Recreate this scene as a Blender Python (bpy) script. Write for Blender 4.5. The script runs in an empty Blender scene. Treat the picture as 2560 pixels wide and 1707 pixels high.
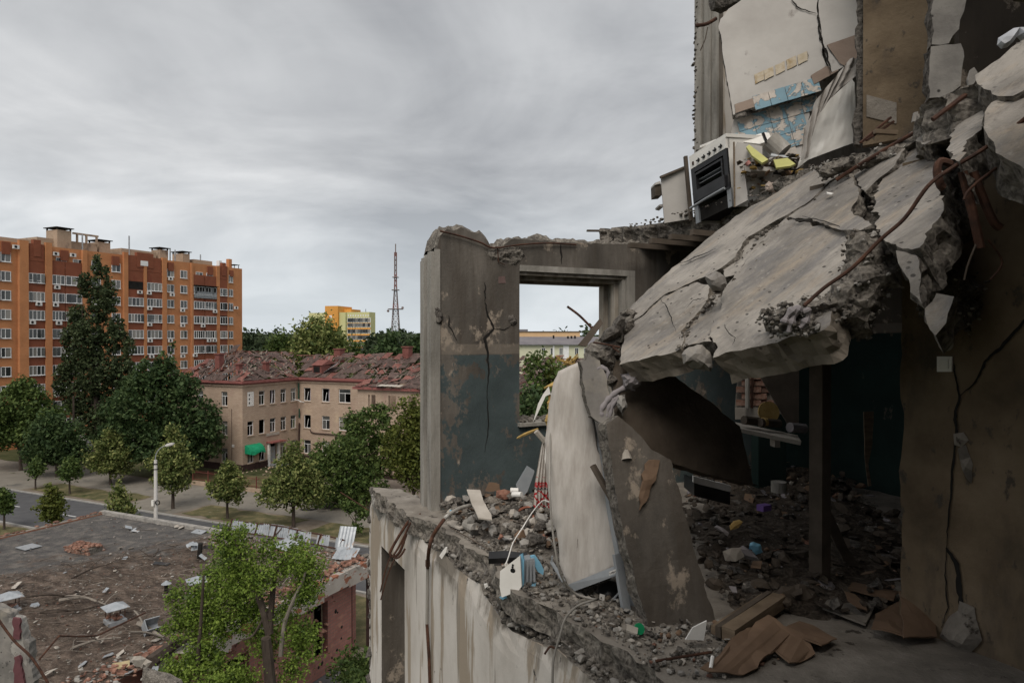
import bpy, math, random
import numpy as np
from mathutils import Vector, Matrix, noise as MN
from mathutils.geometry import delaunay_2d_cdt, tessellate_polygon
sc = bpy.context.scene
COL = sc.collection
R = math.radians
rnd = random.Random(7)
H = 17.1            # eye height above the street
F = 1707.0
# ---------------------------------------------------------------- camera
cam = bpy.data.objects.new('camera', bpy.data.cameras.new('camera'))
COL.objects.link(cam)
cam.data.sensor_width = 36; cam.data.lens = 24
cam.data.clip_end = 6000; cam.data.clip_start = .05
cam.location = (0, 0, H); cam.rotation_euler = (R(90 - .285), 0, 0)
sc.camera = cam
# ---------------------------------------------------------------- sky
w = bpy.data.worlds.new('World'); sc.world = w; w.use_nodes = True
nt = w.node_tree; nt.nodes.clear()
def nn(t, **k):
    n = nt.nodes.new(t)
    for a, b in k.items(): setattr(n, a, b)
    return n
out = nn('ShaderNodeOutputWorld')
SKY_EL, SKY_AZ = 50, 190
sky = nn('ShaderNodeTexSky', sky_type='NISHITA', sun_disc=False)
sky.sun_elevation = R(SKY_EL); sky.sun_rotation = R(SKY_AZ)
b1 = nn('ShaderNodeBackground'); b1.inputs[1].default_value = .08
nt.links.new(sky.outputs[0], b1.inputs[0])
tc = nn('ShaderNodeTexCoord'); sp = nn('ShaderNodeSeparateXYZ'); nt.links.new(tc.outputs['Generated'], sp.inputs[0])
def mth(op, a, b=None, c=None, clamp=False):
    n = nn('ShaderNodeMath', operation=op, use_clamp=clamp)
    for i, v in enumerate((a, b, c)):
        if v is None: continue
        if isinstance(v, (int, float)): n.inputs[i].default_value = v
        else: nt.links.new(v, n.inputs[i])
    return n.outputs[0]
zz = mth('ADD', mth('MAXIMUM', sp.outputs[2], 0.0), .30)
cb = nn('ShaderNodeCombineXYZ')
nt.links.new(mth('DIVIDE', sp.outputs[0], zz), cb.inputs[0])
nt.links.new(mth('DIVIDE', sp.outputs[1], zz), cb.inputs[1])
def wnoise(scale, detail, rough, loc, dist=0., st=(1, 1, 1), rot=0):
    mp = nn('ShaderNodeMapping'); mp.inputs['Location'].default_value = loc; mp.inputs['Scale'].default_value = st
    mp.inputs['Rotation'].default_value = (0, 0, rot)
    nt.links.new(cb.outputs[0], mp.inputs[0])
    n = nn('ShaderNodeTexNoise'); n.inputs['Scale'].default_value = scale; n.inputs['Detail'].default_value = detail
    n.inputs['Roughness'].default_value = rough; n.inputs['Distortion'].default_value = dist
    nt.links.new(mp.outputs[0], n.inputs[0]); return n.outputs[0]
n1 = wnoise(.42, 3, .45, (3.1, 1.7, 0), .3, (1, 1, 1), .35)
n2 = wnoise(1.15, 6, .54, (7.3, 2.2, 0), .7, (.95, 1.1, 1), .3)
n3 = wnoise(3.6, 6, .55, (1, 9, 0), .6, (.85, 1.2, 1), .5)
s = mth('ADD', mth('MULTIPLY', n1, .5), mth('ADD', mth('MULTIPLY', n2, .41), mth('MULTIPLY', n3, .09)))
rp = nn('ShaderNodeValToRGB'); cr = rp.color_ramp
cr.elements[0].position = .36; cr.elements[0].color = (.235, .24, .25, 1)
cr.elements[1].position = .63; cr.elements[1].color = (.75, .745, .735, 1)
e = cr.elements.new(.46); e.color = (.40, .405, .41, 1)
e = cr.elements.new(.54); e.color = (.56, .56, .558, 1)
nt.links.new(s, rp.inputs[0])
# smoother, bluer veil towards the horizon
hz = mth('SUBTRACT', 1.0, mth('MULTIPLY', mth('MAXIMUM', sp.outputs[2], 0.0), 4.2), clamp=True)
mx = nn('ShaderNodeMix', data_type='RGBA'); nt.links.new(mth('MULTIPLY', mth('POWER', hz, 1.3), .8), mx.inputs[0])
nt.links.new(rp.outputs[0], mx.inputs[6]); mx.inputs[7].default_value = (.46, .505, .545, 1)
b2 = nn('ShaderNodeBackground'); b2.inputs[1].default_value = 1.0
nt.links.new(mx.outputs[2], b2.inputs[0])
ms = nn('ShaderNodeMixShader'); ms.inputs[0].default_value = .94
nt.links.new(b1.outputs[0], ms.inputs[1]); nt.links.new(b2.outputs[0], ms.inputs[2]); nt.links.new(ms.outputs[0], out.inputs[0])
# ---------------------------------------------------------------- sun behind cloud
sl = bpy.data.lights.new('sun', 'SUN'); sl.energy = 1.5; sl.angle = R(35); sl.color = (1, .93, .84)
so = bpy.data.objects.new('sun', sl); COL.objects.link(so)
_az, _el = R(SKY_AZ), R(SKY_EL)
sd = Vector((math.sin(_az) * math.cos(_el), math.cos(_az) * math.cos(_el), math.sin(_el)))
so.rotation_euler = sd.to_track_quat('Z', 'Y').to_euler(); so.location = (0, 0, 60)
vs = sc.view_settings; vs.view_transform = 'Standard'; vs.look = 'None'; vs.gamma = 1; vs.exposure = 0.62; vs.use_curve_mapping = False
sc.cycles.max_bounces = 6; sc.cycles.diffuse_bounces = 3

# ---------------------------------------------------------------- frames and mappings
S = Vector((.905, -.426, 0)).normalized(); Nn = Vector((.426, .905, 0)).normalized()   # the town's street grid
B = Vector((1, .486, 0)).normalized(); A = Vector((-.486, 1, 0)).normalized()           # the ruin's grid
UP = Vector((0, 0, 1))
def W(x, y, D): return Vector(((x - 1280) / F * D, D, H - (y - 845) / F * D))
def Wz(x, y, z):
    D = (H - z) * F / (y - 845); return W(x, y, D)
def Wp(x, y, p0, n):
    d = Vector(((x - 1280) / F, 1, -(y - 845) / F)); o = Vector((0, 0, H))
    return o + d * ((p0 - o).dot(n) / d.dot(n))
def sn(s_, n_, z=0): return S * s_ + Nn * n_ + UP * z
# ---------------------------------------------------------------- materials
class Mat:
    def __init__(self, name):
        self.m = bpy.data.materials.new(name); self.m.use_nodes = True
        self.t = self.m.node_tree; self.b = self.t.nodes['Principled BSDF']
        self.b.inputs['Specular IOR Level'].default_value = .25
    def n(self, ty, **k):
        x = self.t.nodes.new(ty)
        for a, b in k.items(): setattr(x, a, b)
        return x
    def put(self, v, s_):
        if isinstance(v, (int, float)): s_.default_value = v
        elif isinstance(v, (tuple, list)): s_.default_value = tuple(v) + (1,) if len(v) == 3 and len(s_.default_value) == 4 else v
        else: self.t.links.new(v, s_)
    def math(self, op, a, b=None, clamp=False):
        x = self.n('ShaderNodeMath', operation=op, use_clamp=clamp); self.put(a, x.inputs[0])
        if b is not None: self.put(b, x.inputs[1])
        return x.outputs[0]
    def co(self, world=False):
        return self.n('ShaderNodeNewGeometry').outputs['Position'] if world else self.n('ShaderNodeTexCoord').outputs['Object']
    def map(self, vec, st=(1, 1, 1), rot=(0, 0, 0), loc=(0, 0, 0)):
        x = self.n('ShaderNodeMapping'); self.put(vec, x.inputs[0]); x.inputs['Scale'].default_value = st
        x.inputs['Rotation'].default_value = rot; x.inputs['Location'].default_value = loc; return x.outputs[0]
    def noise(self, vec, scale, detail=6, rough=.6, dist=0.):
        x = self.n('ShaderNodeTexNoise'); self.put(vec, x.inputs[0]); x.inputs['Scale'].default_value = scale
        x.inputs['Detail'].default_value = detail; x.inputs['Roughness'].default_value = rough; x.inputs['Distortion'].default_value = dist
        return x.outputs[0]
    def vor(self, vec, scale, feat='F1', out=0):
        x = self.n('ShaderNodeTexVoronoi', feature=feat); self.put(vec, x.inputs[0]); x.inputs['Scale'].default_value = scale
        return x.outputs[out]
    def ramp(self, f, stops):
        x = self.n('ShaderNodeValToRGB'); self.put(f, x.inputs[0]); c = x.color_ramp
        while len(c.elements) < len(stops): c.elements.new(.5)
        for i, (p, col) in enumerate(stops):
            c.elements[i].position = p; c.elements[i].color = (tuple(col) + (1,)) if not isinstance(col, (int, float)) else (col, col, col, 1)
        return x.outputs[0]
    def mix(self, f, a, b, mode='MIX'):
        x = self.n('ShaderNodeMix', data_type='RGBA', blend_type=mode)
        self.put(f, x.inputs[0]); self.put(a, x.inputs[6]); self.put(b, x.inputs[7]); return x.outputs[2]
    def bump(self, h, strength, dist=.01, prev=None):
        x = self.n('ShaderNodeBump'); x.inputs['Strength'].default_value = strength; x.inputs['Distance'].default_value = dist
        self.put(h, x.inputs['Height'])
        if prev is not None: self.put(prev, x.inputs['Normal'])
        return x.outputs[0]
    def end(self, col, rough=.9, nrm=None, metal=0.):
        self.put(col, self.b.inputs['Base Color']); self.put(rough, self.b.inputs['Roughness'])
        self.b.inputs['Metallic'].default_value = metal
        if nrm is not None: self.put(nrm, self.b.inputs['Normal'])
        return self.m
def M(name, cols, scale=3., detail=8, rough=.9, bump=.4, bscale=30., bdist=.01, metal=0., st=(1, 1, 1), layers=(), world=False, pits=0, dist=0., vary=0.):
    """cols: colours over a noise; layers: (colour, threshold, softness, scale, stretch[, z0, zk]) patches of other paint, rust, dirt"""
    m = Mat(name); v = m.co(world)
    k = len(cols); f = m.noise(m.map(v, st), scale, detail, .6, dist)
    c = m.ramp(f, [(.3 + .4 * i / max(1, k - 1), cc) for i, cc in enumerate(cols)])
    hh = m.noise(v, bscale, 6, .65)
    for i, L in enumerate(layers):
        lf = m.noise(m.map(v, L[4], loc=(i * 3.7, i * 1.3, i * 5.1)), L[3], 8, .62)
        if len(L) > 5:
            sp_ = m.n('ShaderNodeSeparateXYZ'); m.put(v, sp_.inputs[0])
            lf = m.math('ADD', lf, m.math('MULTIPLY', m.math('SUBTRACT', sp_.outputs[2], L[5]), L[6]))
        mk = m.ramp(lf, [(L[1], 0.), (L[1] + L[2], 1.)])
        c = m.mix(mk, c, L[0]); hh = m.math('ADD', hh, m.math('MULTIPLY', mk, .35))
    if vary:
        oi = m.n('ShaderNodeObjectInfo'); hs = m.n('ShaderNodeHueSaturation')
        m.put(m.math('ADD', 1 - vary, m.math('MULTIPLY', oi.outputs['Random'], 2 * vary)), hs.inputs['Value']); m.put(c, hs.inputs['Color']); c = hs.outputs[0]
    if pits:
        pv = m.ramp(m.vor(v, pits), [(.07, 0.), (.16, 1.)])
        c = m.mix(m.math('SUBTRACT', 1., pv), c, tuple(x * .35 for x in cols[0])); hh = m.math('ADD', hh, m.math('MULTIPLY', pv, .5))
    return m.end(c, rough, m.bump(hh, bump, bdist), metal)

m_conc = M('concrete_smooth', [(.10, .095, .088), (.185, .172, .158), (.27, .25, .225)], 2.2, 9, .92, .35, 45, .006,
           layers=[((.30, .265, .215), .56, .16, 1.6, (1, 1, 1)), ((.075, .07, .066), .60, .10, 5, (1, 1, 1))], pits=9)
m_conc2 = M('concrete_dusty', [(.15, .14, .13), (.26, .245, .225), (.34, .32, .29)], 3, 9, .95, .5, 40, .008, layers=[((.12, .105, .09), .58, .12, 4, (1, 1, 1))], pits=12)
def rough_mat(name, c0, c1, c2, bs=18, bd=.035):
    m = Mat(name); v = m.co()
    vd = m.n('ShaderNodeVectorMath', operation='ADD'); m.put(v, vd.inputs[0]); nz = m.n('ShaderNodeTexNoise'); m.put(v, nz.inputs[0]); nz.inputs['Scale'].default_value = 14
    sc_ = m.n('ShaderNodeVectorMath', operation='SCALE'); m.put(nz.outputs[1], sc_.inputs[0]); sc_.inputs[3].default_value = .12; m.put(sc_.outputs[0], vd.inputs[1]); v2 = vd.outputs[0]
    f = m.noise(v, 9, 11, .8); g = m.vor(v2, 34, 'F1')
    g2 = m.vor(v2, 15, 'F1')
    c = m.ramp(m.math('ADD', m.math('MULTIPLY', f, .8), m.math('MULTIPLY', g, .35)), [(.42, c0), (.58, c1), (.80, c2)])
    h = m.math('ADD', m.math('ADD', m.noise(v, bs * 2.2, 10, .8), m.math('MULTIPLY', g, .6)), m.math('MULTIPLY', g2, .7))
    return m.end(c, .97, m.bump(h, .75, bd * .45))
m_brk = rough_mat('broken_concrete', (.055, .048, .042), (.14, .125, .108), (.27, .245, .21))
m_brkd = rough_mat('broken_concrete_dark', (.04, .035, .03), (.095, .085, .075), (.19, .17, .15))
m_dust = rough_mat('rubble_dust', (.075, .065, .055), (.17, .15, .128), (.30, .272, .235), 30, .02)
m_rust = M('rusty_steel', [(.025, .014, .011), (.06, .028, .018), (.11, .05, .03)], 14, 5, .8, .5, 60, .004)
m_white = M('white_paint', [(.55, .53, .50), (.72, .70, .67), (.80, .78, .75)], 5, 6, .55, .15, 40, .003)
m_enamel = M('white_enamel', [(.62, .60, .56), (.76, .74, .70)], 4, 6, .35, .1, 20, .002, layers=[((.20, .11, .06), .68, .05, 5, (1, 1, 1))])
m_black = M('black_enamel', [(.012, .012, .013), (.03, .03, .032)], 6, 5, .3, .1, 20, .002, layers=[((.12, .11, .10), .62, .12, 5, (1, 1, 1))])
m_dark = M('dark_void', [(.01, .009, .008), (.02, .018, .016)], 3, 3, .95, .1)
m_grey = M('grey_metal', [(.22, .235, .25), (.33, .345, .36)], 5, 5, .45, .15, 20, .002, metal=.2)
m_blue = M('blue_plastic', [(.16, .36, .50), (.22, .45, .60)], 5, 5, .4, .1, layers=[((.35, .33, .30), .64, .1, 6, (1, 1, 1))])
m_wood = M('raw_wood', [(.07, .052, .036), (.15, .11, .075), (.23, .175, .12)], 4, 8, .8, .4, 30, .004, st=(1, 1, 6))
m_woodd = M('old_wood', [(.05, .04, .03), (.12, .095, .075)], 4, 8, .85, .4, 30, .004)
m_card = M('brown_cardboard', [(.12, .078, .052), (.20, .13, .085)], 5, 6, .9, .2, 40, .003, layers=[((.12, .07, .045), .6, .15, 3, (1, 1, 1))])
m_brick = M('loose_brick', [(.10, .052, .04), (.20, .10, .07), (.31, .225, .18)], 9, 6, .95, .6, 30, .01, vary=.45)
m_cloth = M('grey_cloth', [(.16, .145, .15), (.30, .275, .28)], 5, 7, .95, .3, 60, .003)
m_foam = M('yellow_foam', [(.30, .19, .06), (.46, .32, .12)], 14, 7, .95, .7, 50, .01)
m_yel = M('yellow_laminate', [(.36, .35, .12), (.46, .45, .17)], 4, 4, .6, .1, 30, .002)
m_paper = M('dirty_paper', [(.27, .24, .205), (.42, .385, .34)], 4, 7, .9, .3, 30, .003, vary=.15)
m_zinc = M('galvanised_sheet', [(.24, .26, .28), (.42, .44, .46)], 3, 6, .45, .2, 15, .004, metal=.35, layers=[((.22, .11, .05), .60, .1, 3, (1, 1, .3))])

# ---------------------------------------------------------------- geometry
def box(x0, x1, y0, y1, z0, z1):
    V = [(x, y, z) for x in (x0, x1) for y in (y0, y1) for z in (z0, z1)]
    return V, [(0, 1, 3, 2), (4, 6, 7, 5), (0, 4, 5, 1), (2, 3, 7, 6), (0, 2, 6, 4), (1, 5, 7, 3)]
def join(*gs):
    V, Fc = [], []
    for v, f in gs:
        o = len(V); V += [tuple(p) for p in v]; Fc += [tuple(i + o for i in q) for q in f]
    return V, Fc
def xf(g, mt): return [tuple(mt @ Vector(p)) for p in g[0]], g[1]
def tube(pts, r, n=6, cap=True):
    pts = [Vector(p) for p in pts]; V, Fc = [], []
    rs = r if isinstance(r, (list, tuple)) else [r] * len(pts)
    prev = None
    for i, p in enumerate(pts):
        t = (pts[min(i + 1, len(pts) - 1)] - pts[max(i - 1, 0)]).normalized()
        if prev is None:
            a = t.cross(UP) if abs(t.z) < .9 else t.cross(Vector((1, 0, 0)))
        else: a = prev - t * prev.dot(t)
        a.normalize(); b = t.cross(a); prev = a
        for k in range(n):
            an = 2 * math.pi * k / n; V.append(tuple(p + (a * math.cos(an) + b * math.sin(an)) * rs[i]))
    for i in range(len(pts) - 1):
        for k in range(n): Fc.append((i * n + k, i * n + (k + 1) % n, (i + 1) * n + (k + 1) % n, (i + 1) * n + k))
    if cap: Fc.append(tuple(range(n - 1, -1, -1))); Fc.append(tuple((len(pts) - 1) * n + k for k in range(n)))
    return V, Fc
def beam(a, b, w_, h_, up=UP):
    a, b = Vector(a), Vector(b); t = (b - a).normalized(); s_ = t.cross(up)
    if s_.length < .01: s_ = t.cross(Vector((1, 0, 0)))
    s_.normalize(); u = s_.cross(t)
    V = [tuple(p + s_ * (w_ / 2 * i) + u * (h_ / 2 * j)) for p in (a, b) for i, j in ((-1, -1), (1, -1), (1, 1), (-1, 1))]
    return V, [(0, 1, 2, 3), (7, 6, 5, 4), (0, 4, 5, 1), (1, 5, 6, 2), (2, 6, 7, 3), (3, 7, 4, 0)]
def smooth_path(pts, k=6):
    pts = [Vector(p) for p in pts]; o = []
    for i in range(len(pts) - 1):
        p0, p1, p2, p3 = pts[max(i - 1, 0)], pts[i], pts[i + 1], pts[min(i + 2, len(pts) - 1)]
        for j in range(k):
            t = j / k
            o.append(.5 * ((2 * p1) + (p2 - p0) * t + (2 * p0 - 5 * p1 + 4 * p2 - p3) * t * t + (3 * p1 - p0 - 3 * p2 + p3) * t ** 3))
    o.append(pts[-1]); return o
def cyl(c, r, h, n=12, r2=None):
    c = Vector(c); return tube([c, c + UP * h], [r, r if r2 is None else r2], n)
def fbm(p, sc_=1., oc=5): return MN.fractal(Vector(p) * sc_, 1.0, 2.0, oc)
def densify(P, seg, jit, seed=0., keep=()):
    o = []
    n = len(P)
    for i in range(n):
        a, b = P[i], P[(i + 1) % n]; L = math.hypot(b[0] - a[0], b[1] - a[1]); k = max(1, int(L / seg))
        nx, ny = -(b[1] - a[1]) / max(L, 1e-6), (b[0] - a[0]) / max(L, 1e-6)
        j = 0 if i in keep else jit
        for q in range(k):
            t = q / k; x, y = a[0] + (b[0] - a[0]) * t, a[1] + (b[1] - a[1]) * t
            e_ = j * MN.fractal(Vector((x * 3.1 / max(seg * 10, .05), y * 3.1 / max(seg * 10, .05), seed)), .8, 2., 5) * min(1, 4 * min(t, 1 - t) + .3)
            o.append((x + nx * e_, y + ny * e_))
    return o
def inside(P, x, y):
    c = False; j = len(P) - 1
    for i in range(len(P)):
        if (P[i][1] > y) != (P[j][1] > y) and x < (P[j][0] - P[i][0]) * (y - P[i][1]) / (P[j][1] - P[i][1]) + P[i][0]: c = not c
        j = i
    return c
def edist(P, x, y):
    Pn = np.asarray(P); Q = np.roll(Pn, -1, 0); d = Q - Pn; w_ = np.array((x, y)) - Pn
    t = np.clip((w_ * d).sum(1) / np.maximum((d * d).sum(1), 1e-12), 0, 1)
    return float(np.sqrt(((w_ - d * t[:, None]) ** 2).sum(1).min()))
def fill(P, grid, seed=1):
    """triangulated filling of a 2-D outline with jittered inner points: (points, number on the rim, triangles)"""
    r_ = random.Random(seed); xs = [p[0] for p in P]; ys = [p[1] for p in P]; pts = list(P)
    if grid:
        y = min(ys)
        while y < max(ys):
            x = min(xs)
            while x < max(xs):
                a, b = x + r_.uniform(-.3, .3) * grid, y + r_.uniform(-.3, .3) * grid
                if inside(P, a, b) and edist(P, a, b) > grid * .45: pts.append((a, b))
                x += grid
            y += grid
    nb = len(P)
    res = delaunay_2d_cdt([Vector(p) for p in pts], [(i, (i + 1) % nb) for i in range(nb)], [], 1, 1e-6)
    vo, fo, orig = res[0], res[2], res[3]
    if len(vo) != len(pts) or any(len(o_) != 1 or o_[0] != i for i, o_ in enumerate(orig)):
        pass
    ring = [None] * nb
    for i, o_ in enumerate(orig):
        for q in o_:
            if q < nb: ring[q] = i
    return [(v.x, v.y) for v in vo], ring, [tuple(f) for f in fo]
def plane_axes(pts, n):
    n = n.normalized(); e1 = (pts[1] - pts[0]); e1 = (e1 - n * e1.dot(n)).normalized(); return e1, n.cross(e1), n
def slab(pts, n, th, seg=.035, jit=.03, rows=4, rough=.03, grid=.09, top=.004, seed=1, inset=0., keep=()):
    """broken plate: pts = outline on its face, n = normal of the face, th = thickness downwards; rough sides (faces from index returned)"""
    pts = [Vector(p) for p in pts]; o = pts[0]; eye = Vector((0, 0, H)); n = n.normalized()
    for i, p in enumerate(pts):       # seat every corner on the plate's own plane without shifting its outline
        dn = (p - eye).dot(n)
        if abs(dn) > 1e-4:
            t = (o - eye).dot(n) / dn
            if .8 < t < 1.25 and p.y > 2.2: pts[i] = eye + (p - eye) * t
    e1, e2, n = plane_axes(pts, n)
    P = [((p - o).dot(e1), (p - o).dot(e2)) for p in pts]
    ar = sum(P[i][0] * P[(i + 1) % len(P)][1] - P[(i + 1) % len(P)][0] * P[i][1] for i in range(len(P)))
    if ar < 0: P.reverse(); keep = [(len(P) - 2 - k_) % len(P) for k_ in keep]
    P = densify(P, seg, jit, seed, keep); V2, ring, T = fill(P, grid, seed)
    def w3(x, y, d): return o + e1 * x + e2 * y + n * d
    V = [w3(x, y, top * fbm((x, y, seed), 4.)) for x, y in V2]; Fc = []
    for t in T:
        a, b, c = V2[t[0]], V2[t[1]], V2[t[2]]
        Fc.append(t if (b[0] - a[0]) * (c[1] - a[1]) - (b[1] - a[1]) * (c[0] - a[0]) > 0 else t[::-1])
    nt_ = len(Fc); nb = len(P); rr = [r_ for r_ in ring]
    prev = rr; cen = (sum(p[0] for p in P) / nb, sum(p[1] for p in P) / nb)
    for k in range(1, rows + 1):
        cur = []
        for i in range(nb):
            x, y = P[i]; a, b = P[i - 1], P[(i + 1) % nb]; L = math.hypot(b[0] - a[0], b[1] - a[1]) or 1
            nx, ny = (b[1] - a[1]) / L, -(b[0] - a[0]) / L
            d = rough * (fbm((x, y, k * th / rows + seed), 11.) * 1.1 - .15 * math.sin(k / rows * math.pi)) - inset * k / rows
            if k == rows: d *= .5
            cur.append(len(V)); V.append(w3(x + nx * d, y + ny * d, -th * k / rows))
        for i in range(nb):
            j = (i + 1) % nb; Fc.append((prev[i], cur[i], cur[j], prev[j]))
        prev = cur
    # underside
    base = len(V)
    bp = [((V[i] - o).dot(e1), (V[i] - o).dot(e2)) for i in prev]
    tt = tessellate_polygon([[Vector((x, y, 0)) for x, y in bp]])
    for t in tt: Fc.append((prev[t[2]], prev[t[1]], prev[t[0]]))
    return [tuple(v) for v in V], Fc, nt_
def lump(px, D, th, seg=None, rough=.05, grid=.05, seed=1, facet=0., back=.6, fr=4., tilt=(0, 0)):
    """rocky body whose outline seen from the room is px (photo pixels) at distance D; bulges th towards and back*th away"""
    pts = [W(x, y, D + (tilt[0] * (x - px[0][0]) + tilt[1] * (y - px[0][1])) / F * D) for x, y in px]
    c = sum(pts, Vector()) / len(pts); v = (c - Vector((0, 0, H))).normalized()
    return lump3(pts, -v, th, seg or grid * .8, rough, grid, seed, facet, back, fr)
def lump3(pts, n, th, seg=.04, rough=.05, grid=.05, seed=1, facet=0., back=.6, fr=4.):
    e1, e2, n = plane_axes(pts, n); o = sum(pts, Vector()) / len(pts)
    P = [((p - o).dot(e1), (p - o).dot(e2)) for p in pts]
    P = densify(P, seg, rough * .6, seed); V2, ring, T = fill(P, grid, seed)
    ds = [0. if i in set(ring) else edist(P, x, y) for i, (x, y) in enumerate(V2)] if False else None
    rs_ = set(ring); dm = 0; dd = []
    for i, (x, y) in enumerate(V2):
        d = 0. if i in rs_ else edist(P, x, y); dd.append(d); dm = max(dm, d)
    dm = dm or 1; nz = len(V2); V = []; Fc = []
    tp = [pts[i] for i in range(len(pts))]
    # keep the outline's own depth: plane offset by nearest outline point
    def off(x, y):
        ws = 0; a = 0
        for p in pts:
            dx = (p - o).dot(e1) - x; dy = (p - o).dot(e2) - y; q = 1 / (dx * dx + dy * dy + 1e-4); ws += q; a += q * (p - o).dot(n)
        return a / ws
    for i, (x, y) in enumerate(V2):
        b = (min(1, dd[i] / (dm * .75))) ** .5; z0 = off(x, y)
        q = fbm((x, y, seed * 3.3), fr, 7); q += .5 * (abs(fbm((x, y, seed * 5.1), fr * 1.7, 5)) - .3)
        fc = facet * (MN.voronoi(Vector((x * fr, y * fr, seed)))[0][0] - .4)
        V.append(o + e1 * x + e2 * y + n * (z0 + b * (th + fc) + (rough * q if dd[i] > 0 else rough * .3 * q)))
    for i, (x, y) in enumerate(V2):
        b = (min(1, dd[i] / (dm * .75))) ** .5; z0 = off(x, y)
        V.append(o + e1 * x + e2 * y + n * (z0 - b * th * back + (rough * fbm((x, y, seed * 9.), fr, 4) if dd[i] > 0 else rough * .3 * fbm((x, y, seed * 3.3), fr, 6))))
    for t in T:
        a, b, c = V2[t[0]], V2[t[1]], V2[t[2]]
        t = t if (b[0] - a[0]) * (c[1] - a[1]) - (b[1] - a[1]) * (c[0] - a[0]) > 0 else t[::-1]
        Fc.append(t); bt = tuple((q if q in rs_ else q + nz) for q in t[::-1]); Fc.append(bt)
    return [tuple(v) for v in V], Fc
_ICO = None
def chunk(c, s_, r_, flat=.7):
    """irregular 20-face stone"""
    global _ICO
    if _ICO is None:
        t = (1 + 5 ** .5) / 2
        v = [(-1, t, 0), (1, t, 0), (-1, -t, 0), (1, -t, 0), (0, -1, t), (0, 1, t), (0, -1, -t), (0, 1, -t), (t, 0, -1), (t, 0, 1), (-t, 0, -1), (-t, 0, 1)]
        f = [(0, 11, 5), (0, 5, 1), (0, 1, 7), (0, 7, 10), (0, 10, 11), (1, 5, 9), (5, 11, 4), (11, 10, 2), (10, 7, 6), (7, 1, 8), (3, 9, 4), (3, 4, 2), (3, 2, 6), (3, 6, 8), (3, 8, 9), (4, 9, 5), (2, 4, 11), (6, 2, 10), (8, 6, 7), (9, 8, 1)]
        _ICO = (np.array(v) / 1.9, f)
    v, f = _ICO
    a, b, g = r_.uniform(0, 6.3), r_.uniform(-.5, .5), r_.uniform(-.5, .5)
    m = np.array(Matrix.Rotation(a, 3, 'Z') @ Matrix.Rotation(b, 3, 'X') @ Matrix.Rotation(g, 3, 'Y'))
    jit = np.array([[r_.uniform(.62, 1.15)] * 3 for _ in v]) * np.array([r_.uniform(.7, 1.4), r_.uniform(.6, 1.1), flat * r_.uniform(.6, 1.2)])
    q = (v * jit * s_) @ m.T + np.array(c)
    return [tuple(p) for p in q], f
def flake(c, s_, r_, th=.004):
    k = r_.randint(4, 6); a0 = r_.uniform(0, 6); t = Vector((r_.uniform(-.45, .45), r_.uniform(-.45, .45), 1)).normalized()
    e = t.cross(Vector((1, 0, 0))).normalized(); f = t.cross(e); c = Vector(c); V = []
    P = [c + (e * math.cos(a0 + 6.28 * i / k) * r_.uniform(.5, 1.3) + f * math.sin(a0 + 6.28 * i / k) * r_.uniform(.3, .8)) * s_ for i in range(k)]
    V = [tuple(p) for p in P] + [tuple(p + t * th) for p in P]
    return V, [tuple(range(k - 1, -1, -1)), tuple(range(k, 2 * k))] + [(i, (i + 1) % k, k + (i + 1) % k, k + i) for i in range(k)]
MX = {}
def mesh(name, V, Fc, mats, mi=None, smooth=False):
    me = bpy.data.meshes.new(name)
    if isinstance(V, np.ndarray): V = V.tolist()
    me.from_pydata([tuple(v) for v in V], [], [tuple(f) for f in Fc])
    for m in (mats if isinstance(mats, (list, tuple)) else [mats]): me.materials.append(m)
    if mi is not None: me.polygons.foreach_set('material_index', np.asarray(mi, dtype=np.int32))
    if smooth: me.polygons.foreach_set('use_smooth', np.ones(len(me.polygons), dtype=bool))
    me.update(); return me
def link(name, me, parent=None, loc=(0, 0, 0), rot=(0, 0, 0), scale=None):
    o = bpy.data.objects.new(name, me); COL.objects.link(o); o.location = loc; o.rotation_euler = rot
    if scale: o.scale = scale
    if parent is not None: o.parent = parent
    return o
def tag(o, label=None, cat=None, group=None, kind=None):
    if label: o['label'] = label
    if cat: o['category'] = cat
    if group: o['group'] = group
    if kind: o['kind'] = kind
    return o
def thing(name, label, cat, loc=(0, 0, 0), rotz=0, group=None):
    o = bpy.data.objects.new(name, None); COL.objects.link(o); o.location = loc; o.rotation_euler = (0, 0, rotz)
    MX[o.name] = (Matrix.Translation(Vector(loc)) @ Matrix.Rotation(rotz, 4, 'Z')).inverted()
    return tag(o, label, cat, group)
def part(name, g, m, p, world=True, mi=None, smooth=False, label=None):
    """child mesh; world=True: g is in world coordinates"""
    V, Fc = g[0], g[1]; root = p
    mt = Matrix.Identity(4)
    ch = []
    while root is not None and root.type != 'EMPTY' : ch.append(root); root = root.parent
    if world:
        mt = MX[root.name]
        V = [tuple(mt @ Vector(v)) for v in V]
    # sub-parts share their thing's axes because parts sit at its origin
    o = link(name, mesh(name, V, Fc, m, mi, smooth), p)
    if label: o['label'] = label
    return o
def solo(name, g, m, label, cat, group=None, kind=None, mi=None, smooth=False):
    """a thing (or piece of the setting) that is one mesh, given in world coordinates; origin at its base"""
    V = np.array([tuple(v) for v in g[0]]); o = np.array([(V[:, 0].min() + V[:, 0].max()) / 2, (V[:, 1].min() + V[:, 1].max()) / 2, V[:, 2].min()])
    ob = link(name, mesh(name, (V - o), g[1], m, mi, smooth), None, tuple(o)); tag(ob, label, cat, group, kind); return ob
def struct(name, g, m, mi=None, smooth=False):
    ob = link(name, mesh(name, g[0], g[1], m, mi, smooth)); ob['kind'] = 'structure'; return ob
def smi(g): return [0 if i < g[2] else 1 for i in range(len(g[1]))]
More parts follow.
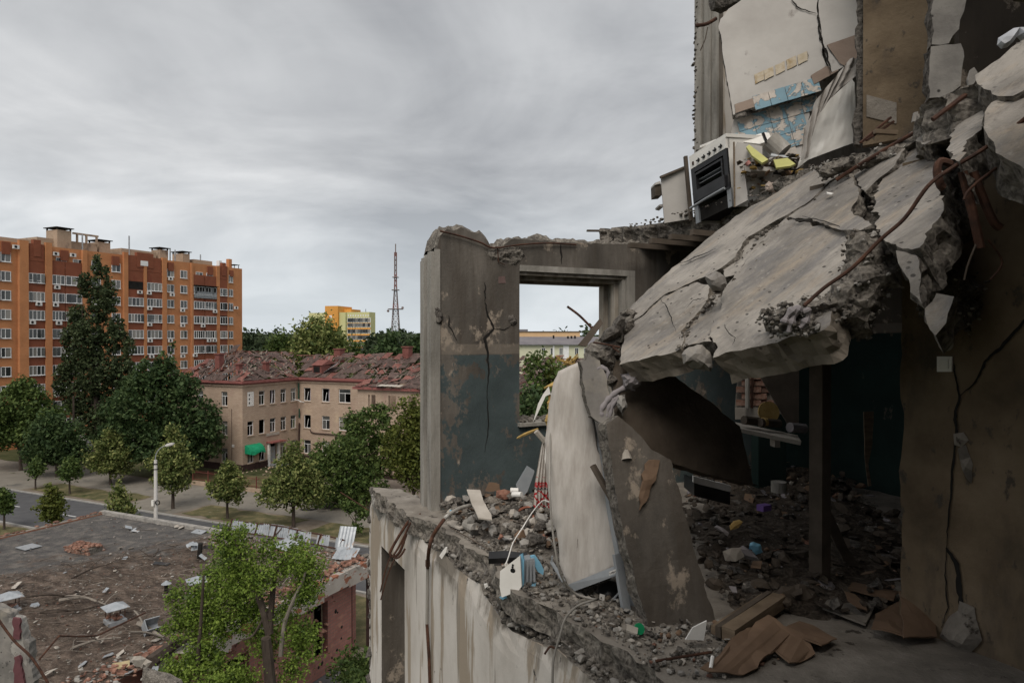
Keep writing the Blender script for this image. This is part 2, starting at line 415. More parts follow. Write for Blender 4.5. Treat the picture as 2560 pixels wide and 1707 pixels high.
# ================================================================= GROUND
def grid_sheet(pts, z, step=None): return [tuple(sn(a, b, z)) for a, b in pts], [tuple(range(len(pts)))]
m_ground = M('ground_grass', [(.028, .035, .012), (.045, .052, .018), (.085, .075, .036)], .35, 9, .95, .6, 8, .05, layers=[((.13, .11, .08), .60, .1, .22, (1, 1, 1))])
V = []; Fc = []
g = 40; xs = np.linspace(-3000, 3000, g)
for j in range(g):
    for i in range(g):
        x, y = xs[i], xs[j] + 1500; d = math.hypot(x, y); z = 0
        if d > 900: z = min(16, (d - 900) * .012) * (.6 + .5 * MN.noise(Vector((x * .001, y * .001, 0))))
        V.append((x, y, z - .02))
for j in range(g - 1):
    for i in range(g - 1): a = j * g + i; Fc.append((a, a + 1, a + 1 + g, a + g))
struct('ground', (V, Fc), m_ground)
m_asph = M('asphalt', [(.058, .058, .062), (.085, .085, .088)], .8, 8, .85, .3, 40, .005, layers=[((.12, .115, .11), .62, .1, .25, (1, 1, 1)), ((.045, .045, .047), .62, .05, .4, (1, 1, 1))])
m_pave = M('pale_pavement', [(.15, .135, .115), (.215, .195, .165)], .5, 9, .95, .4, 20, .01, layers=[((.10, .095, .085), .57, .1, .3, (1, 1, 1)), ((.05, .055, .025), .64, .06, .5, (1, 1, 1))])
m_yard = M('yard_paving', [(.20, .165, .135), (.26, .22, .185)], .5, 8, .95, .4, 20, .01, layers=[((.13, .115, .10), .56, .12, .35, (1, 1, 1))])
m_kerb = M('kerb_stone', [(.22, .21, .2), (.32, .31, .29)], 2, 6, .9)
m_line = M('road_paint', [(.42, .42, .42), (.6, .6, .6)], 3, 6, .8)
m_dry = M('dry_grass', [(.05, .055, .02), (.095, .085, .04), (.19, .155, .08)], .8, 9, .95, .8, 12, .05, layers=[((.20, .175, .135), .63, .08, .5, (1, 1, 1)), ((.03, .045, .012), .55, .15, .35, (1, 1, 1))])
m_dirt = M('bare_dirt', [(.13, .105, .08), (.21, .175, .14)], .8, 8, .95, .6, 14, .03, layers=[((.06, .06, .03), .6, .1, .6, (1, 1, 1))])
def strip(name, s0, s1, n0, n1, z, m, jit=0., seg=3., seed=0):
    P = [(s0, n0), (s1, n0), (s1, n1), (s0, n1)]
    P = densify(P, seg, jit, seed) if jit else P
    return struct(name, grid_sheet(P, z), m)
strip('dirt_verge', -150, 90, 27, 62, .004, m_dirt, 1.2, 3, 1)
strip('road', -150, 90, 37.2, 45.3, .012, m_asph)
strip('pavement', -150, 90, 50.2, 56.0, .02, m_pave, .5, 3, 2)
strip('driveway', -66, -58, 45.3, 50.2, .016, m_pave, .3, 1, 2)
strip('driveway', -98, -83, 45.3, 64, .016, m_pave, .6, 1, 8)
for i, (a, b) in enumerate(((-82, -66.5), (-57.5, -44.5), (-42, -18), (-16, 10))):
    strip('grass_strip', a, b, 46.4, 50.0, .03, m_dry, .7, .8, i)
strip('grass_strip', -120, -20, 30.5, 36.6, .03, m_dry, .6, 1, 11)
strip('lawn', -150, -66, 56.6, 78, .03, m_ground, .8, 2, 12)
strip('lawn', -66, -57, 57.3, 63, .035, m_dry, .8, 1, 13)
strip('school_yard', -57, 0, 57.3, 76, .024, m_yard, .2, 3, 14)
for nm, n0 in (('kerb', 45.3), ('kerb', 36.95)):
    struct(nm, ([tuple(sn(a, b, z)) for a in (-150, 90) for b in (n0, n0 + .22) for z in (-.02, .12)], box(0, 1, 0, 1, 0, 1)[1]), m_kerb)
for k in range(-14, 6):
    struct('lane_marking', grid_sheet([(k * 9 + 2, 41.2), (k * 9 + 6.4, 41.2), (k * 9 + 6.4, 41.36), (k * 9 + 2, 41.36)], .017), m_line)
m_hill = M('wooded_hill', [(.028, .04, .024), (.05, .065, .035)], .05, 9, .95, .8, .3, 1.)
for i, (D, hgt, amp) in enumerate(((700, 13.2, 3), (1300, 19, 3.5), (2300, 30, 6))):
    V = []; Fc = []; n_ = 90
    for j in range(n_):
        a = R(-50 + 100 * j / (n_ - 1)); z = hgt + amp * fbm((a * 14, i * 9.1, 0), 1., 5)
        for q, (dd, zz_) in enumerate(((0, -1), (0, z * .93), (30, z), (160, -1))):
            V.append(((D + dd) * math.sin(a), (D + dd) * math.cos(a), zz_))
    for j in range(n_ - 1):
        for q in range(3): a = j * 4 + q; Fc.append((a, a + 4, a + 5, a + 1))
    struct('distant_hill', (V, Fc), m_hill)

# ================================================================= APARTMENT BLOCK
def brickmat(name, c1, c2, mortar, sc_=1., rowh=.075, bw=.25, layers=(), mort=.01):
    m = Mat(name); v = m.co(); sp_ = m.n('ShaderNodeSeparateXYZ'); m.put(v, sp_.inputs[0])
    cb_ = m.n('ShaderNodeCombineXYZ'); m.put(m.math('ADD', sp_.outputs[0], sp_.outputs[1]), cb_.inputs[0]); m.put(sp_.outputs[2], cb_.inputs[1])
    b = m.n('ShaderNodeTexBrick'); m.put(cb_.outputs[0], b.inputs[0]); m.put(c1, b.inputs['Color1']); m.put(c2, b.inputs['Color2']); m.put(mortar, b.inputs['Mortar'])
    b.inputs['Scale'].default_value = sc_; b.inputs['Mortar Size'].default_value = mort; b.inputs['Brick Width'].default_value = bw; b.inputs['Row Height'].default_value = rowh
    c = b.outputs[0]; f = m.noise(v, .5, 8, .6); c = m.mix(.55, c, m.ramp(f, [(.3, .62), (.7, 1.)]), 'MULTIPLY')
    for L in layers:
        mk = m.ramp(m.noise(m.map(v, L[4]), L[3], 8, .6), [(L[1], 0.), (L[1] + L[2], 1.)]); c = m.mix(mk, c, L[0])
    return m.end(c, .93, m.bump(b.outputs['Fac'], -.4, .008))
m_or = brickmat('orange_brick', (.50, .20, .08), (.56, .24, .10), (.38, .20, .11), layers=[((.40, .16, .07), .58, .14, .25, (.4, .4, 1.6)), ((.50, .24, .11), .62, .1, .6, (1, 1, .2))])
m_rd = brickmat('dark_red_brick', (.22, .062, .03), (.27, .08, .04), (.19, .09, .06), layers=[((.17, .05, .03), .58, .12, .5, (1, 1, .4))])
m_beigeb = brickmat('beige_block', (.38, .28, .20), (.44, .33, .24), (.28, .22, .17), rowh=.1, layers=[((.16, .12, .10), .58, .12, .6, (1, 1, .5))])
m_wfr = M('window_frame_white', [(.62, .62, .62), (.76, .76, .76)], 2, 4, .6, .05)
def glassmat(name, c, rough=.12):
    m = Mat(name); oi = m.n('ShaderNodeObjectInfo')
    m.b.inputs['Specular IOR Level'].default_value = .6
    v = m.co(); f = m.noise(v, 1.3, 3, .5)
    cc = m.ramp(m.math('ADD', m.math('MULTIPLY', oi.outputs['Random'], .8), m.math('MULTIPLY', f, .3)), c)
    return m.end(cc, rough)
m_pane = glassmat('window_glass', [(.25, (.012, .015, .016)), (.5, (.05, .055, .055)), (.7, (.11, .11, .105)), (.88, (.22, .205, .18))])
m_hole = M('room_shade', [(.006, .006, .006), (.018, .016, .014)], 1, 3, .9)  # near-black colour standing in for shade inside rooms and open balconies
m_ac = M('air_conditioner_white', [(.55, .54, .52), (.66, .65, .63)], 3, 4, .6, .05)

AP0 = Vector((-75.1, 107.6, 0))
apt = thing('apartment_block', 'tall orange brick apartment block with dark red balcony bays and white windows', 'building', tuple(AP0), math.atan2(Nn.y, Nn.x))
# local x = along the facade (Nn), local y = left of it (away from us), facade at y=0
def sx(px):
    k = (px - 1280) / F; return (75.1 + 107.6 * k) / (.426 - .905 * k)
S0, S1, ZT = -22., sx(605.5), H + 14.7
part('brick_wall', box(S0, S1, 0.0, 16, 0, ZT), m_or, apt, False)
for a, b, yo, zt in ((44, 67, .55, ZT + .4), (110, 126, .55, ZT + .5), (203, 214, .5, ZT), (306, 316.5, .5, ZT + .5), (356.5, 363.5, .45, ZT - 1), (402.5, 413, .5, ZT + .3), (476, 481, .35, ZT), (539, 546.5, .4, ZT), (566.5, 569, .3, ZT)):
    part('pilaster', box(sx(a), sx(b), -yo, -.002, 0, zt), m_or, apt, False)
floors = [H + 10.17 - 2.9 * k for k in range(-1, 9)]
panes_me = {}
def win_mesh(w_, h_, n_, mull=.07, low=0.):
    key = (round(w_, 2), round(h_, 2), n_, low)
    if key in panes_me: return panes_me[key]
    gs = [box(0, w_, -.10, 0, 0, .09), box(0, w_, -.10, 0, h_ - .08, h_)]
    for i in range(n_ + 1):
        x = w_ * i / n_; a = max(0, x - mull / 2 - (.03 if i in (0, n_) else 0)); b = min(w_, x + mull / 2 + (.03 if i in (0, n_) else 0))
        gs.append(box(a, b, -.10, 0, .09, h_ - .08))
    if low: gs.append(box(.09, w_ - .09, -.085, -.01, low, low + .07))
    gs.append(box(-.05, w_ + .05, -.2, 0, -.06, 0))
    me = mesh('window', *join(*gs), m_wfr)
    pw = w_ / n_ - mull; pm = mesh('pane', *box(0, pw, -.05, -.03, 0, h_ - .17), m_pane)
    panes_me[key] = (me, pm, pw); return panes_me[key]
NP = [0]
def place_win(par, x, z, w_, h_, n_, low=0., rec=0.0, openp=None):
    me, pm, pw = win_mesh(w_, h_, n_, low=low)
    o = link('window', me, par, (x, -.004 + rec, z))
    for i in range(n_):
        NP[0] += 1
        p_ = link('pane', pm, o, (w_ * i / n_ + .035, 0, .09))
        if openp and rnd.random() < openp: p_.rotation_euler = (0, 0, -R(rnd.uniform(15, 40)))
    return o
def bay(a, b, rows, cols, style, n_=4):
    x0, x1 = sx(a), sx(b)
    part('balcony_bay', box(x0 + .02, x1 - .02, -.28, -.002, 3.0, floors[0] - .6 + (.0 if style != 'L' else 0)), m_rd, apt, False)
    for k in rows:
        z = floors[k + 1] - 1.52
        zt = floors[k + 1]
        r_ = rnd.random()
        if (a, k) in ((316.5, 0),):     # open balcony: near-black plate stands in for its shaded depth
            part('open_balcony_shade', box(x0 + .15, x1 - .15, -.32, -.282, z + .1, zt), m_hole, apt, False)
            continue
        me, pm, pw = win_mesh(x1 - x0 - .1, 1.5, n_ if r_ < .8 else n_ + 1, low=(.35 if rnd.random() < .18 else 0))
        o = link('window', me, apt, (x0 + .05, -.30, z))
        nn_ = n_ if r_ < .8 else n_ + 1
        for i in range(nn_):
            p_ = link('pane', pm, o, ((x1 - x0 - .1) * i / nn_ + .035, 0, .09))
            if rnd.random() < .12: p_.rotation_euler = (0, 0, -R(rnd.uniform(15, 40)))
bay(67.5, 109.5, range(0, 9), 1, 'L', 4)
bay(126.5, 160, range(0, 9), 1, 'L', 3)
bay(161, 202.5, range(0, 9), 1, 'L', 3)
bay(316.5, 356.5, range(0, 8), 1, 'L', 4)
bay(364, 402.5, range(0, 8), 1, 'L', 4)
bay(481.5, 509.3, range(0, 8), 1, 'L', 4)
bay(510.3, 538.5, range(0, 8), 1, 'L', 4)
bay(547, 566, range(0, 8), 1, 'L', 3)
def col(pxc, w_, rows, n_=2, h_=1.5, dz=0):
    x = sx(pxc)
    for k in rows: place_win(apt, x - w_ / 2, floors[k + 1] - 1.52 + dz, w_, h_, n_)
col(12.5, 1.6, range(-1, 9)); col(153, 1.7, [-1], 2); col(195, 1.7, [-1], 2); col(290, 1.6, range(-1, 8)); col(240, 1.6, range(-1, 8))
col(426, 1.5, range(-1, 8)); col(459, 1.5, range(-1, 8)); col(498, 1.6, [-1]); col(524, 1.6, [-1]); col(576, 1.25, range(-1, 8)); col(555, 1.3, [-1])
col(-12, 1.6, range(-1, 9)); col(336, .8, [-1], 1, 1.2, .6); col(88, .75, [-1], 1, 1.2, .2)
# open loggia with railing high on the right, its shade a near-black plate
lx0, lx1 = sx(481.8), sx(538.3)
part('deep_balcony_shade', box(lx0, lx1, -.36, -.31, floors[1] - 2.1, floors[1] + .15), m_hole, apt, False)
gl = join(*[box(lx0 + i * .35, lx0 + i * .35 + .03, -.5, -.46, floors[1] - 2.1, floors[1] - 1.0) for i in range(int((lx1 - lx0) / .35))], box(lx0, lx1, -.52, -.44, floors[1] - 1.02, floors[1] - .95), box(lx0, lx1, -.6, -.36, floors[1] - 2.25, floors[1] - 2.1), box(lx0 + .05, lx1 - .05, -.455, -.45, floors[1] - 2.0, floors[1] - 1.05))
part('balcony_railing', gl, m_grey, apt, False)
part('balcony_canopy', box(lx0 - .1, lx1 + .1, -1.0, -.3, floors[1] + .16, floors[1] + .24), m_dark, apt, False)
for i, (a, b) in enumerate(((547.5, 565.5),)):
    for k, (za, zb) in enumerate(((floors[2] - 1.5, floors[2]), (floors[3] - 1.7, floors[3] + .2))):
        part('balcony_shade', box(sx(a), sx(b), -.36, -.31, za, zb), m_hole, apt, False)  # near-black plate painted as the shade inside the balcony
# red panels and pediments at the parapet
for a, b, z0, z1 in ((3, 25, ZT - 2.0, ZT - .1), (150, 170, ZT - 2.1, ZT - .4), (279, 297, ZT - 2.0, ZT - .4), (419, 433, ZT - 2, ZT - .4), (518, 531, ZT - 2.0, ZT - .3), (574, 582, ZT - 1.9, ZT - .6)):
    part('brick_panel', box(sx(a), sx(b), -.25, -.002, z0, z1), m_rd, apt, False)
for a, b in ((71, 108), (318, 400), (548, 566)):
    xa, xb = sx(a), sx(b); mid = (xa + xb) / 2; q = (xb - xa) * .25
    part('stepped_gable', join(box(xa, xb, -.32, .2, ZT - 2.6, ZT + .1), box(mid - q, mid + q, -.42, .25, ZT - 1.9, ZT + .75)), m_rd, apt, False)
part('gable_slot', box(sx(348), sx(366), -.5, -.43, ZT - 1.6, ZT - .7), m_wfr, apt, False)
# roof structures
rs = [(-8, 2, 3, 9, ZT + 1.0), (2, 12, 3, 9, ZT + 1.7), (4.6, 6.9, 2.0, 5, ZT + 3.2), (12.4, 14.4, 3, 6, ZT + 2.2), (16.5, 23.5, 3, 7, ZT + 1.6), (24, 25.8, 2.6, 5, ZT + 2.2), (29.4, 31, 3, 6, ZT + 2.1), (32, 36.5, 3, 6, ZT + 1.2)]
for a, b, c, d, z in rs: part('roof_block', box(a, b, c, d, ZT - .5, z), m_beigeb, apt, False)
for a, b, c, d, z in rs[2:4] + rs[5:7]:
    part('vent_cap', join(box(a - .3, b + .3, c - .3, d + .3, z + .32, z + .45), *[box(x, x + .2, y, y + .2, z, z + .32) for x in (a, b - .2) for y in (c, d - .2)]), m_dark, apt, False)
part('roof_beam', join(box(7.6, 12, 2.6, 2.9, ZT + 2.9, ZT + 3.2), *[box(x, x + .25, 2.6, 2.9, ZT + 1.6, ZT + 2.9) for x in (8.2, 9.8, 11.6)]), m_beigeb, apt, False)
for x, y, h_ in ((9, 2.4, 3.2), (18, 3, 4.2), (26.7, 3.2, 3.), (27.8, 3.2, 2.8), (34, 3.5, 2.6), (38, 2.5, 1.5)): part('flue_pipe', cyl((x, y, ZT - .2), .12, h_, 6), m_zinc, apt, False)
part('chimney', join(box(39.0, 39.8, 1, 1.8, ZT - .2, ZT + 1.9)), m_or, apt, False)
part('chimney', join(box(36.5, 37.2, 1, 1.8, ZT - .2, ZT + 1.3)), m_wfr, apt, False)
part('roof_canopy', join(box(39.6, 41.2, .2, 3, ZT + .7, ZT + .8), box(39.9, 40, .4, .5, ZT, ZT + .7), box(41, 41.1, .4, .5, ZT, ZT + .7)), m_dark, apt, False)
ac_me = mesh('air_conditioner', *join(box(0, .85, -.32, 0, 0, .58)), m_ac); fan_me = mesh('fan', *xf(cyl((0, 0, 0), .21, .02, 12), Matrix.Translation((.33, -.322, .3)) @ Matrix.Rotation(R(90), 4, 'X')), m_dark)
for px, k, dz in ((35, -1, 2.1), (135, -1, 1.7), (178, -1, 1.8), (92, 1, -.65), (76, 2, -.7), (138, 0, -.75), (134, 1, -.7), (142, 2, -.7), (136, 6, -.7), (345, 0, 1.0 - 3.05 + 1.4), (368, 0, -.7), (369, 1, -.6), (369, 2, -.65), (370, 3, -.7), (374, 4, -.7), (368, 5, -.75), (422, -1, -.65), (426, 0, -.75), (421, 3, -.7), (420, 4, -.8), (452, 1, -.7), (452, 2, -.7), (452, 4, -.8), (503, 2, -.7), (518, 3, -.7), (532, 3, -.7), (533, 1, -.65), (586, 1, .3), (483, 4, -.7)):
    o = link('air_conditioner', ac_me, apt, (sx(px) - .4, -.34, floors[k + 1] - 1.52 + dz)); link('fan', fan_me, o)

# ================================================================= BOMBED SCHOOL
m_sch = brickmat('pale_brick', (.43, .32, .24), (.50, .385, .295), (.25, .185, .145), rowh=.14, bw=.42, mort=.014,
                 layers=[((.33, .22, .18), .58, .16, .35, (1, 1, .6)), ((.46, .36, .25), .60, .1, .5, (1, 1, 1)), ((.22, .15, .12), .70, .06, 1.2, (1, 1, .3))])
m_plinth = M('dark_plinth', [(.035, .02, .018), (.06, .035, .03)], 2)
m_rred = M('red_roof_sheet', [(.11, .045, .037), (.165, .068, .055), (.24, .125, .105)], 1.5, 6, .8, .3, 10, .01, layers=[((.10, .06, .05), .56, .1, 1.6, (1, 1, 1))], vary=.2)
m_rbrown = M('brown_roof_sheet', [(.045, .032, .028), (.085, .058, .05), (.14, .09, .08)], 1.5, 6, .85, .3, 10, .01, layers=[((.25, .09, .075), .63, .07, 2.0, (1, 1, 1))], vary=.25)
m_trimr = M('red_eaves', [(.19, .068, .06), (.26, .10, .09)], 2, 5, .7)
m_raft = M('grey_rafter', [(.11, .085, .07), (.22, .18, .15)], 3, 5, .9)
C0 = Vector((-34.4, 87.1, 0)); AS = math.atan2(S.y, S.x)
sch = thing('damaged_school', 'three storey pale brick school with a shattered red roof and broken windows', 'building', tuple(C0), AS)
EZ = 11.4
def wall_with_holes(u0, u1, z0, z1, holes, P):
    """P(u, z, d) -> point; wall with rectangular openings (u0,u1,z0,z1) and reveals .3 deep"""
    us = sorted({u0, u1} | {h[0] for h in holes} | {h[1] for h in holes}); zs = sorted({z0, z1} | {h[2] for h in holes} | {h[3] for h in holes})
    V, Fc = [], []
    def q(*c): i = len(V); V.extend(c); Fc.append((i, i + 1, i + 2, i + 3))
    for i in range(len(us) - 1):
        for j in range(len(zs) - 1):
            um, zm = (us[i] + us[i + 1]) / 2, (zs[j] + zs[j + 1]) / 2
            if any(h[0] < um < h[1] and h[2] < zm < h[3] for h in holes): continue
            q(P(us[i], zs[j], 0), P(us[i + 1], zs[j], 0), P(us[i + 1], zs[j + 1], 0), P(us[i], zs[j + 1], 0))
    for a, b, c, d in holes:
        e_ = .32
        q(P(a, c, 0), P(a, d, 0), P(a, d, e_), P(a, c, e_)); q(P(b, c, 0), P(b, c, e_), P(b, d, e_), P(b, d, 0))
        q(P(a, c, 0), P(a, c, e_), P(b, c, e_), P(b, c, 0)); q(P(a, d, 0), P(b, d, 0), P(b, d, e_), P(a, d, e_))
    return V, Fc
rows3 = [(8.3, 10.15), (4.5, 6.35), (.95, 2.85)]
P1 = lambda u, z, d: (u, d, z)             # wall 1 along -x, front faces -y
P2 = lambda u, z, d: (-d, u, z)            # wall 2 along y, faces +x
P3 = lambda u, z, d: (u, 10.1 + d, z)
P4 = lambda u, z, d: (14.9 + d, u, z)      # annex side, faces -x
P5 = lambda u, z, d: (u, 4.2 + d, z)       # annex front
H1 = [(x - .55, x + .55, a, b) for x in (-3.2, -7.6, -11.2) for a, b in rows3]
H2 = [(y - .52, y + .52, a, b) for y in (1.33, 3.28, 5.2, 7.15, 9.07) for a, b in rows3 if not (y == 5.2 and a < 1)] + [(4.55, 5.85, .55, 3.0)]
H3 = [(x - w_, x + w_, a, b) for x, w_ in ((1.56, .62), (4.85, .68), (8.1, 1.0), (11.2, .75), (13.9, .8)) for a, b in rows3]
part('brick_wall', wall_with_holes(-13, 0, .9, EZ, H1, P1), m_sch, sch, False)
part('brick_wall', wall_with_holes(0, 10.1, .3, EZ, H2, P2), m_sch, sch, False)
part('brick_wall', wall_with_holes(0, 46, .3, EZ, H3, P3), m_sch, sch, False)
part('brick_wall', wall_with_holes(4.2, 10.1, .3, EZ - .5, [(5.8, 7, 8.2, 10), (5.8, 7, 4.5, 6.3)], P4), m_sch, sch, False)
part('brick_wall', wall_with_holes(14.9, 46, .3, EZ - .5, [(x, x + 1.1, a, b) for x in (16.5, 19.5, 22.5, 26, 30, 34, 38) for a, b in rows3], P5), m_sch, sch, False)
part('plinth', join(box(-13, .05, -.06, 0, -.05, .9), box(.0, .07, .0, 4.4, -.05, .9), box(0, .07, 6, 10, -.05, .6), box(.07, 14.8, 10.03, 10.1, -.05, .7), box(14.9, 46, 4.13, 4.2, -.05, .6)), m_plinth, sch, False)
# rooms behind the openings: back walls near-black as painted room shade, and floors
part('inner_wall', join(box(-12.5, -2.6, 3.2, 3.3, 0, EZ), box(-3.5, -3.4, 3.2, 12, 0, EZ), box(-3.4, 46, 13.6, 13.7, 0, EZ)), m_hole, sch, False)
part('storey_floor', join(*[box(-12.9, -.35, .35, 12, z, z + .25) for z in (3.4, 7.0, 10.6)], *[box(-.35, 46, 10.45, 20, z, z + .25) for z in (3.4, 7.0, 10.6)]), m_beigeb, sch, False)
part('cornice', join(box(-13.15, .14, -.14, -.002, EZ - .55, EZ - .28), box(.002, .14, 0, 9.95, EZ - .55, EZ - .28), box(.14, 14.6, 9.96, 10.098, EZ - .55, EZ - .28)), m_sch, sch, False)
part('red_eaves', join(box(-13.6, .5, -.5, -.05, EZ - .1, EZ + .22), box(.05, .5, -.05, 9.6, EZ - .1, EZ + .22), box(.5, 15.2, 9.6, 10.05, EZ - .1, EZ + .22), box(-13.4, .2, -.2, 0, EZ - .28, EZ - .1), box(0.002, .2, 0, 9.8, EZ - .28, EZ - .1), box(.2, 14.8, 9.8, 10.098, EZ - .28, EZ - .1)), m_trimr, sch, False)
part('red_eaves', join(box(14.4, 46, 3.8, 4.15, EZ - .6, EZ - .3), box(14.45, 14.88, 4.15, 9.7, EZ - .6, EZ - .3)), m_trimr, sch, False)
# windows: frames of a casement and fanlight, some broken
def casement(w_, h_, br):
    gs = []
    if br < 3: gs += [box(0, .06, 0, .06, 0, h_), box(w_ - .06, w_, 0, .06, 0, h_), box(.06, w_ - .06, 0, .06, h_ - .07, h_), box(.06, w_ - .06, 0, .06, 0, .07)]
    if br < 2: gs += [box(.06, w_ - .06, .0, .06, h_ * .68, h_ * .68 + .06), box(w_ * .5 - .03, w_ * .5 + .03, 0, .06, .07, h_ * .68)]
    if br == 2: gs += [xf(box(0, .06, 0, .05, 0, h_ * .7), Matrix.Translation((w_ * .35, 0, .05)) @ Matrix.Rotation(R(12), 4, 'Y'))]
    if br == 3: gs += [box(w_ - .07, w_, 0, .06, 0, h_), box(0, w_ - .07, 0, .06, 0, .06)]
    return join(*gs)
m_curt = M('violet_curtain', [(.30, .26, .30), (.42, .38, .40)], 3, 5, .9)
m_green = M('green_room_paint', [(.02, .06, .04), (.035, .09, .06)], 2)
for (hl, ang, ox, oy, fx) in ((H1, 0, 0, .12, 'x'), (H2, 90, -.12, 0, 'y'), (H3, 0, 0, 10.22, 'x')):
    for i, (a, b, c, d) in enumerate(hl):
        if hl is H2 and (abs(a - .81) < .02 and c > 8 or c < .6): continue
        br = rnd.choice((0, 0, 1, 1, 1, 2, 3)) if hl is not H1 else 0
        rot = R(ang); loc = (a, oy, c) if fx == 'x' else (ox, a, c)
        o = link('window', mesh('window', *casement(b - a, d - c, br), m_wfr), sch, loc, (0, 0, rot))
        sg = 1
        sill = box(-.1, b - a + .1, -.22, -.13, -.1, -.02)
        link('sill', mesh('sill', *sill, m_sch), o)
        if br < 2:
            pn = join(box(.07, (b - a) / 2 - .04, .02, .035, .08, (d - c) * .68 - .01), box(.07, b - a - .07, .02, .035, (d - c) * .68 + .07, d - c - .08))
            if rnd.random() < .75 or hl is H1: link('pane', mesh('pane', *pn, m_pane), o)
            if rnd.random() < .5: link('pane', mesh('pane', *box((b - a) / 2 + .04, b - a - .07, .02, .035, .08, (d - c) * .68 - .01), m_pane), o)
        if rnd.random() < .4:
            w_ = b - a; link('curtain', mesh('curtain', *box(w_ * .62, w_ * .95, .3, .33, .1, d - c), m_curt if rnd.random() < .6 else m_green), o)
# white block infill of one opening: single blocks
bk = mesh('block', *box(0, .42, -.02, .12, 0, .26), m_white)
for r_ in range(7):
    for c_ in range(3):
        w0 = .81 + .42 * c_ - (.2 if r_ % 2 else 0)
        if w0 < .8: w0 = .81
        if w0 + .2 > 1.85: continue
        o = link('block', bk, sch, (.0, w0, 8.32 + r_ * .262), (0, 0, R(90)), (min(.40, 1.85 - w0) / .42, 1, .94))
# green awning, door, canopy, sign and pipes
m_tarp = M('green_tarpaulin', [(.006, .19, .09), (.015, .30, .15)], 2.5, 6, .55, .6, 6, .03)
V = []; Fc = []; nu, nv = 10, 9
for i in range(nu + 1):
    for j in range(nv + 1):
        t = i / nu; a = R(90 * j / nv); r_ = 1.05 + .05 * fbm((t * 6, j * .7, 3), 1)
        V.append((.02 + r_ * math.sin(a), .35 + 2.5 * t, 2.35 + r_ * math.cos(a) * .95 - (.25 * j / nv) * (.5 + .5 * math.sin(t * 7))))
for i in range(nu):
    for j in range(nv): a = i * (nv + 1) + j; Fc.append((a, a + 1, a + nv + 2, a + nv + 1))
g1 = (V, Fc)
side = [[(.02, y, 2.3)] + [V[(0 if y < 1 else nu) * (nv + 1) + j] for j in range(nv + 1)] for y in (.35, 2.85)]
for sd_ in side: g1 = join(g1, (sd_, [tuple(range(len(sd_)))]))
part('green_awning', g1, m_tarp, sch, False)
door = part('door', box(-.1, -.04, 4.75, 5.65, .55, 2.55), m_grey, sch, False)
part('notice', join(box(-.035, -.03, 5.1, 5.3, 1.7, 2.0), box(-.035, -.03, 4.95, 5.12, 1.3, 1.5)), m_paper, sch, False)
part('porch_pier', join(box(.0, .25, 4.25, 4.5, .0, 3.1), box(.0, .25, 5.95, 6.3, .0, 3.1)), m_white, sch, False)
part('porch_canopy', join(box(0, 1.1, 4.0, 6.6, 3.15, 3.3)), m_trimr, sch, False)
part('door_step', join(box(.0, 1.6, 4.4, 6.2, -.02, .3), box(1.6, 2.1, 4.2, 6.4, -.02, .15)), m_grey, sch, False)
part('name_board', join(box(0.0, .1, 4.0, 6.3, 4.05, 4.4)), m_paper, sch, False)
part('wall_plate', box(-1.9, -1.45, -.05, -.002, 3.05, 3.4), m_white, sch, False)
part('conduit', tube([(-1.85, -.05, 8), (-1.85, -.05, 1.)], .03, 4), m_plinth, sch, False)
part('downpipe', join(tube([(.18, 9.9, 10.8), (.25, 9.85, 9.7), (.18, 9.95, 8.6)], .1, 6)), m_green, sch, False)
part('downpipe', join(tube([(.5, 9.7, 7.2), (.3, 9.9, 5.9)], .1, 6)), m_green, sch, False)
part('downpipe', join(tube([(.35, 9.85, 5.2), (.2, 9.95, 3), (.16, 9.95, .6)], .1, 6)), m_plinth, sch, False)
part('heating_pipe', join(tube([(2.2, 9.95, 4.3), (2.4, 9.95, 4.0), (3, 9.95, 3.9), (9.5, 9.95, 3.9)], .08, 6)), m_plinth, sch, False)
part('broken_frame', join(beam((.1, 9.0, 8.6), (1.1, 10.2, 8.05), .07, .07), beam((.5, 9.4, 8.5), (1.2, 9.3, 8.2), .07, .07)), m_wfr, sch, False)
# roof: planes as (a, b, c, d) eave-left, eave-right, ridge-right, ridge-left
RA, RB = 15.3, 14.5
def vv(*a): return Vector(a)
planes = [(vv(-13.5, -.4, EZ + .2), vv(.4, -.4, EZ + .2), vv(-6.5, 5.2, RA), vv(-6.5, 5.2, RA)),
          (vv(.4, -.4, EZ + .2), vv(.4, 9.8, EZ + .2), vv(-6.5, 15.8, RA - .4), vv(-6.5, 5.2, RA)),
          (vv(.4, 9.8, EZ + .2), vv(46, 9.8, EZ + .2), vv(46, 15.8, RB), vv(-5.5, 15.8, RB)),
          (vv(14.3, 3.7, EZ - .3), vv(46, 3.7, EZ - .3), vv(46, 9.9, EZ + 1.6), vv(19.3, 9.9, EZ + 1.6))]
def corr(w_, h_, n_=8, am=.035):
    V = []; Fc = []
    for i in range(n_ + 1):
        z = am * (i % 2)
        V += [(w_ * i / n_, 0, z), (w_ * i / n_, h_, z)]
    for i in range(n_): Fc.append((2 * i, 2 * i + 2, 2 * i + 3, 2 * i + 1))
    return V, Fc
sh_me = [[mesh('roof_sheet', *corr(1.12, L, 8), m_) for L in (1.75, 1.2)] + [mesh('roof_sheet', *corr(.5, 1.4, 4), m_)] for m_ in (m_rbrown, m_rred)]
ns = 0
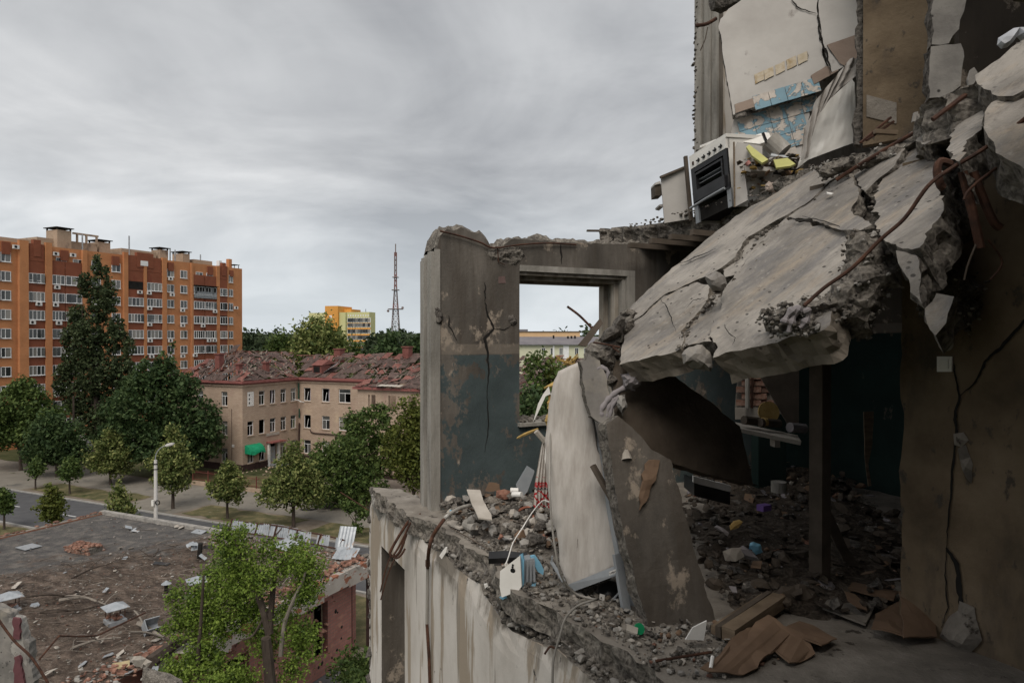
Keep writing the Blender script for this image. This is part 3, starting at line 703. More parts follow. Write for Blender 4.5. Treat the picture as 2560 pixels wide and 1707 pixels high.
for pi, (a, b, c, d) in enumerate(planes):
    ex = (b - a); L = ex.length; ex.normalize(); mid = ((c + d) / 2 - (a + b) / 2); up = (mid - ex * mid.dot(ex)); SL = up.length; up.normalize(); nrm = ex.cross(up).normalized()
    xl = lambda t: (d - a).dot(ex) * t; xr = lambda t: L + (c - b).dot(ex) * t
    u = .2
    # rafters and battens
    gr = []
    for k in range(int(L / 1.4) + 1):
        x = k * 1.4 + .3
        t0, t1 = 0., 1.
        if (d - a).dot(ex) > 0 and x < xl(1): t1 = x / xl(1)
        if x > xr(1) and xr(1) < L: t1 = min(t1, (L - x) / (L - xr(1)))
        t1 = min(t1, 1)
        if t1 < .08: continue
        p = a + ex * x - nrm * .12; q = p + up * SL * t1
        part('rafter', beam(p, q, .09, .15, nrm), m_raft, sch, False)
    r_ = 0; v = 0.
    while v < SL - .5:
        t = v / SL; x = xl(t) + rnd.uniform(0, .5)
        while x < xr(t) - .9:
            hole = fbm((x * .35, v * .35, pi * 7.), 1., 3)
            if hole < .26 and rnd.random() > .13:
                k = 1 if fbm((x * .2, v * .6, pi + 20.), 1., 3) + rnd.uniform(-.5, .5) > .36 else 0
                q = rnd.random(); kk = 0 if q < .6 else (1 if q < .85 else 2)
                jit = .05 if rnd.random() < .55 else .45
                p = a + ex * (x + rnd.uniform(-.05, .05)) + up * (v + rnd.uniform(-.15, .15)) + nrm * (.03 + rnd.uniform(0, .06) + (rnd.uniform(0, .22) if jit > .1 else 0))
                m3 = Matrix((ex, up, nrm)).transposed().to_4x4() @ Matrix.Rotation(rnd.uniform(-jit, jit), 4, 'Z') @ Matrix.Rotation(rnd.uniform(-jit, jit) * .35, 4, 'X') @ Matrix.Rotation(rnd.uniform(-jit, jit) * .35, 4, 'Y')
                if ns < 299 or pi == 3: o = link('roof_sheet', sh_me[k][kk], sch, tuple(p), m3.to_euler()); ns += 1
            x += 1.13
        v += 1.45
    # battens across
    for k in range(int(SL / .75)):
        t = (k * .75 + .3) / SL
        x0, x1 = max(0, xl(t)), min(L, xr(t))
        xx = x0
        while xx < x1 - 1:
            ln = rnd.uniform(2, 6); e_ = min(x1, xx + ln)
            if rnd.random() < .75:
                gr.append(beam(a + ex * xx + up * SL * t - nrm * .02, a + ex * e_ + up * (SL * t + rnd.uniform(-.1, .1)) - nrm * .02, .05, .05, nrm))
            xx = e_ + rnd.uniform(.2, 1)
    tag(part('battens', join(*gr), m_raft, sch, False), kind='stuff')
# shards lying on the roof
gs = []
for i in range(900):
    pi = rnd.choice((0, 1, 1, 2, 2, 3)); a, b, c, d = planes[pi]; t = rnd.random() ** .8 * .9; q = rnd.random()
    p = (a + (d - a) * t) * (1 - q) + (b + (c - b) * t) * q; up = ((c + d) / 2 - (a + b) / 2).normalized()
    an = rnd.uniform(-1.2, 1.2); dr = (Matrix.Rotation(an, 3, 'Z') @ up); L = rnd.uniform(.3, 1.3)
    gs.append(beam(p + Vector((0, 0, .12)), p + dr * L * .9 + Vector((0, 0, rnd.uniform(.1, .25))), rnd.uniform(.06, .26), .02))
g = join(*gs); tag(part('roof_shards', g, [m_rred, m_rbrown, m_raft], sch, False, mi=[(i // 6 * 7) % 3 for i in range(len(g[1]))]), kind='stuff')
part('ridge_cap', join(beam(planes[1][3], planes[1][2], .35, .1), beam(planes[0][1], planes[0][2], .3, .1), beam(planes[2][3], planes[2][2], .3, .1), beam(planes[0][0], planes[0][3], .3, .1)), m_rred, sch, False)
m_chim = M('red_chimney', [(.14, .05, .042), (.20, .08, .066)], 2, 5, .85)
for x, y, z0, z1, q in ((-6.2, 1.9, 12.5, 14.9, .4), (-2.4, 1.7, 12, 13.6, .3), (-1.6, 5.6, 12, 13.7, .32), (2.2, 16.2, 13.5, 15.4, .55), (14.6, 15.6, 13.5, 15.8, .5), (-9.5, 2.2, 12, 13.5, .3)):
    part('chimney', join(box(x - q, x + q, y - q, y + q, z0, z1), box(x - q - .12, x + q + .12, y - q - .12, y + q + .12, z1, z1 + .15)), m_chim, sch, False)
part('dormer', join(box(2.0, 3.6, 10.7, 12.6, 11.9, 13.3), ([(1.9, 10.5, 13.3), (3.8, 10.5, 13.3), (3.8, 13.5, 13.5), (1.9, 13.5, 13.5), (1.9, 12, 14.0), (3.8, 12, 14.0)], [(0, 1, 5, 4), (4, 5, 2, 3), (0, 4, 3), (1, 2, 5)])), m_chim, sch, False)
part('dormer_sheet', join(xf(corr(2.0, 1.7, 10), Matrix.Translation((3.9, 10.6, 12.2)) @ Matrix.Rotation(R(-28), 4, 'Y') @ Matrix.Rotation(R(20), 4, 'X'))), m_zinc, sch, False)
part('dormer_window', box(2.2, 3.3, 10.66, 10.7, 12.3, 13.1), m_hole, sch, False)
part('roof_flap', join(xf(corr(3.4, 1.0, 10), Matrix.Translation((18.2, 3.4, EZ - .1)) @ Matrix.Rotation(R(8), 4, 'X'))), m_paper, sch, False)

# ================================================================= FAR BUILDINGS
m_ylw = M('pale_yellow_render', [(.50, .49, .24), (.56, .55, .30)], .05, 4, .9)
m_orr = M('orange_render', [(.58, .27, .06), (.64, .31, .08)], .05, 4, .9)
YD = 365.
yb = thing('yellow_hospital', 'pale yellow and orange high-rise with rows of small windows beyond the trees', 'building', tuple(W(867, 845, YD).xy) + (0,), R(-12))
# local: x right along the windowed face, y away
k_ = YD / F
part('yellow_wall', join(box(0, 60 * k_, 0, 8, 0, H + 60 * k_ + 1)), m_ylw, yb, False)
part('yellow_wall', box(-111 * k_, -55 * k_, 3, 20, 0, H + 64 * k_), m_ylw, yb, False)
part('orange_tower', join(box(-52 * k_, -17 * k_, -3, 14, 0, H + 80 * k_), box(-17 * k_, 3 * k_, 4, 16, H + 50 * k_, H + 73 * k_)), m_orr, yb, False)
part('yellow_wall', box(-17.01 * k_, -.02, -1.5, 18, 0, H + 64 * k_), m_ylw, yb, False)
wm = mesh('window', *box(0, 1.35, -.12, -.06, 0, 2.0), m_pane); wf = mesh('window_surround', *join(box(-.25, 1.6, -.06, -.005, -.25, 2.2)), m_wfr); spn = mesh('orange_panel', *box(-.2, 1.55, -.09, -.007, 0, 1.1), m_orr)
for r_ in range(7):
    for c_ in range(9):
        x = 2.5 * k_ + c_ * 6.7 * k_; z = H + 40 * k_ - r_ * 15.3 * k_ + (3 * k_ if r_ else 0)
        link('window', wm, yb, (x, 0, z)); link('window_surround', wf, yb, (x, 0, z)); link('orange_panel', spn, yb, (x, 0, z - 1.55))
for c_ in range(9): link('window', mesh('window', *box(0, .6, -.05, -.01, 0, .9), m_wfr), yb, (2.5 * k_ + c_ * 6.7 * k_, 0, H + 54 * k_))
link('window', mesh('window', *box(0, 1.4, -.05, -.01, 0, 1.4), m_wfr), yb, (-40 * k_, -3, H + 50 * k_))
for x, z in ((-104, 24), (-82, 20)): part('orange_panel', box(x * k_, (x + 8) * k_, 2.9, 2.99, H + z * k_, H + (z + 18) * k_), m_orr, yb, False)
part('roof_plant', join(box(-60 * k_, -50 * k_, 6, 10, H + 62 * k_, H + 68 * k_), box(20 * k_, 30 * k_, 6, 10, H + 60 * k_, H + 66 * k_)), m_grey, yb, False)
part('antenna', tube([(34 * k_, 8, H + 60 * k_), (34 * k_, 8, H + 74 * k_)], .15, 4), m_dark, yb, False)
# TV mast
TD = 430.
tb = W(989, 845, TD); tv = thing('lattice_mast', 'tall red and white lattice television mast on the skyline', 'mast', (tb.x, tb.y, 0))
m_mast = M('mast_steel', [(.13, .09, .085), (.22, .19, .185)], .08, 3, .8); m_mastr = M('mast_red', [(.17, .075, .065), (.24, .12, .11)], .1, 3, .8)
zt = 235 / F * TD + H
def tw(z): return 4.2 + (.35 - 4.2) * min(1, (z / (zt * .72))) ** .8 if z < zt * .72 else .35 + .0 * z
sec = 22; gs = {}
for i in range(sec):
    z0, z1 = zt * .93 * i / sec, zt * .93 * (i + 1) / sec; a, b = max(.6, tw(z0)), max(.6, tw(z1)); gl = gs.setdefault((i // 3, (i // 3) % 2 and i > 9), [])
    for sx_, sy_ in ((-1, -1), (1, -1), (1, 1), (-1, 1)): gl.append(tube([(sx_ * a, sy_ * a, z0), (sx_ * b, sy_ * b, z1)], .22, 4))
    for (p, q) in (((-1, -1), (1, -1)), ((1, -1), (1, 1)), ((1, 1), (-1, 1)), ((-1, 1), (-1, -1))):
        gl.append(tube([(p[0] * a, p[1] * a, z0), (q[0] * b, q[1] * b, z1)], .1, 3)); gl.append(tube([(q[0] * a, q[1] * a, z0), (p[0] * b, p[1] * b, z1)], .1, 3)); gl.append(tube([(p[0] * b, p[1] * b, z1), (q[0] * b, q[1] * b, z1)], .1, 3))
for kq, g_ in gs.items(): part('lattice_section', join(*g_), m_mastr if kq[1] else m_mast, tv, False)
part('antenna', tube([(0, 0, zt * .9), (0, 0, zt)], .35, 5), m_mast, tv, False)
part('platform', join(*[box(-a, a, -a, a, z, z + .4) for a, z in ((4.2, H + 18), (2.2, H + 30), (1.8, H + 38))]), m_mast, tv, False)
part('dish_antenna', join(*[xf(cyl((0, 0, 0), .8, .4, 10), Matrix.Translation(p) @ Matrix.Rotation(R(90), 4, 'X')) for p in ((-4.5, -1, H + 17), (4.6, -1, H + 19))]), m_mast, tv, False)
# school and long roof seen through the window hole
m_cream = M('cream_render', [(.50, .50, .36), (.56, .56, .42)], .2, 5, .9); m_slate = M('grey_metal_roof', [(.12, .11, .12), (.18, .165, .17)], .3, 6, .6)
LD = 185.; c_ = W(1290, 845, LD)
cb_ = thing('cream_building', 'cream building with a grey metal roof seen through the empty window opening', 'building', (c_.x, c_.y, 0), 0)
q = LD / F
part('cream_wall', box(0, 330 * q, 0, 14, 0, H - 16 * q), m_cream, cb_, False)
part('grey_roof', ([(-1, -1, H - 16 * q), (335 * q, -1, H - 16 * q), (335 * q, 7, H + 3.5 * q), (-1, 7, H + 3.5 * q), (-1, 15, H - 16 * q), (335 * q, 15, H - 16 * q)], [(0, 1, 2, 3), (3, 2, 5, 4), (0, 3, 4), (1, 5, 2)]), m_slate, cb_, False)
part('white_cornice', join(box(0, 330 * q, -.5, -.003, H - 18.5 * q, H - 16.2 * q), *[box(x * q, (x + 4) * q, -.3, -.003, 0, H - 18.6 * q) for x in (92, 118, 128)], box(118 * q, 132 * q, -.2, -.004, 0, H - 18.6 * q)), m_wfr, cb_, False)
wm2 = mesh('window', *join(box(0, 1.0, -.1, -.004, 0, .08), box(0, 1.0, -.1, -.004, 1.75, 1.85), box(0, .09, -.1, -.004, .08, 1.75), box(.46, .54, -.1, -.004, .08, 1.75), box(.91, 1., -.1, -.004, .08, 1.75)), m_wfr); wp2 = mesh('pane', *box(.09, .91, -.06, -.005, .08, 1.75), m_pane)
for zz_ in (H - 41.5 * q, H - 68 * q, H - 95 * q):
    for x in (64, 86, 108, 147, 170, 192, 214):
        o = link('window', wm2, cb_, (x * q, 0, zz_)); link('pane', wp2, o)
for x, z in ((1385 - 1290, 4), (1422 - 1290, 2), (1431 - 1290, 2.5), (1440 - 1290, 3), (1352 - 1290, -6)): part('chimney', box(x * q, (x + 4) * q, 5, 6, H + (z - 8) * q, H + (z + 3) * q), m_dark, cb_, False)
PD = 230.; pb_ = W(1280, 845, PD)
pb = thing('peach_block', 'long low peach-coloured block showing above the grey metal roof', 'building', (pb_.x, pb_.y, 0)); q = PD / F
part('peach_wall', box(0, 170 * q, 0, 12, 0, H + 16 * q), M('peach_render', [(.55, .36, .20), (.60, .41, .24)], .2, 4, .9), pb, False)
part('roof_box', join(box(10 * q, 40 * q, 2, 8, H + 16.1 * q, H + 22 * q), box(-2, 172 * q, -.4, 12.4, H + 16.01 * q, H + 17 * q)), m_slate, pb, False)
# small roofs far off
m_farw = M('far_wall', [(.35, .33, .30), (.5, .47, .42)], .1)
for i, (px, D, w_, h_, mt_, lb) in enumerate(((640, 330, 14, 8, m_slate, 'low grey-roofed shed in the far trees right of the orange block'), (700, 420, 10, 9, m_white, 'small white house far off beyond the trees'), (900, 260, 26, 10.5, m_white, 'long low white roof behind the trees near the yellow high-rise'), (1030, 300, 18, 9, m_slate, 'grey shed roof far off near the mast'), (655, 240, 12, 9.5, m_rbrown, 'rusty brown roof of a low house behind the round tree'))):
    p = W(px, 845, D); t_ = thing('far_house', lb, 'house', (p.x, p.y, 0), R(rnd.uniform(-25, 25)))
    part('wall', box(-w_ / 2, w_ / 2, -4, 4, 0, h_ - 2), m_farw, t_, False)
    part('roof', ([(-w_ / 2 - .5, -4.5, h_ - 2), (w_ / 2 + .5, -4.5, h_ - 2), (w_ / 2 + .5, 0, h_), (-w_ / 2 - .5, 0, h_), (-w_ / 2 - .5, 4.5, h_ - 2), (w_ / 2 + .5, 4.5, h_ - 2)], [(0, 1, 2, 3), (3, 2, 5, 4), (0, 3, 4), (1, 5, 2)]), mt_, t_, False)
# ================================================================= TREES
def leafmat(name, c0, c1, c2):
    m = Mat(name); g_ = m.n('ShaderNodeNewGeometry'); v = m.co()
    f = m.math('ADD', m.math('MULTIPLY', g_.outputs['Random Per Island'], .55), m.math('MULTIPLY', m.noise(v, .55, 3, .6), .6))
    c = m.ramp(f, [(.25, c0), (.55, c1), (.85, c2)])
    tr = m.n('ShaderNodeBsdfTranslucent'); m.put(c, tr.inputs[0]); m.put(c, m.b.inputs['Base Color']); m.b.inputs['Roughness'].default_value = .6; m.b.inputs['Specular IOR Level'].default_value = .15
    ms_ = m.n('ShaderNodeMixShader'); ms_.inputs[0].default_value = .25
    m.t.links.new(m.b.outputs[0], ms_.inputs[1]); m.t.links.new(tr.outputs[0], ms_.inputs[2]); m.t.links.new(ms_.outputs[0], m.t.nodes['Material Output'].inputs[0])
    return m.m
L_dark = leafmat('leaf_dark_green', (.018, .036, .013), (.040, .070, .024), (.085, .122, .046))
L_pop = leafmat('leaf_poplar', (.022, .034, .015), (.045, .064, .028), (.088, .112, .050))
L_lin = leafmat('leaf_linden', (.042, .064, .018), (.10, .13, .036), (.27, .28, .10))
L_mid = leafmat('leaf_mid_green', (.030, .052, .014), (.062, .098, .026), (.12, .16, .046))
L_yel = leafmat('leaf_yellow_green', (.045, .060, .012), (.085, .105, .022), (.14, .15, .035))
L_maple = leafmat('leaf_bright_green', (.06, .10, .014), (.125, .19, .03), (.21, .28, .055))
L_far = leafmat('leaf_far', (.028, .045, .024), (.045, .065, .032), (.07, .09, .045))
m_bark = M('bark', [(.035, .026, .02), (.08, .062, .05)], 6, 7, .95, .7, 20, .01, st=(1, 1, .25))
m_barkl = M('pale_bark', [(.14, .12, .10), (.24, .21, .18)], 6, 7, .95, .6, 20, .01, st=(1, 1, .25))
nr = np.random.RandomState(5)
def leaves(C, spread, size, per, rs=nr, drop=0.):
    """C: n x 3 clump centres; returns (V, F) arrays of 4-point leaves"""
    n = len(C) * per
    c = np.repeat(C, per, 0) + rs.normal(0, 1, (n, 3)) * spread
    d = rs.normal(0, 1, (n, 3)); d[:, 2] = np.abs(d[:, 2]) * .8 + .25; d /= np.linalg.norm(d, axis=1)[:, None]
    t = rs.normal(0, 1, (n, 3)); t -= d * (t * d).sum(1)[:, None]; t /= np.linalg.norm(t, axis=1)[:, None]; b = np.cross(d, t)
    s_ = size * rs.uniform(.6, 1.35, (n, 1))
    V = np.stack([c - t * s_, c + b * s_ * .55 - t * s_ * .1 + d * s_ * .12, c + t * s_, c - b * s_ * .55 - t * s_ * .1 + d * s_ * .12], 1).reshape(-1, 3)
    return V, n
def leaf_obj(name, V, n, m, par):
    me = bpy.data.meshes.new(name); me.vertices.add(len(V)); me.vertices.foreach_set('co', np.ascontiguousarray(V, dtype=np.float32).ravel())
    me.loops.add(n * 4); me.loops.foreach_set('vertex_index', np.arange(n * 4, dtype=np.int32)); me.polygons.add(n)
    me.polygons.foreach_set('loop_start', np.arange(0, n * 4, 4, dtype=np.int32)); me.polygons.foreach_set('loop_total', np.full(n, 4, dtype=np.int32))
    me.materials.append(m); me.update(calc_edges=True); return link(name, me, par)
def blob_clumps(blobs, n, rs=nr, inner=.35):
    """clump centres in a union of ellipsoids, biased to the shell; blobs (cx,cy,cz,rx,ry,rz)"""
    o = []; w_ = np.array([b[3] * b[4] * b[5] for b in blobs]) ** .67; w_ /= w_.sum()
    for b, k in zip(blobs, (w_ * n).astype(int) + 1):
        d = rs.normal(0, 1, (k, 3)); d /= np.linalg.norm(d, axis=1)[:, None]; r_ = np.where(rs.rand(k) < inner, rs.rand(k) ** .5 * .8, rs.uniform(.78, 1.05, k))[:, None]
        o.append(np.array(b[:3]) + d * r_ * np.array(b[3:6]))
    return np.vstack(o)
def limbs(h0, tips, r0, trunk_top, lean=(0, 0)):
    gs = []; tp = Vector((lean[0], lean[1], trunk_top))
    pts = [Vector((0, 0, -.1)), Vector((lean[0] * .3 + rnd.uniform(-.05, .05) * h0, lean[1] * .3, trunk_top * .45)), tp]
    gs.append(tube(smooth_path(pts, 4), [r0 * (1 - .5 * i / 8) for i in range(9)], 7))
    for t in tips:
        t = Vector(t); s0 = tp * rnd.uniform(.45, .95); mid = (s0 + t) / 2 + Vector((rnd.uniform(-.1, .1), rnd.uniform(-.1, .1), .05)) * (t - s0).length
        gs.append(tube(smooth_path([s0, mid, t], 3), [r0 * .5 * (1 - i / 6.6) for i in range(7)], 5))
    return join(*gs)
def tree(name, label, cat, base, blobs, nclump, per, lsize, spread, mat_, r0, trunk_top, group=None, bark=None, ntip=7):
    t = thing(name, label, cat, tuple(base), 0, group)
    C = blob_clumps(blobs, nclump); C += nr.normal(0, 1, C.shape) * (spread * .6 + .02 * max(b_[3] for b_ in blobs)) * np.where(nr.rand(len(C), 1) < .2, 1.5, .6); V, n = leaves(C, spread, lsize, per)
    leaf_obj('crown', V, n, mat_, t)
    tips = [C[nr.randint(len(C))] * .9 for _ in range(ntip)]
    part('trunk', limbs(1, tips, r0, trunk_top), bark or m_bark, t, False); return t
def gpos(px, n_=None, D=None):
    k = (px - 1280) / F
    if D is None: D = n_ / (.426 * k + .905)
    return Vector((k * D, D, 0)), D
def conic(h, w_, zb, seed=0, lob=9, top=.25):
    """egg shaped crown: lobes round a core; h total height, w_ crown width, zb crown base"""
    r_ = random.Random(seed); o = []; ch = h - zb
    for i in range(lob):
        t = (i + .5) / lob; z = zb + ch * (.10 + .84 * t); rr = w_ / 2 * (math.sin(math.pi * min(1, (t * .85 + .16))) ** .8) * (1 - .35 * t)
        a = i * 2.4 + r_.uniform(-.4, .4); o.append((math.cos(a) * rr * .42, math.sin(a) * rr * .42, z, max(rr * .72, w_ * .09), max(rr * .72, w_ * .09), ch / lob * 1.1))
    o.append((0, 0, h - ch * .12, w_ * top * .4, w_ * top * .4, ch * .13)); return o
# street lindens:  px, n, top py, width px, crown base (fraction), label
lind = [(275, 52.0, 1072, 122, .12, 'broad linden with pale blossom left of the street lamp', L_lin, 620),
        (431, 47.4, 1066, 122, .18, 'tall linden with pale blossom directly right of the street lamp', L_lin, 620),
        (568, 47.0, 1153, 94, .27, 'small egg-shaped linden in front of the red railing', L_lin, 380),
        (173, 47.0, 1143, 58, .36, 'thin young tree on the dry grass strip with a sparse crown', L_mid, 160),
        (87, 46.8, 1148, 44, .45, 'smallest sparse sapling on the far left of the grass strip', L_mid, 90),
        (128, 35.5, 1216, 72, .33, 'yellowish young linden at the near edge of the road', L_yel, 220),
        (298, 35.0, 1206, 92, .2, 'young linden peeking over the flat roof parapet', L_lin, 260),
        (8, 35.8, 1222, 52, .42, 'slender young tree at the left edge beside the road', L_mid, 150)]
for i, (px, n_, top, wpx, cb0, lb, mt_, nc) in enumerate(lind):
    p, D = gpos(px, n_); h = H - (top - 845) / F * D; w_ = wpx / F * D
    tree('linden_tree', lb, 'tree', p, conic(h, w_, h * cb0, i, 11), nc, 9, .13 + .0005 * D, .02 * D ** .5 * 1.1, mt_, .035 * h ** .7 + .03, h * .55, 'young trees along the street')
p, D = gpos(733, 47.4); k = D / F
tree('linden_tree', 'spreading linden in the middle of the grass strip with a forked trunk', 'tree', p,
     [(-28 * k, 0, 2.9, 2.1, 1.9, 1.0), (30 * k, .3, 2.9, 2.0, 1.9, 1.1), (0, 0, 4.0, 2.3, 2.0, 1.5), (-8 * k, 0, 5.5, 1.5, 1.4, 1.2), (0, 0, 6.9, .8, .8, .9), (-50 * k, 0, 3.8, 1.0, 1.0, .7), (48 * k, .2, 4.0, 1.1, 1.0, .9), (25 * k, 0, 5.3, 1.1, 1.1, .8)], 900, 9, .16, .16, L_lin, .20, 3.0, 'young trees along the street', None, 10)
p, D = gpos(888, 47.1)
tree('sapling', 'crooked sapling beside the pale pavement near the broken ledge', 'tree', p, [(-.3, 0, 2.6, 1.1, .8, .45), (.5, 0, 2.1, .8, .7, .4), (-.9, 0, 2.9, .7, .6, .3), (.05, 0, .9, .4, .4, .5)], 110, 9, .15, .13, L_mid, .07, 2.0)
p, D = gpos(865, 55.2)
tree('bushy_tree', 'wide bushy tree behind the red railing right of the forked linden', 'tree', p, [(-1, 0, 3.0, 3.3, 2.2, 2.2), (1.6, 0, 2.4, 2.4, 2, 1.9), (-2.2, 0, 4.8, 1.5, 1.5, 1.6), (.2, 0, 5.6, 2, 1.7, 1.5), (-1, 0, 1.5, 3, 2, 1.2)], 1100, 9, .18, .2, L_mid, .16, 2.2)
p, D = gpos(922, 60)
tree('shade_tree', 'dark loose-crowned tree in front of the school facade', 'tree', p, [(0, 0, 7.2, 2.6, 2.2, 2.2), (-2, 0, 5.4, 1.9, 1.8, 1.8), (2.0, 0, 5, 2.2, 1.8, 2.0), (1.2, 0, 9, 1.3, 1.2, 1.0), (-1.8, 0, 8.2, 1.2, 1.1, .9), (0, 0, 3, 2.2, 2, 1.4)], 750, 9, .2, .2, L_mid, .2, 3.5)
p, D = gpos(1034, 55)
tree('tall_linden', 'tall light green tree beside the left edge of the ruined window wall', 'tree', p, [(0, 0, 9.6, 1.5, 1.5, 2.0), (-.6, 0, 7.2, 2.3, 2, 2), (1, 0, 4.8, 2.6, 2, 2.2), (-.9, 0, 5.4, 1.7, 1.6, 1.6), (1.5, 0, 8.3, 1.8, 1.7, 1.9)], 1300, 9, .18, .2, L_yel, .2, 3.5)
# big dark maple and poplar by the orange block
p = Vector((-43.0, 83.5, 0))
tree('dark_maple', 'large dark green maple filling the space beside the pale school', 'tree', p, [(-1.5, 0, 8.2, 5.2, 4.5, 3.6), (3.4, 0, 6.8, 3.6, 3.4, 3.4), (-.6, 0, 12.2, 2.6, 2.5, 2.3), (2.4, 0, 11.2, 2.2, 2, 1.6), (-4.6, 0, 5.0, 3.0, 3, 2.6), (1, -1, 4.4, 4.6, 3.6, 2.6), (5.4, 0, 4.6, 2.0, 2.4, 2.6), (-3.0, 0, 11.2, 1.8, 1.8, 1.5), (.7, 0, 14.0, .9, .9, 1.1)], 2300, 10, .25, .22, L_dark, .4, 4.5, None, None, 14)
p = Vector((-61.5, 101, 0)); bl = []
for x, z, r_, rz in ((0, 4.5, 3.3, 3), (-2.2, 8, 2.6, 3.2), (2.2, 7, 2.8, 3.5), (.4, 12, 3.3, 3.5), (-2.9, 13.5, 2.0, 3), (3.3, 12, 2.0, 3), (-.6, 17, 2.6, 3.5), (2.2, 17.5, 1.9, 3), (-2.4, 19.5, 1.5, 3), (0, 22, 2.0, 3.2), (1.9, 23, 1.2, 2.6), (-1.5, 25, 1.1, 2.2), (.5, 27, .75, 2.6), (1.6, 26, .6, 1.8), (4.6, 9, 1.5, 2.6), (-4.3, 10.5, 1.3, 2.6), (-3.6, 17, .8, 1.8), (4.0, 15.5, .9, 1.7)):
    bl.append((x * 1.18, nr.uniform(-1, 1), z, r_ * .84, r_ * .84, rz * .9))
tree('poplar_tree', 'very tall dark poplar rising in front of the orange apartment block', 'tree', p, bl, 3300, 10, .23, .17, L_pop, .45, 14, None, None, 16)
p, D = gpos(50, D=88)
tree('acacia_tree', 'feathery dark green acacia at the left edge below the apartment block', 'tree', p, [(0, 0, 8.3, 3.8, 3, 2.4), (-3, 0, 6.4, 3.4, 3, 2.6), (2.6, 0, 6.0, 2.8, 2.6, 2.2), (.6, 0, 10.6, 1.6, 1.6, 1.2), (-1.5, 0, 4.6, 4, 3, 1.6), (4.2, 0, 7.4, 1.4, 1.3, .7)], 1700, 9, .22, .28, L_mid, .25, 4.0)
p, D = gpos(140, D=84)
tree('dark_bush_tree', 'low dark bushy tree between the acacia and the poplar', 'tree', p, [(0, 0, 4.6, 3.2, 2.6, 2.4), (-1.6, 0, 3.2, 2.4, 2, 1.8), (2.0, 0, 3.0, 1.9, 1.8, 1.6), (-.6, 0, 6.5, 1.8, 1.6, 1.3)], 1000, 9, .22, .26, L_dark, .2, 3.0)
# lighter tree right side of school, annex and background rows
def bg(px, D, top, wpx, mt_, lb, nm='leafy_tree', n_=420, grp=None, ls=None, mul=1.):
    p, _ = gpos(px, D=D); h = H - (top - 845) / F * D; w_ = wpx / F * D; r_ = random.Random(int(px * 7 + D)); bl = []
    for i in range(9):
        a = r_.uniform(0, 6.3); q = r_.uniform(.1, .62) * w_ / 2; z = h * r_.uniform(.38, .74); rr = w_ * r_.uniform(.20, .30)
        bl.append((math.cos(a) * q, math.sin(a) * q * .7, z, rr, rr, min(rr * .9, (h - z) * .95)))
    bl.append((0, 0, h * .72, w_ * .3, w_ * .28, h * .27)); bl.append((0, 0, h * .45, w_ * .44, w_ * .36, h * .3))
    return tree(nm, lb, 'tree', p, bl, n_, 8, ls or (.12 + D * .0032), .06 + D * .0042, mt_, w_ * .03, h * .4, grp)
bg(795, 142, 793, 185, L_lin, 'big round-crowned tree behind the school roof left of the yellow high-rise', 'round_tree', 3800, None, .42)
bg(702, 150, 822, 90, L_mid, 'lower left lobe tree beside the big round-crowned tree', 'round_tree', 1100, None, .42)
bg(885, 150, 850, 60, L_mid, 'small tree right of the big round-crowned tree', 'round_tree', 500, None, .42)
far = [(612, 260, 828, 46), (640, 380, 836, 40), (668, 230, 846, 60), (935, 240, 848, 60), (975, 210, 832, 74), (1012, 230, 838, 62), (1045, 200, 834, 70), (1000, 330, 828, 60), (1075, 260, 836, 70), (950, 380, 840, 60), (690, 420, 838, 50), (600, 340, 842, 40), (580, 240, 850, 50)]
ORD = 'leftmost second third fourth fifth sixth seventh eighth ninth tenth eleventh twelfth thirteenth'.split()
for i, (px, D, t, w_) in enumerate(sorted(far)): bg(px, D, t, w_, L_far if D > 215 else L_dark, 'dark green skyline tree, ' + ORD[i] + (' in the row beyond the school' if not i else ' from the left in the row beyond the school'), 'skyline_tree', 520, 'trees along the skyline')
for px, D, t, w_, lb, mt_ in ((1345, 71, 872, 90, 'light green tree seen through the lower left of the window opening', L_mid), (1412, 69, 900, 100, 'dense green tree seen through the window opening above the white board', L_mid), (1325, 66, 965, 110, 'dark tree in the lower corner of the window opening', L_dark), (1378, 72, 890, 70, 'yellowish tree behind the others in the window opening', L_yel), (1500, 100, 880, 120, 'tree hidden mostly by the fallen slab in the window opening', L_mid)):
    bg(px, D, t, w_, mt_, lb, 'leafy_tree', 700, None, .26)
for i, (px, D, t, w_) in enumerate(((1389, 300, 818, 12), (1469, 300, 818, 12), (1420, 330, 828, 20))): bg(px, D, t, w_, L_far, ('left', 'right', 'middle, lower')[i] + ' tree top showing above the peach block', 'skyline_tree', 90, 'tree tops above the peach block')
# line of trees in the town beyond (reads as one mass)
C = []
for i in range(900):
    a = nr.uniform(-.75, .75); D = nr.uniform(420, 900); h = nr.uniform(6, 11.5) + D * .002
    C.append((math.sin(a) * D, math.cos(a) * D, h * nr.uniform(.3, 1)))
t_ = None; V, n = leaves(np.array(C), 4.5, 1.6, 45); o = leaf_obj('distant_trees', V, n, L_far, None); tag(o, 'distant belt of trees along the horizon', 'trees', kind='stuff')
# shrubs and grasses low down by the brick ruin
for px, py, w_, lb in ((885, 1628, 2.3, 'bushy shrub by the low brick parapet under the canopy'), (885, 1700, 2.4, 'lower shrub growing beside the brick rubble')):
    p = Wz(px, py, 2.2); p.z = 0
    tree('shrub', lb, 'shrub', p, [(0, 0, 1.3, w_ / 2, w_ / 2, 1.1), (.5, .4, .8, w_ / 2, w_ / 2, .8)], 260, 9, .11, .14, L_mid, .05, .8)
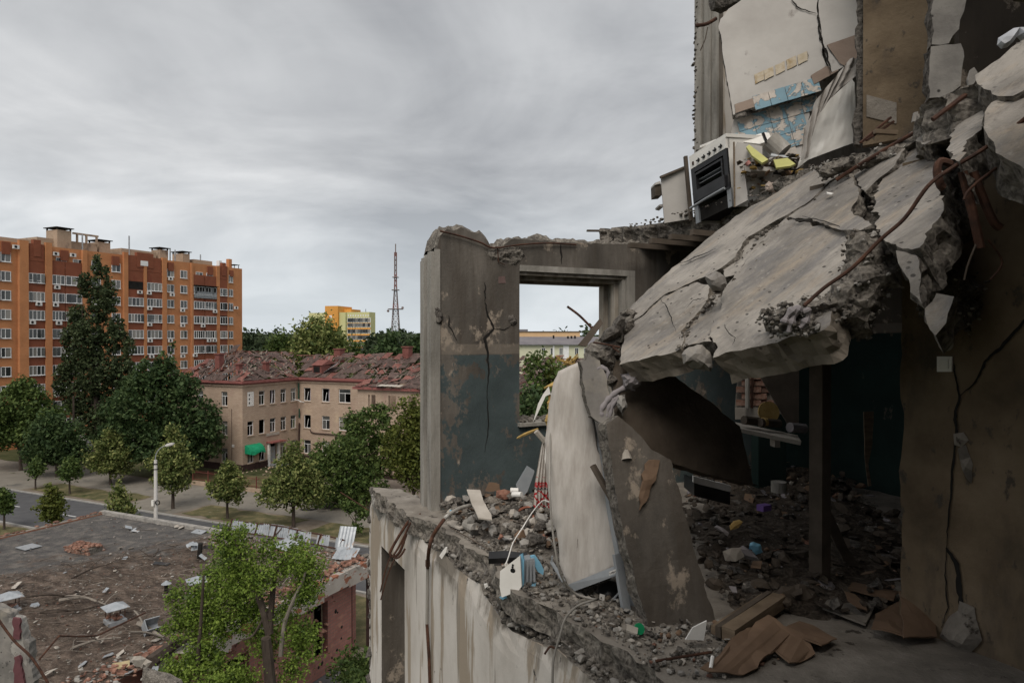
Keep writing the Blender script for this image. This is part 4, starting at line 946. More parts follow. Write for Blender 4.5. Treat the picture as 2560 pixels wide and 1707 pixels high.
# near box elder: trunk forks, leaves in clusters
p, D = gpos(678, D=23.5); k = D / F
mp = thing('box_elder_tree', 'bright green box elder with a forked dark trunk beside the red brick wall', 'tree', tuple(p))
def bp(px, py, dy=0.): q = W(px, py, D); return Vector((q.x - p.x, dy, q.z))
forks = [([(682, 1900), (678, 1700), (672, 1585)], .24, .17), ([(672, 1585), (655, 1520), (632, 1460), (605, 1400), (585, 1350)], .15, .05), ([(672, 1585), (676, 1500), (682, 1440), (700, 1400)], .13, .05),
         ([(700, 1640), (712, 1560), (735, 1500), (760, 1450), (772, 1420)], .085, .03), ([(660, 1540), (630, 1590), (600, 1600)], .05, .02), ([(632, 1460), (600, 1470), (585, 1455)], .04, .015), ([(500, 1800), (498, 1650), (508, 1560), (520, 1430)], .10, .04)]
fp = []; 
for i, (pp, r0, r1) in enumerate(forks):
    path = smooth_path([bp(a, b, (i % 3 - 1) * .5 * (j / len(pp))) for j, (a, b) in enumerate(pp)], 4)
    g_ = tube(path, [r0 + (r1 - r0) * j / (len(path) - 1) for j in range(len(path))], 8)
    part('trunk' if i == 0 else 'limb', g_, m_barkl if i in (3,) else m_bark, mp, False); fp.append(path)
cl = []
for cx, cy, rx, ry, dy in ((575, 1375, 45, 35, 0), (600, 1440, 52, 45, .3), (655, 1430, 40, 35, -.3), (700, 1420, 30, 28, .5), (765, 1410, 38, 40, 0), (770, 1460, 30, 35, 0), (745, 1500, 30, 30, .4), (560, 1500, 55, 40, .8), (500, 1470, 40, 30, 1.2), (470, 1530, 55, 40, .9), (440, 1580, 50, 35, .7), (530, 1570, 60, 45, .4), (610, 1540, 45, 40, .6), (640, 1620, 45, 45, .8), (740, 1590, 40, 30, .3), (745, 1640, 35, 25, .5), (500, 1650, 55, 35, .2), (440, 1690, 50, 30, .2), (560, 1680, 60, 40, -.4), (620, 1700, 45, 40, -.5), (700, 1540, 25, 30, .3), (600, 1340, 22, 18, 0), (560, 1340, 25, 16, .2), (660, 1380, 25, 20, .3), (735, 1370, 22, 14, .2), (410, 1500, 22, 14, .5), (530, 1740, 70, 30, -.6), (440, 1750, 50, 40, 0), (720, 1690, 28, 30, .3)):
    q = bp(cx, cy, dy); cl.append((q.x, q.y, q.z, rx * k, rx * k * .9, ry * k))
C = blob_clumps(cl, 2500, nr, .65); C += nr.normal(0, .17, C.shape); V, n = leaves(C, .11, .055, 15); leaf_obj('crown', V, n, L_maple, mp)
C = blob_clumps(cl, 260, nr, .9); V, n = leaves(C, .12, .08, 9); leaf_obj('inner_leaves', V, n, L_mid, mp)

# ================================================================= STREET FURNITURE
p, D = gpos(388, D=54.5)
m_lamp = M('pale_concrete_pole', [(.48, .46, .44), (.60, .58, .56)], 1, 6, .8)
lamp = thing('street_lamp', 'tall pale street lamp with a curved arm over the road', 'street lamp', tuple(p)); lt = H - (1150 - 845) / F * D
part('pole', tube([(0, 0, -.1), (0, 0, lt)], [.17, .12], 10), m_lamp, lamp, False)
k = D / F
part('arm', tube(smooth_path([(0, 0, lt - .3), (0, 0, lt + .3), (.2, 0, lt + .75), (.55, 0, lt + 1.05), (.95, 0, lt + 1.2)], 5), .035, 6), m_grey, lamp, False)
part('lamp_head', xf(join(box(0, .62, -.14, .14, 0, .12), box(.05, .55, -.1, .1, -.06, 0), box(.1, .5, -.1, .1, .12, .16)), Matrix.Translation((.85, 0, lt + 1.12)) @ Matrix.Rotation(R(-14), 4, 'Y')), m_lamp, lamp, False)
part('meter_box', join(box(-.2, -.02, -.3, -.15, lt - 3.6, lt - 3.15)), m_white, lamp, False)
part('cable_coil', tube([(.25 + .17 * math.cos(a), -.2, lt - 3.35 + .17 * math.sin(a)) for a in np.linspace(0, 6.28, 16)], .04, 5), m_dark, lamp, False)
part('clamp', join(cyl((0, 0, lt - .35), .16, .08, 8), cyl((0, 0, lt - .75), .16, .06, 8)), m_dark, lamp, False)
p, D = gpos(183, D=93)
up_ = thing('utility_pole', 'dark wooden utility pole in front of the poplar', 'pole', tuple(p)); part('pole', tube([(0, 0, -.1), (0, 0, 9.2)], [.16, .12], 7), m_bark, up_, False); part('concrete_foot', box(-.18, .18, -.3, -.12, -.1, 2.2), m_lamp, up_, False)
# red railing on its low wall
m_rail = M('red_rail', [(.10, .03, .025), (.16, .05, .04)], 3, 4, .7)
rl = thing('red_railing', 'rusty red picket railing on a low wall in front of the school yard', 'railing', tuple(sn(-68, 56.4)), AS)
part('base_wall', box(0, 28, -.12, .12, -.05, .42), m_beigeb, rl, False)
part('rail', box(0, 28, -.025, .025, 1.45, 1.5), m_rail, rl, False); part('rail', box(0, 28, -.025, .025, .6, .65), m_rail, rl, False)
pk = mesh('picket', *box(-.008, .008, -.008, .008, .44, 1.7), m_rail); ps = mesh('post', *box(-.04, .04, -.04, .04, .42, 1.75), m_rail)
for i in range(180): link('picket', pk, rl, (i * .155 + .05, .045, 0))
for i in range(12): link('post', ps, rl, (i * 2.5 + .1, 0, 0))
# parked car glimpsed between the trees
def car(px, D, rot, mt_, lb):
    p, _ = gpos(px, D=D); c = thing('parked_car', lb, 'car', tuple(p), rot)
    prof = [(-2.1, .35), (-2.15, .75), (-1.2, .92), (-.55, 1.42), (.9, 1.45), (1.6, .98), (2.1, .9), (2.15, .35)]
    V = [(x, y, z) for y in (-.85, .85) for x, z in prof]; n = len(prof)
    part('body', (V, [tuple(range(n)), tuple(range(2 * n - 1, n - 1, -1))] + [(i, i + n, (i + 1) % n + n, (i + 1) % n) for i in range(n)]), mt_, c, False)
    part('window', join(*[([(-1.05, y, .95), (-.5, y, 1.36), (.85, y, 1.38), (1.45, y, 1.0)], [(0, 1, 2, 3)]) for y in (-.853, .853)]), m_pane, c, False)
    for x in (-1.35, 1.35):
        for y in (-.9, .7): part('wheel', xf(cyl((0, 0, 0), .32, .2, 12), Matrix.Translation((x, y + .2, .32)) @ Matrix.Rotation(R(90), 4, 'X')), m_dark, c, False)
car(202, 104, .3, m_grey, 'grey car parked under the poplar in the courtyard'); car(192, 110, .2, m_white, 'white car parked behind the grey car in the courtyard')
o = struct('courtyard', grid_sheet([(-125, 66), (-85, 66), (-85, 96), (-125, 96)], .045), m_pave)
# pothole on the pavement
p = Wz(770, 1274, .03); solo('pothole', ([tuple(p + Vector((math.cos(a) * .9 * (1 + .2 * math.sin(3 * a)), math.sin(a) * .45, 0))) for a in np.linspace(0, 6.0, 14)], [tuple(range(14))]), m_dark, 'dark open pothole in the pale pavement', 'pothole')
# litter and rubble at the school foot
gs = []
for i in range(160):
    q = C0 + S * rnd.uniform(.3, 16) + Nn * rnd.uniform(-1, 9.5); d = rnd.random()
    if q.y < 80: continue
    gs.append(chunk((q.x, q.y, .08), rnd.uniform(.06, .28), rnd, .5))
tag(solo('school_rubble', join(*gs), m_sch, 'scattered brick rubble at the foot of the school wall', 'rubble', kind='stuff'))
# ================================================================= LOW FLAT-ROOFED RUIN IN FRONT
ZR = H - 12.0
K1 = Vector((-28.0, 46.8, 0))
def Kp(x, y, z=0): return K1 + S * x + Nn * y + UP * z
m = Mat('felt_and_soil_roof'); v = m.co(); sp_ = m.n('ShaderNodeSeparateXYZ'); m.put(v, sp_.inputs[0])
gd = m.math('ADD', m.math('MULTIPLY', m.math('SUBTRACT', m.math('SUBTRACT', m.math('MULTIPLY', sp_.outputs[0], 2.7), sp_.outputs[1]), 31), .03), m.math('MULTIPLY', m.noise(v, .5, 8, .65), 1.5))
gm = m.ramp(gd, [(.62, 0.), (.86, 1.)])
felt = m.ramp(m.noise(v, 1.2, 10, .7), [(.35, (.072, .068, .068)), (.52, (.12, .112, .106)), (.66, (.22, .195, .17))])
soil = m.ramp(m.math('ADD', m.math('MULTIPLY', m.noise(m.map(v, (1, 1.7, 1), (0, 0, .5)), 1.1, 12, .78), .72), m.math('MULTIPLY', m.noise(v, 13, 8, .8), .28)), [(.38, (.04, .028, .022)), (.48, (.098, .072, .056)), (.56, (.19, .142, .112)), (.66, (.30, .235, .19))])
c = m.mix(gm, felt, soil); spk = m.ramp(m.noise(v, 17, 5, .75), [(.61, 0.), (.66, 1.)]); c = m.mix(spk, c, (.30, .27, .23))
m_roof = m.end(c, .97, m.bump(m.math('ADD', m.noise(v, 6, 10, .75), m.noise(v, 30, 6, .7)), .9, .12))
m_pink = brickmat('red_facing_brick', (.27, .115, .095), (.34, .16, .13), (.19, .14, .12), rowh=.16, bw=.38, mort=.012, layers=[((.34, .18, .13), .60, .08, .9, (1, 1, 1)), ((.10, .045, .035), .63, .06, 2.2, (1, 1, 1))])
m_fas = M('white_fascia', [(.27, .24, .21), (.40, .365, .33)], .8, 8, .9, .3, 20, .01, layers=[((.24, .10, .06), .53, .04, 1.5, (1, 1, 1.6)), ((.16, .13, .11), .62, .08, .8, (1, 1, 1))])
low = thing('flat_roofed_building', 'derelict low building with a flat roof strewn with soil, branches and rubble', 'building', tuple(K1), AS)
# roof sheet with gentle humps
V, Fc = [], []; nx, ny = 70, 84; X1, Y1 = 22.6, -30
for j in range(ny + 1):
    for i in range(nx + 1):
        x = .25 + (X1 - .25) * i / nx; y = -.3 + (Y1) * j / ny; rg = max(0, min(1, (x * 2.7 - y - 28) / 10))
        V.append((x, y, ZR + rg * (.16 * fbm((x * .6, y * .6, 1), 1, 5) + .05 * fbm((x * 3, y * 3, 2), 1, 3))))
for j in range(ny):
    for i in range(nx): a = j * (nx + 1) + i; Fc.append((a, a + nx + 1, a + nx + 2, a + 1))
part('roof', (V, Fc), m_roof, low, False, smooth=True)
part('wall', join(box(0.02, .3, -30, 0, 0, ZR - .1), box(.3, 21.4, -.3, 0, 0, ZR - .1)), m_pink, low, False)
part('concrete_parapet', join(*[box(.0 + i * 2.3, 2.27 + i * 2.3, -.32, .05, ZR - .1, ZR + .22) for i in range(5)]), m_conc2, low, False)
V3 = []
gs = []
for i in range(27):
    x = 11.6 + i * .42; gs.append(chunk((x, -.12, ZR + .06), rnd.uniform(.22, .34), rnd, .5))
tag(part('crumbled_parapet', join(*gs), m_brk, low, False), kind='stuff')
# left parapet: bricks, each its own
bme = mesh('brick', *join(box(-.12, .12, -.06, .06, 0, .068)), m_brick)
part('brick_parapet', box(-.02, .3, -30, -.32, ZR - .1, ZR + .10), brickmat('old_brick', (.26, .09, .05), (.33, .14, .08), (.22, .19, .16), rowh=.08, bw=.26), low, False)
for i in range(150):
    y = -.2 - i * .2 * rnd.uniform(.9, 1.1); 
    if rnd.random() < .85: link('brick', bme, low, (.13 + rnd.uniform(-.08, .05), y, ZR + .102 + (.07 if rnd.random() < .25 else 0)), (0, 0, rnd.uniform(-.5, .5) + (1.57 if rnd.random() < .5 else 0)))
# right side: fascia beam, brick wall with an opening, portico
fas = []
for i in range(16):
    y0, y1 = -.3 - i * 1.9, -.3 - (i + 1) * 1.9 + .02
    fas.append(box(22.35, 22.7, y1, y0, ZR - .85 + .12 * math.sin(i * 2.1), ZR + .05 + .08 * math.sin(i * 3.3)))
part('fascia_beam', join(*fas[:7]), m_fas, low, False)
part('fascia_beam', join(box(21.4, 22.7, -.3, .05, ZR - 1.1, ZR - .02)), m_fas, low, False)
part('portico_column', box(22.4, 22.6, -.4, -.2, 0, ZR - .9), m_plinth, low, False)
wl = wall_with_holes(-30, -1.3, 0, ZR - .02, [(-4.0, -2.9, 1.0, 3.7), (-9.3, -8.1, .8, 3.3)], lambda u, z, d: (21.9 - d, u, z))
part('red_brick_wall', wl, m_pink, low, False); part('red_brick_wall', box(10, 21.898, -1.3, -1.0, 0, ZR - .02), m_pink, low, False)
part('inner_wall', box(20.0, 20.1, -12, -1.4, 0, 4.9), m_hole, low, False)
part('door_frame', join(box(21.7, 21.85, -3.95, -3.87, 1.0, 3.7), beam((21.9, -3.3, 1.0), (21.75, -3.2, 3.6), .06, .06)), m_wood, low, False)
# spalled patches: bricks standing proud and holes
gs = []; gh = []
for i in range(190):
    y, z = -rnd.uniform(1.5, 20), rnd.uniform(.2, ZR - .3)
    if fbm((y * .5, z * .6, 4), 1, 3) > .05: gs.append(chunk((21.93, y, z), rnd.uniform(.10, .24), rnd, .5))
for i in range(120):
    y, z = -rnd.uniform(1.5, 6.8), rnd.uniform(.3, 4.6)
    if fbm((y * .9, z * .8, 9), 1, 3) > .15: gh.append(xf(chunk((0, 0, 0), rnd.uniform(.05, .16), rnd, 1), Matrix.Translation((21.9, y, z)) @ Matrix.Diagonal((.25, 1, 1, 1))))
tag(part('spalled_brick', join(*gs), m_brick, low, False), kind='stuff'); tag(part('shell_pit', join(*gh), m_dark, low, False), kind='stuff')
# broken bricks along the top edge
for i in range(110):
    y = -.6 - rnd.random() ** 1.3 * 13; o = link('brick', bme, low, (22.0 + rnd.uniform(-.3, .5), y, ZR + .11 + rnd.choice((0, 0, .07))), (rnd.uniform(-.3, .3), rnd.uniform(-.3, .3), rnd.uniform(0, 3)), (1.2, 1.2, 1.2))
gs = []
for i in range(700):
    x, y = 21.9 + rnd.gauss(0, .5), -.5 - rnd.random() * 16; gs.append(chunk((x, y, ZR + .03), rnd.uniform(.03, .13), rnd, .6))
for i in range(500):
    x, y = rnd.uniform(11, 22), -.3 - abs(rnd.gauss(0, .8)); gs.append(chunk((x, y, ZR + .03), rnd.uniform(.03, .11), rnd, .6))
g = join(*gs); tag(part('edge_rubble', g, [m_conc2, m_brick], low, False, mi=[(i // 20 * 5) % 3 == 0 for i in range(len(g[1]))]), kind='stuff')
# ground behind the portico
solo('tarmac_rubble_field', ([tuple(Kp(a, b, .05)) for a, b in ((21.95, -20), (34, -20), (34, -2.6), (21.95, -2.6))], [(0, 1, 2, 3)]), m_asph, 'dark rubble-strewn tarmac beside the brick wall', 'ground', kind='structure')
gs = []
for i in range(900):
    p = Kp(rnd.uniform(22.2, 30), rnd.uniform(-19, -2.8), .08); gs.append(chunk(tuple(p), rnd.uniform(.03, .12) * (1.8 if p.y < 28 else 1), rnd, .6))
g = join(*gs); tag(solo('brick_rubble', g, [m_brick, m_brick, m_conc2], 'heap of broken bricks and plaster at the foot of the red wall', 'rubble', mi=[(i // 20 * 7) % 3 for i in range(len(g[1]))]), kind='stuff')
solo('garden_wall', join(xf(box(22.2, 26.5, -9.6, -9.2, 0, 1.25), Matrix.Translation(K1) @ Matrix.Rotation(AS, 4, 'Z')), xf(box(23.6, 24.0, -9.2, -6.6, 0, 1.2), Matrix.Translation(K1) @ Matrix.Rotation(AS, 4, 'Z'))), m_beigeb, 'low broken masonry parapet beside the brick rubble', 'wall')
# ---- corrugated fence standing on the back edge
fz = thing('corrugated_fence', 'rusty framed fence of dented corrugated sheets along the roof edge', 'fence', tuple(Kp(11.8, -.1, ZR)), AS)
Lf = 8.6; fh = lambda x: .88 - .06 * math.sin(x * 1.3) - (.25 * max(0, x - 6.5) / 2.1)
for i, x in enumerate((0, 2.1, 3.6, 5.2, 6.9, 8.3)): part('post', beam((x, .0, -.0), (x + (.3 if i == 5 else .1), .25, fh(x) + .02), .07, .07), m_rust, fz, False)
part('rail', join(*[beam((x, .26, fh(x)), (x + 1.45, .26, fh(x + 1.45)), .06, .06) for x in np.arange(0, 8.6, 1.45)]), m_rust, fz, False)
part('rail', join(*[beam((x, .08, fh(x) * .3), (x + 1.45, .08, fh(x + 1.45) * .3), .06, .06) for x in np.arange(0, 8.6, 1.45)]), m_rust, fz, False)
part('brace', join(beam((3.4, -.3, -.1), (4.1, .3, .85), .05, .05), beam((5.0, -.4, -.1), (5.5, .3, .7), .05, .05), beam((-.05, -.45, -.1), (.05, 0, .9), .05, .05)), m_rust, fz, False)
x = .12; i = 0
while x < 8.3:
    w_ = rnd.choice((.38, .5, .62))
    if not (6.1 < x < 6.6 or 7.5 < x < 7.75):
        g_ = corr(w_, .78 * fh(x), 6, .02)
        g_ = xf(g_, Matrix.Translation((x, .10, .28 * fh(x))) @ Matrix.Rotation(R(74 + rnd.uniform(-4, 4)), 4, 'X') @ Matrix.Rotation(rnd.uniform(-.03, .03), 4, 'Y'))
        part('corrugated_sheet', g_, m_zinc, fz, False)
    x += w_ + .03
def on_roof(px, py): return Wz(px, py, ZR)
def plate(name, px, py, w_, h_, rot, tilt, mt_, lb, cat, corr_=False, lift=.05):
    p = on_roof(px, py); mt4 = Matrix.Translation(p + UP * lift) @ Matrix.Rotation(rot, 4, 'Z') @ Matrix.Rotation(tilt, 4, 'X')
    g_ = corr(w_, h_, 10, .03) if corr_ else box(-w_ / 2, w_ / 2, -h_ / 2, h_ / 2, 0, .03)
    return solo(name, xf(g_, mt4), mt_, lb, cat)
plate('corrugated_sheet', 672, 1372, 1.7, 1.1, -.7, .15, m_zinc, 'bent corrugated sheet lying below the fence on the roof', 'metal sheet', True, .2)
plate('corrugated_sheet', 828, 1402, 1.3, .9, -.25, .5, m_zinc, 'bright corrugated sheet hanging at the right end of the roof edge', 'metal sheet', True, .1)
plate('corrugated_sheet', 838, 1383, 1.0, 1.3, -.2, 1.1, m_zinc, 'upright loose corrugated sheet at the end of the fence', 'metal sheet', True, .2)
# ---- things on the roof
plate('roof_hatch', 70, 1370, 1.05, .9, -.5, .0, m_grey, 'flat grey metal hatch cover lying on the grey roofing felt', 'hatch')
p = on_roof(210, 1378)
st = thing('brick_stump', 'crumbled stump of a brick shaft on the grey roofing felt', 'brick stump', tuple(p), .0)
part('core', xf(box(-.85, .85, -.42, .42, -.05, .28), Matrix.Rotation(-.35, 4, 'Z')), m_brk, st, False)
for i in range(110):
    a, b = rnd.uniform(-.9, .9), rnd.choice((-.45, -.47, .45)) if rnd.random() < .5 else rnd.uniform(-.4, .4)
    q = Matrix.Rotation(-.35, 3, 'Z') @ Vector((a, b, 0)); z = rnd.choice((0, .08, .16, .24)) if abs(b) > .44 else .27 + rnd.uniform(0, .13)
    link('brick', bme, st, (q.x, q.y, z), (rnd.uniform(-.15, .15), rnd.uniform(-.15, .15), -.35 + rnd.uniform(-.3, .3)))
def capped(px, py, s_, lb, base=True):
    p = on_roof(px, py); t_ = thing('capped_flue', lb, 'flue', tuple(p), rnd.uniform(.5, .9))
    h_ = .62 * s_; V = [(-.42 * s_, -.42 * s_, h_), (.42 * s_, -.42 * s_, h_), (.42 * s_, .42 * s_, h_), (-.42 * s_, .42 * s_, h_), (0, 0, h_ + .2 * s_)]
    part('metal_cap', (V + [(x, y, z - .025) for x, y, z in V], [(0, 1, 4), (1, 2, 4), (2, 3, 4), (3, 0, 4), (5, 9, 6), (6, 9, 7), (7, 9, 8), (8, 9, 5), (0, 5, 6, 1), (1, 6, 7, 2), (2, 7, 8, 3), (3, 8, 5, 0)]), m_zinc, t_, False)
    part('cap_leg', join(*[box(a - .015, a + .015, b - .015, b + .015, .2 * s_, h_) for a in (-.27 * s_, .27 * s_) for b in (-.27 * s_, .27 * s_)]), m_rust, t_, False)
    part('collar', join(box(-.34 * s_, .34 * s_, -.34 * s_, .34 * s_, -.03, .13 * s_)), m_grey, t_, False)
    for i in range(9): o = link('brick', bme, t_, (rnd.uniform(-.22, .22) * s_, rnd.uniform(-.22, .22) * s_, .13 * s_ + rnd.uniform(0, .12)), (rnd.uniform(-.3, .3), rnd.uniform(-.3, .3), rnd.uniform(0, 3)))
    return t_
capped(286, 1556, 1.05, 'flue with a grey metal cap and loose bricks in the middle of the soil roof')
capped(20, 1530, 1.1, 'flue with a wide grey metal cap at the left edge of the roof')
capped(492, 1488, 1.1, 'flue with a metal cap half hidden in the box elder leaves')
p = on_roof(414, 1482); t_ = thing('vent_pipe', 'small vent pipe with a conical white hat near the bright green leaves', 'vent', tuple(p)); part('pipe', cyl((0, 0, -.05), .09, .5, 10), m_dark, t_, False); part('hat', tube([(0, 0, .42), (0, 0, .58)], [.23, .01], 12), m_zinc, t_, False)
p = on_roof(496, 1400); t_ = thing('twisted_duct', 'upright twisted dark duct with torn bright sheet metal around it', 'duct', tuple(p)); part('duct', xf(join(cyl((0, 0, -.1), .13, 1.0, 8)), Matrix.Rotation(.1, 4, 'Y')), m_dark, t_, False)
part('torn_sheet', join(*[xf(corr(.5, .4, 5, .05), Matrix.Translation((rnd.uniform(-.7, .3), rnd.uniform(-.3, .3), rnd.uniform(.3, .8))) @ Matrix.Rotation(rnd.uniform(0, 6), 4, 'Z') @ Matrix.Rotation(rnd.uniform(-1, 1), 4, 'X')) for _ in range(6)]), m_zinc, t_, False)
plate('car_bumper', 402, 1412, .95, .22, -.25, .35, m_black, 'dark blue curved panel lying on the brown roof soil', 'panel')
plate('metal_trough', 496, 1332, .9, .45, -.43, .25, m_grey, 'shallow grey metal trough against the back parapet', 'trough')
lit = [(328, 1328, .3), (40, 1468, .35), (300, 1375, .25), (312, 1400, .22), (392, 1393, .12), (60, 1518, .1), (85, 1520, .25), (88, 1560, .12), (180, 1533, .13), (260, 1483, .22), (300, 1640, .25), (118, 1690, .3), (270, 1645, .3), (440, 1320, .2), (350, 1650, .35), (320, 1690, .25), (390, 1607, .25), (240, 1600, .1), (160, 1437, .12), (452, 1322, .25), (190, 1490, .2), (205, 1668, .2), (560, 1402, .3), (455, 1635, .3), (385, 1680, .25)]
for i, (a, b, s_) in enumerate(lit):
    p = on_roof(a, b)
    if i == 0: g_ = join(*[xf(corr(.45, .4, 5, .06), Matrix.Translation(p + Vector((rnd.uniform(-.3, .3), rnd.uniform(-.2, .2), .08))) @ Matrix.Rotation(rnd.uniform(0, 6), 4, 'Z') @ Matrix.Rotation(rnd.uniform(-.5, .5), 4, 'X')) for _ in range(3)])
    else: g_ = flake((p.x, p.y, ZR + .10), s_ * 1.1, rnd, .02)
    tag(solo('litter_scrap', g_, m_zinc if i % 3 == 0 else m_paper, 'pale scrap of sheet or board lying on the roof' if i else 'crumpled bright foil-like sheet on the grey roofing felt', 'scrap'), group='scraps strewn over the flat roof' if i else None)
# branches
def branch(pts, r0, lb, mt_=m_bark, fork=3):
    P = [on_roof(a, b) + UP * (z + .08) for a, b, z in pts]; path = smooth_path(P, 5); gs = [tube(path, [r0 * (1 - .7 * i / len(path)) for i in range(len(path))], 6)]
    for i in range(fork):
        q = path[rnd.randrange(len(path) // 3, len(path))]; d = Vector((rnd.uniform(-1, 1), rnd.uniform(-1, 1), rnd.uniform(0, .5))) * rnd.uniform(.6, 1.8)
        gs.append(tube(smooth_path([q, q + d * .5 + UP * .1, q + d], 3), [r0 * .35] * 6 + [r0 * .15], 4))
    return solo('fallen_branch', join(*gs), mt_, lb, 'branch')
branch([(105, 1490, .0), (150, 1500, .05), (178, 1500, .1)], .14, 'thick short fallen branch left on the brown roof')
branch([(145, 1512, .1), (200, 1505, .12), (235, 1512, .1), (262, 1522, .1)], .09, 'long curved fallen branch left of the capped flue', m_barkl)
branch([(98, 1542, .1), (170, 1537, .1), (215, 1532, .1), (240, 1525, .1)], .06, 'thin long branch below the curved branch')
branch([(372, 1674, .15), (430, 1640, .3), (500, 1600, .35), (560, 1560, .4)], .26, 'massive fallen tree trunk at the foot of the box elder', m_bark, 4)
branch([(345, 1570, .1), (372, 1588, .15), (410, 1610, .1)], .12, 'snapped bare log beside the metal box', m_barkl)
branch([(178, 1633, .1), (240, 1612, .1), (300, 1606, .1)], .06, 'pale stripped branch low on the roof', m_barkl)
branch([(177, 1455, .1), (230, 1430, .1), (270, 1420, .1)], .05, 'thin dark branch in the middle of the roof')
branch([(395, 1380, .1), (380, 1405, .2), (345, 1390, .3)], .05, 'tangled fork of twigs near the dark blue panel')
p = on_roof(375, 1585); solo('metal_box', xf(join(box(-.3, .3, -.25, -.22, 0, .5), box(-.3, .3, .22, .25, 0, .5), box(-.3, -.27, -.22, .22, 0, .5), box(-.3, .3, -.22, .22, -.01, .02)), Matrix.Translation(p + UP * .15) @ Matrix.Rotation(.8, 4, 'Z') @ Matrix.Rotation(.7, 4, 'X')), m_grey, 'open grey metal box tipped among the logs', 'box')
# twig litter (nobody could count it)
gs = []
for i in range(3200):
    x, y = rnd.uniform(.5, 22), -rnd.uniform(.3, 29)
    if x * 2.7 - y < 30 and rnd.random() < .85: continue
    cl_ = fbm((x * .35, y * .35, 6), 1, 3)
    if cl_ < -.1 and rnd.random() < .6: continue
    p = Kp(x, y, ZR + .08); L = rnd.uniform(.2, 1.3); a = rnd.gauss(.3, .7) + (math.pi if rnd.random() < .5 else 0); d = Vector((math.cos(a), math.sin(a), rnd.uniform(-.02, .22)))
    q = p + d * L; mdl = (p + q) / 2 + Vector((rnd.uniform(-.12, .12), rnd.uniform(-.12, .12), rnd.uniform(0, .1))); r_ = .006 + .016 * rnd.random() ** 2
    gs.append(tube([p, mdl, q], [r_, r_ * .8, r_ * .4], 3, False))
g = join(*gs); tag(solo('twig_litter', g, [m_bark, m_barkl, m_woodd], 'tangle of dry twigs and branches covering the flat roof', 'twigs', mi=[(i // 6 * 11) % 3 for i in range(len(g[1]))]), kind='stuff')
gs = []
for i in range(4200):
    x, y = rnd.uniform(.5, 22), -rnd.uniform(.3, 29)
    if x * 2.7 - y < 30 and rnd.random() < .75: continue
    p = Kp(x, y, ZR + .05 + .1 * max(0, fbm((x * .6, y * .6, 1), 1, 5))); gs.append(chunk(tuple(p), rnd.uniform(.02, .065) * (1.9 if rnd.random() < .06 else 1), rnd, .6) if rnd.random() < .6 else flake(tuple(p + UP * .04), rnd.uniform(.03, .11), rnd))
V, Fc, mi = [], [], []
for g_ in gs:
    o = len(V); V += g_[0]; Fc += [tuple(i + o for i in f) for f in g_[1]]; mi += [rnd.choice((0, 0, 1, 2, 0, 3))] * len(g_[1])
tag(solo('roof_litter', (V, Fc), [m_brk, m_conc2, m_brick, m_paper], 'small stones, shards and scraps scattered over the flat roof', 'litter', mi=mi), kind='stuff')
# bent rebar rising in front, and the dark panel of our own building low on the left
def Wl(pts, D): return [W(a, b, D if not isinstance(D, (list, tuple)) else D[i]) for i, (a, b) in enumerate(pts)]
solo('bent_rebar', tube([W(95, 1650, 15), W(145, 1590, 15.5), W(190, 1592, 16), W(240, 1590, 16.5), W(362, 1532, 18)], .022, 6), m_rust, 'long bent rusty reinforcing bar crossing above the soil roof', 'rebar')
ow = thing('torn_panel_end', 'torn stub of grey and maroon facade panel in the lower left corner', 'wall stub', tuple(W(60, 1707, 13)))
def flat_px(P, D, th): return slab([W(a, b, D) for a, b in P], Vector((0, -1, 0)), th, .06, .06, 3, .03, .2, .01)
for P, mt_, nm in (([(-60, 1500), (22, 1536), (36, 1590), (30, 1760), (-60, 1760)], m_conc, 'concrete_panel'), ([(20, 1545), (44, 1552), (62, 1640), (70, 1760), (24, 1760)], m_conc2, 'plaster_strip'), ([(44, 1590), (68, 1610), (82, 1760), (56, 1760)], m_conc, 'concrete_panel')):
    part(nm, flat_px(P, 13, .2)[:2], mt_, ow)
part('maroon_strip', join(flat_px([(30, 1545), (45, 1548), (46, 1600), (30, 1600)], 12.95, .05)[:2], flat_px([(32, 1645), (44, 1640), (66, 1760), (32, 1760)], 12.95, .05)[:2]), M('maroon_paint', [(.09, .035, .04), (.14, .06, .065)], 3), ow)
solo('hanging_rebar', tube(smooth_path([W(-20, 1530, 11), W(30, 1600, 11), W(80, 1650, 11), W(135, 1740, 11)], 4), .02, 6), m_rust, 'rusty bar slanting across the torn panel in the lower left corner', 'rebar')
P = [(355, 1660), (372, 1672), (420, 1684), (452, 1700), (470, 1760), (350, 1760)]
solo('concrete_block', lump(P, 19, .3, None, .05, .12, 3), m_brk, 'rounded broken concrete block at the lower edge of the roof', 'block')
solo('bent_white_sheet', lump([(315, 1642), (350, 1640), (378, 1655), (365, 1670), (345, 1668), (338, 1668)], 20, .08, None, .03, .1, 5), m_paper, 'pale crumpled slab of board standing on the roof rubble', 'board')
plate('straw_board', 300, 1672, .55, .45, .5, .1, M('straw', [(.30, .24, .13), (.42, .34, .2)], 6), 'yellowish board lying near the lower edge of the roof', 'board', False, .1)
for i in range(16):
    p = on_roof(rnd.uniform(255, 345), rnd.uniform(1672, 1704)); tag(link('brick', bme, None, (p.x, p.y, ZR + .08), (rnd.uniform(-.3, .3), rnd.uniform(-.3, .3), rnd.uniform(0, 3))), 'loose red brick on the soil at the lower edge of the flat roof', 'brick', 'loose bricks at the lower roof edge')
# ================================================================= THE RUINED FLAT: setting
ZF = H - 1.6          # floor of the open room
ZU = H + 1.2          # floor of the kitchen above
def L3(t, s_, z): return Vector((-.70, 6.31, 0)) + B * t + A * s_ + UP * z     # along the window wall (t), outwards away (s), height
NB = -B
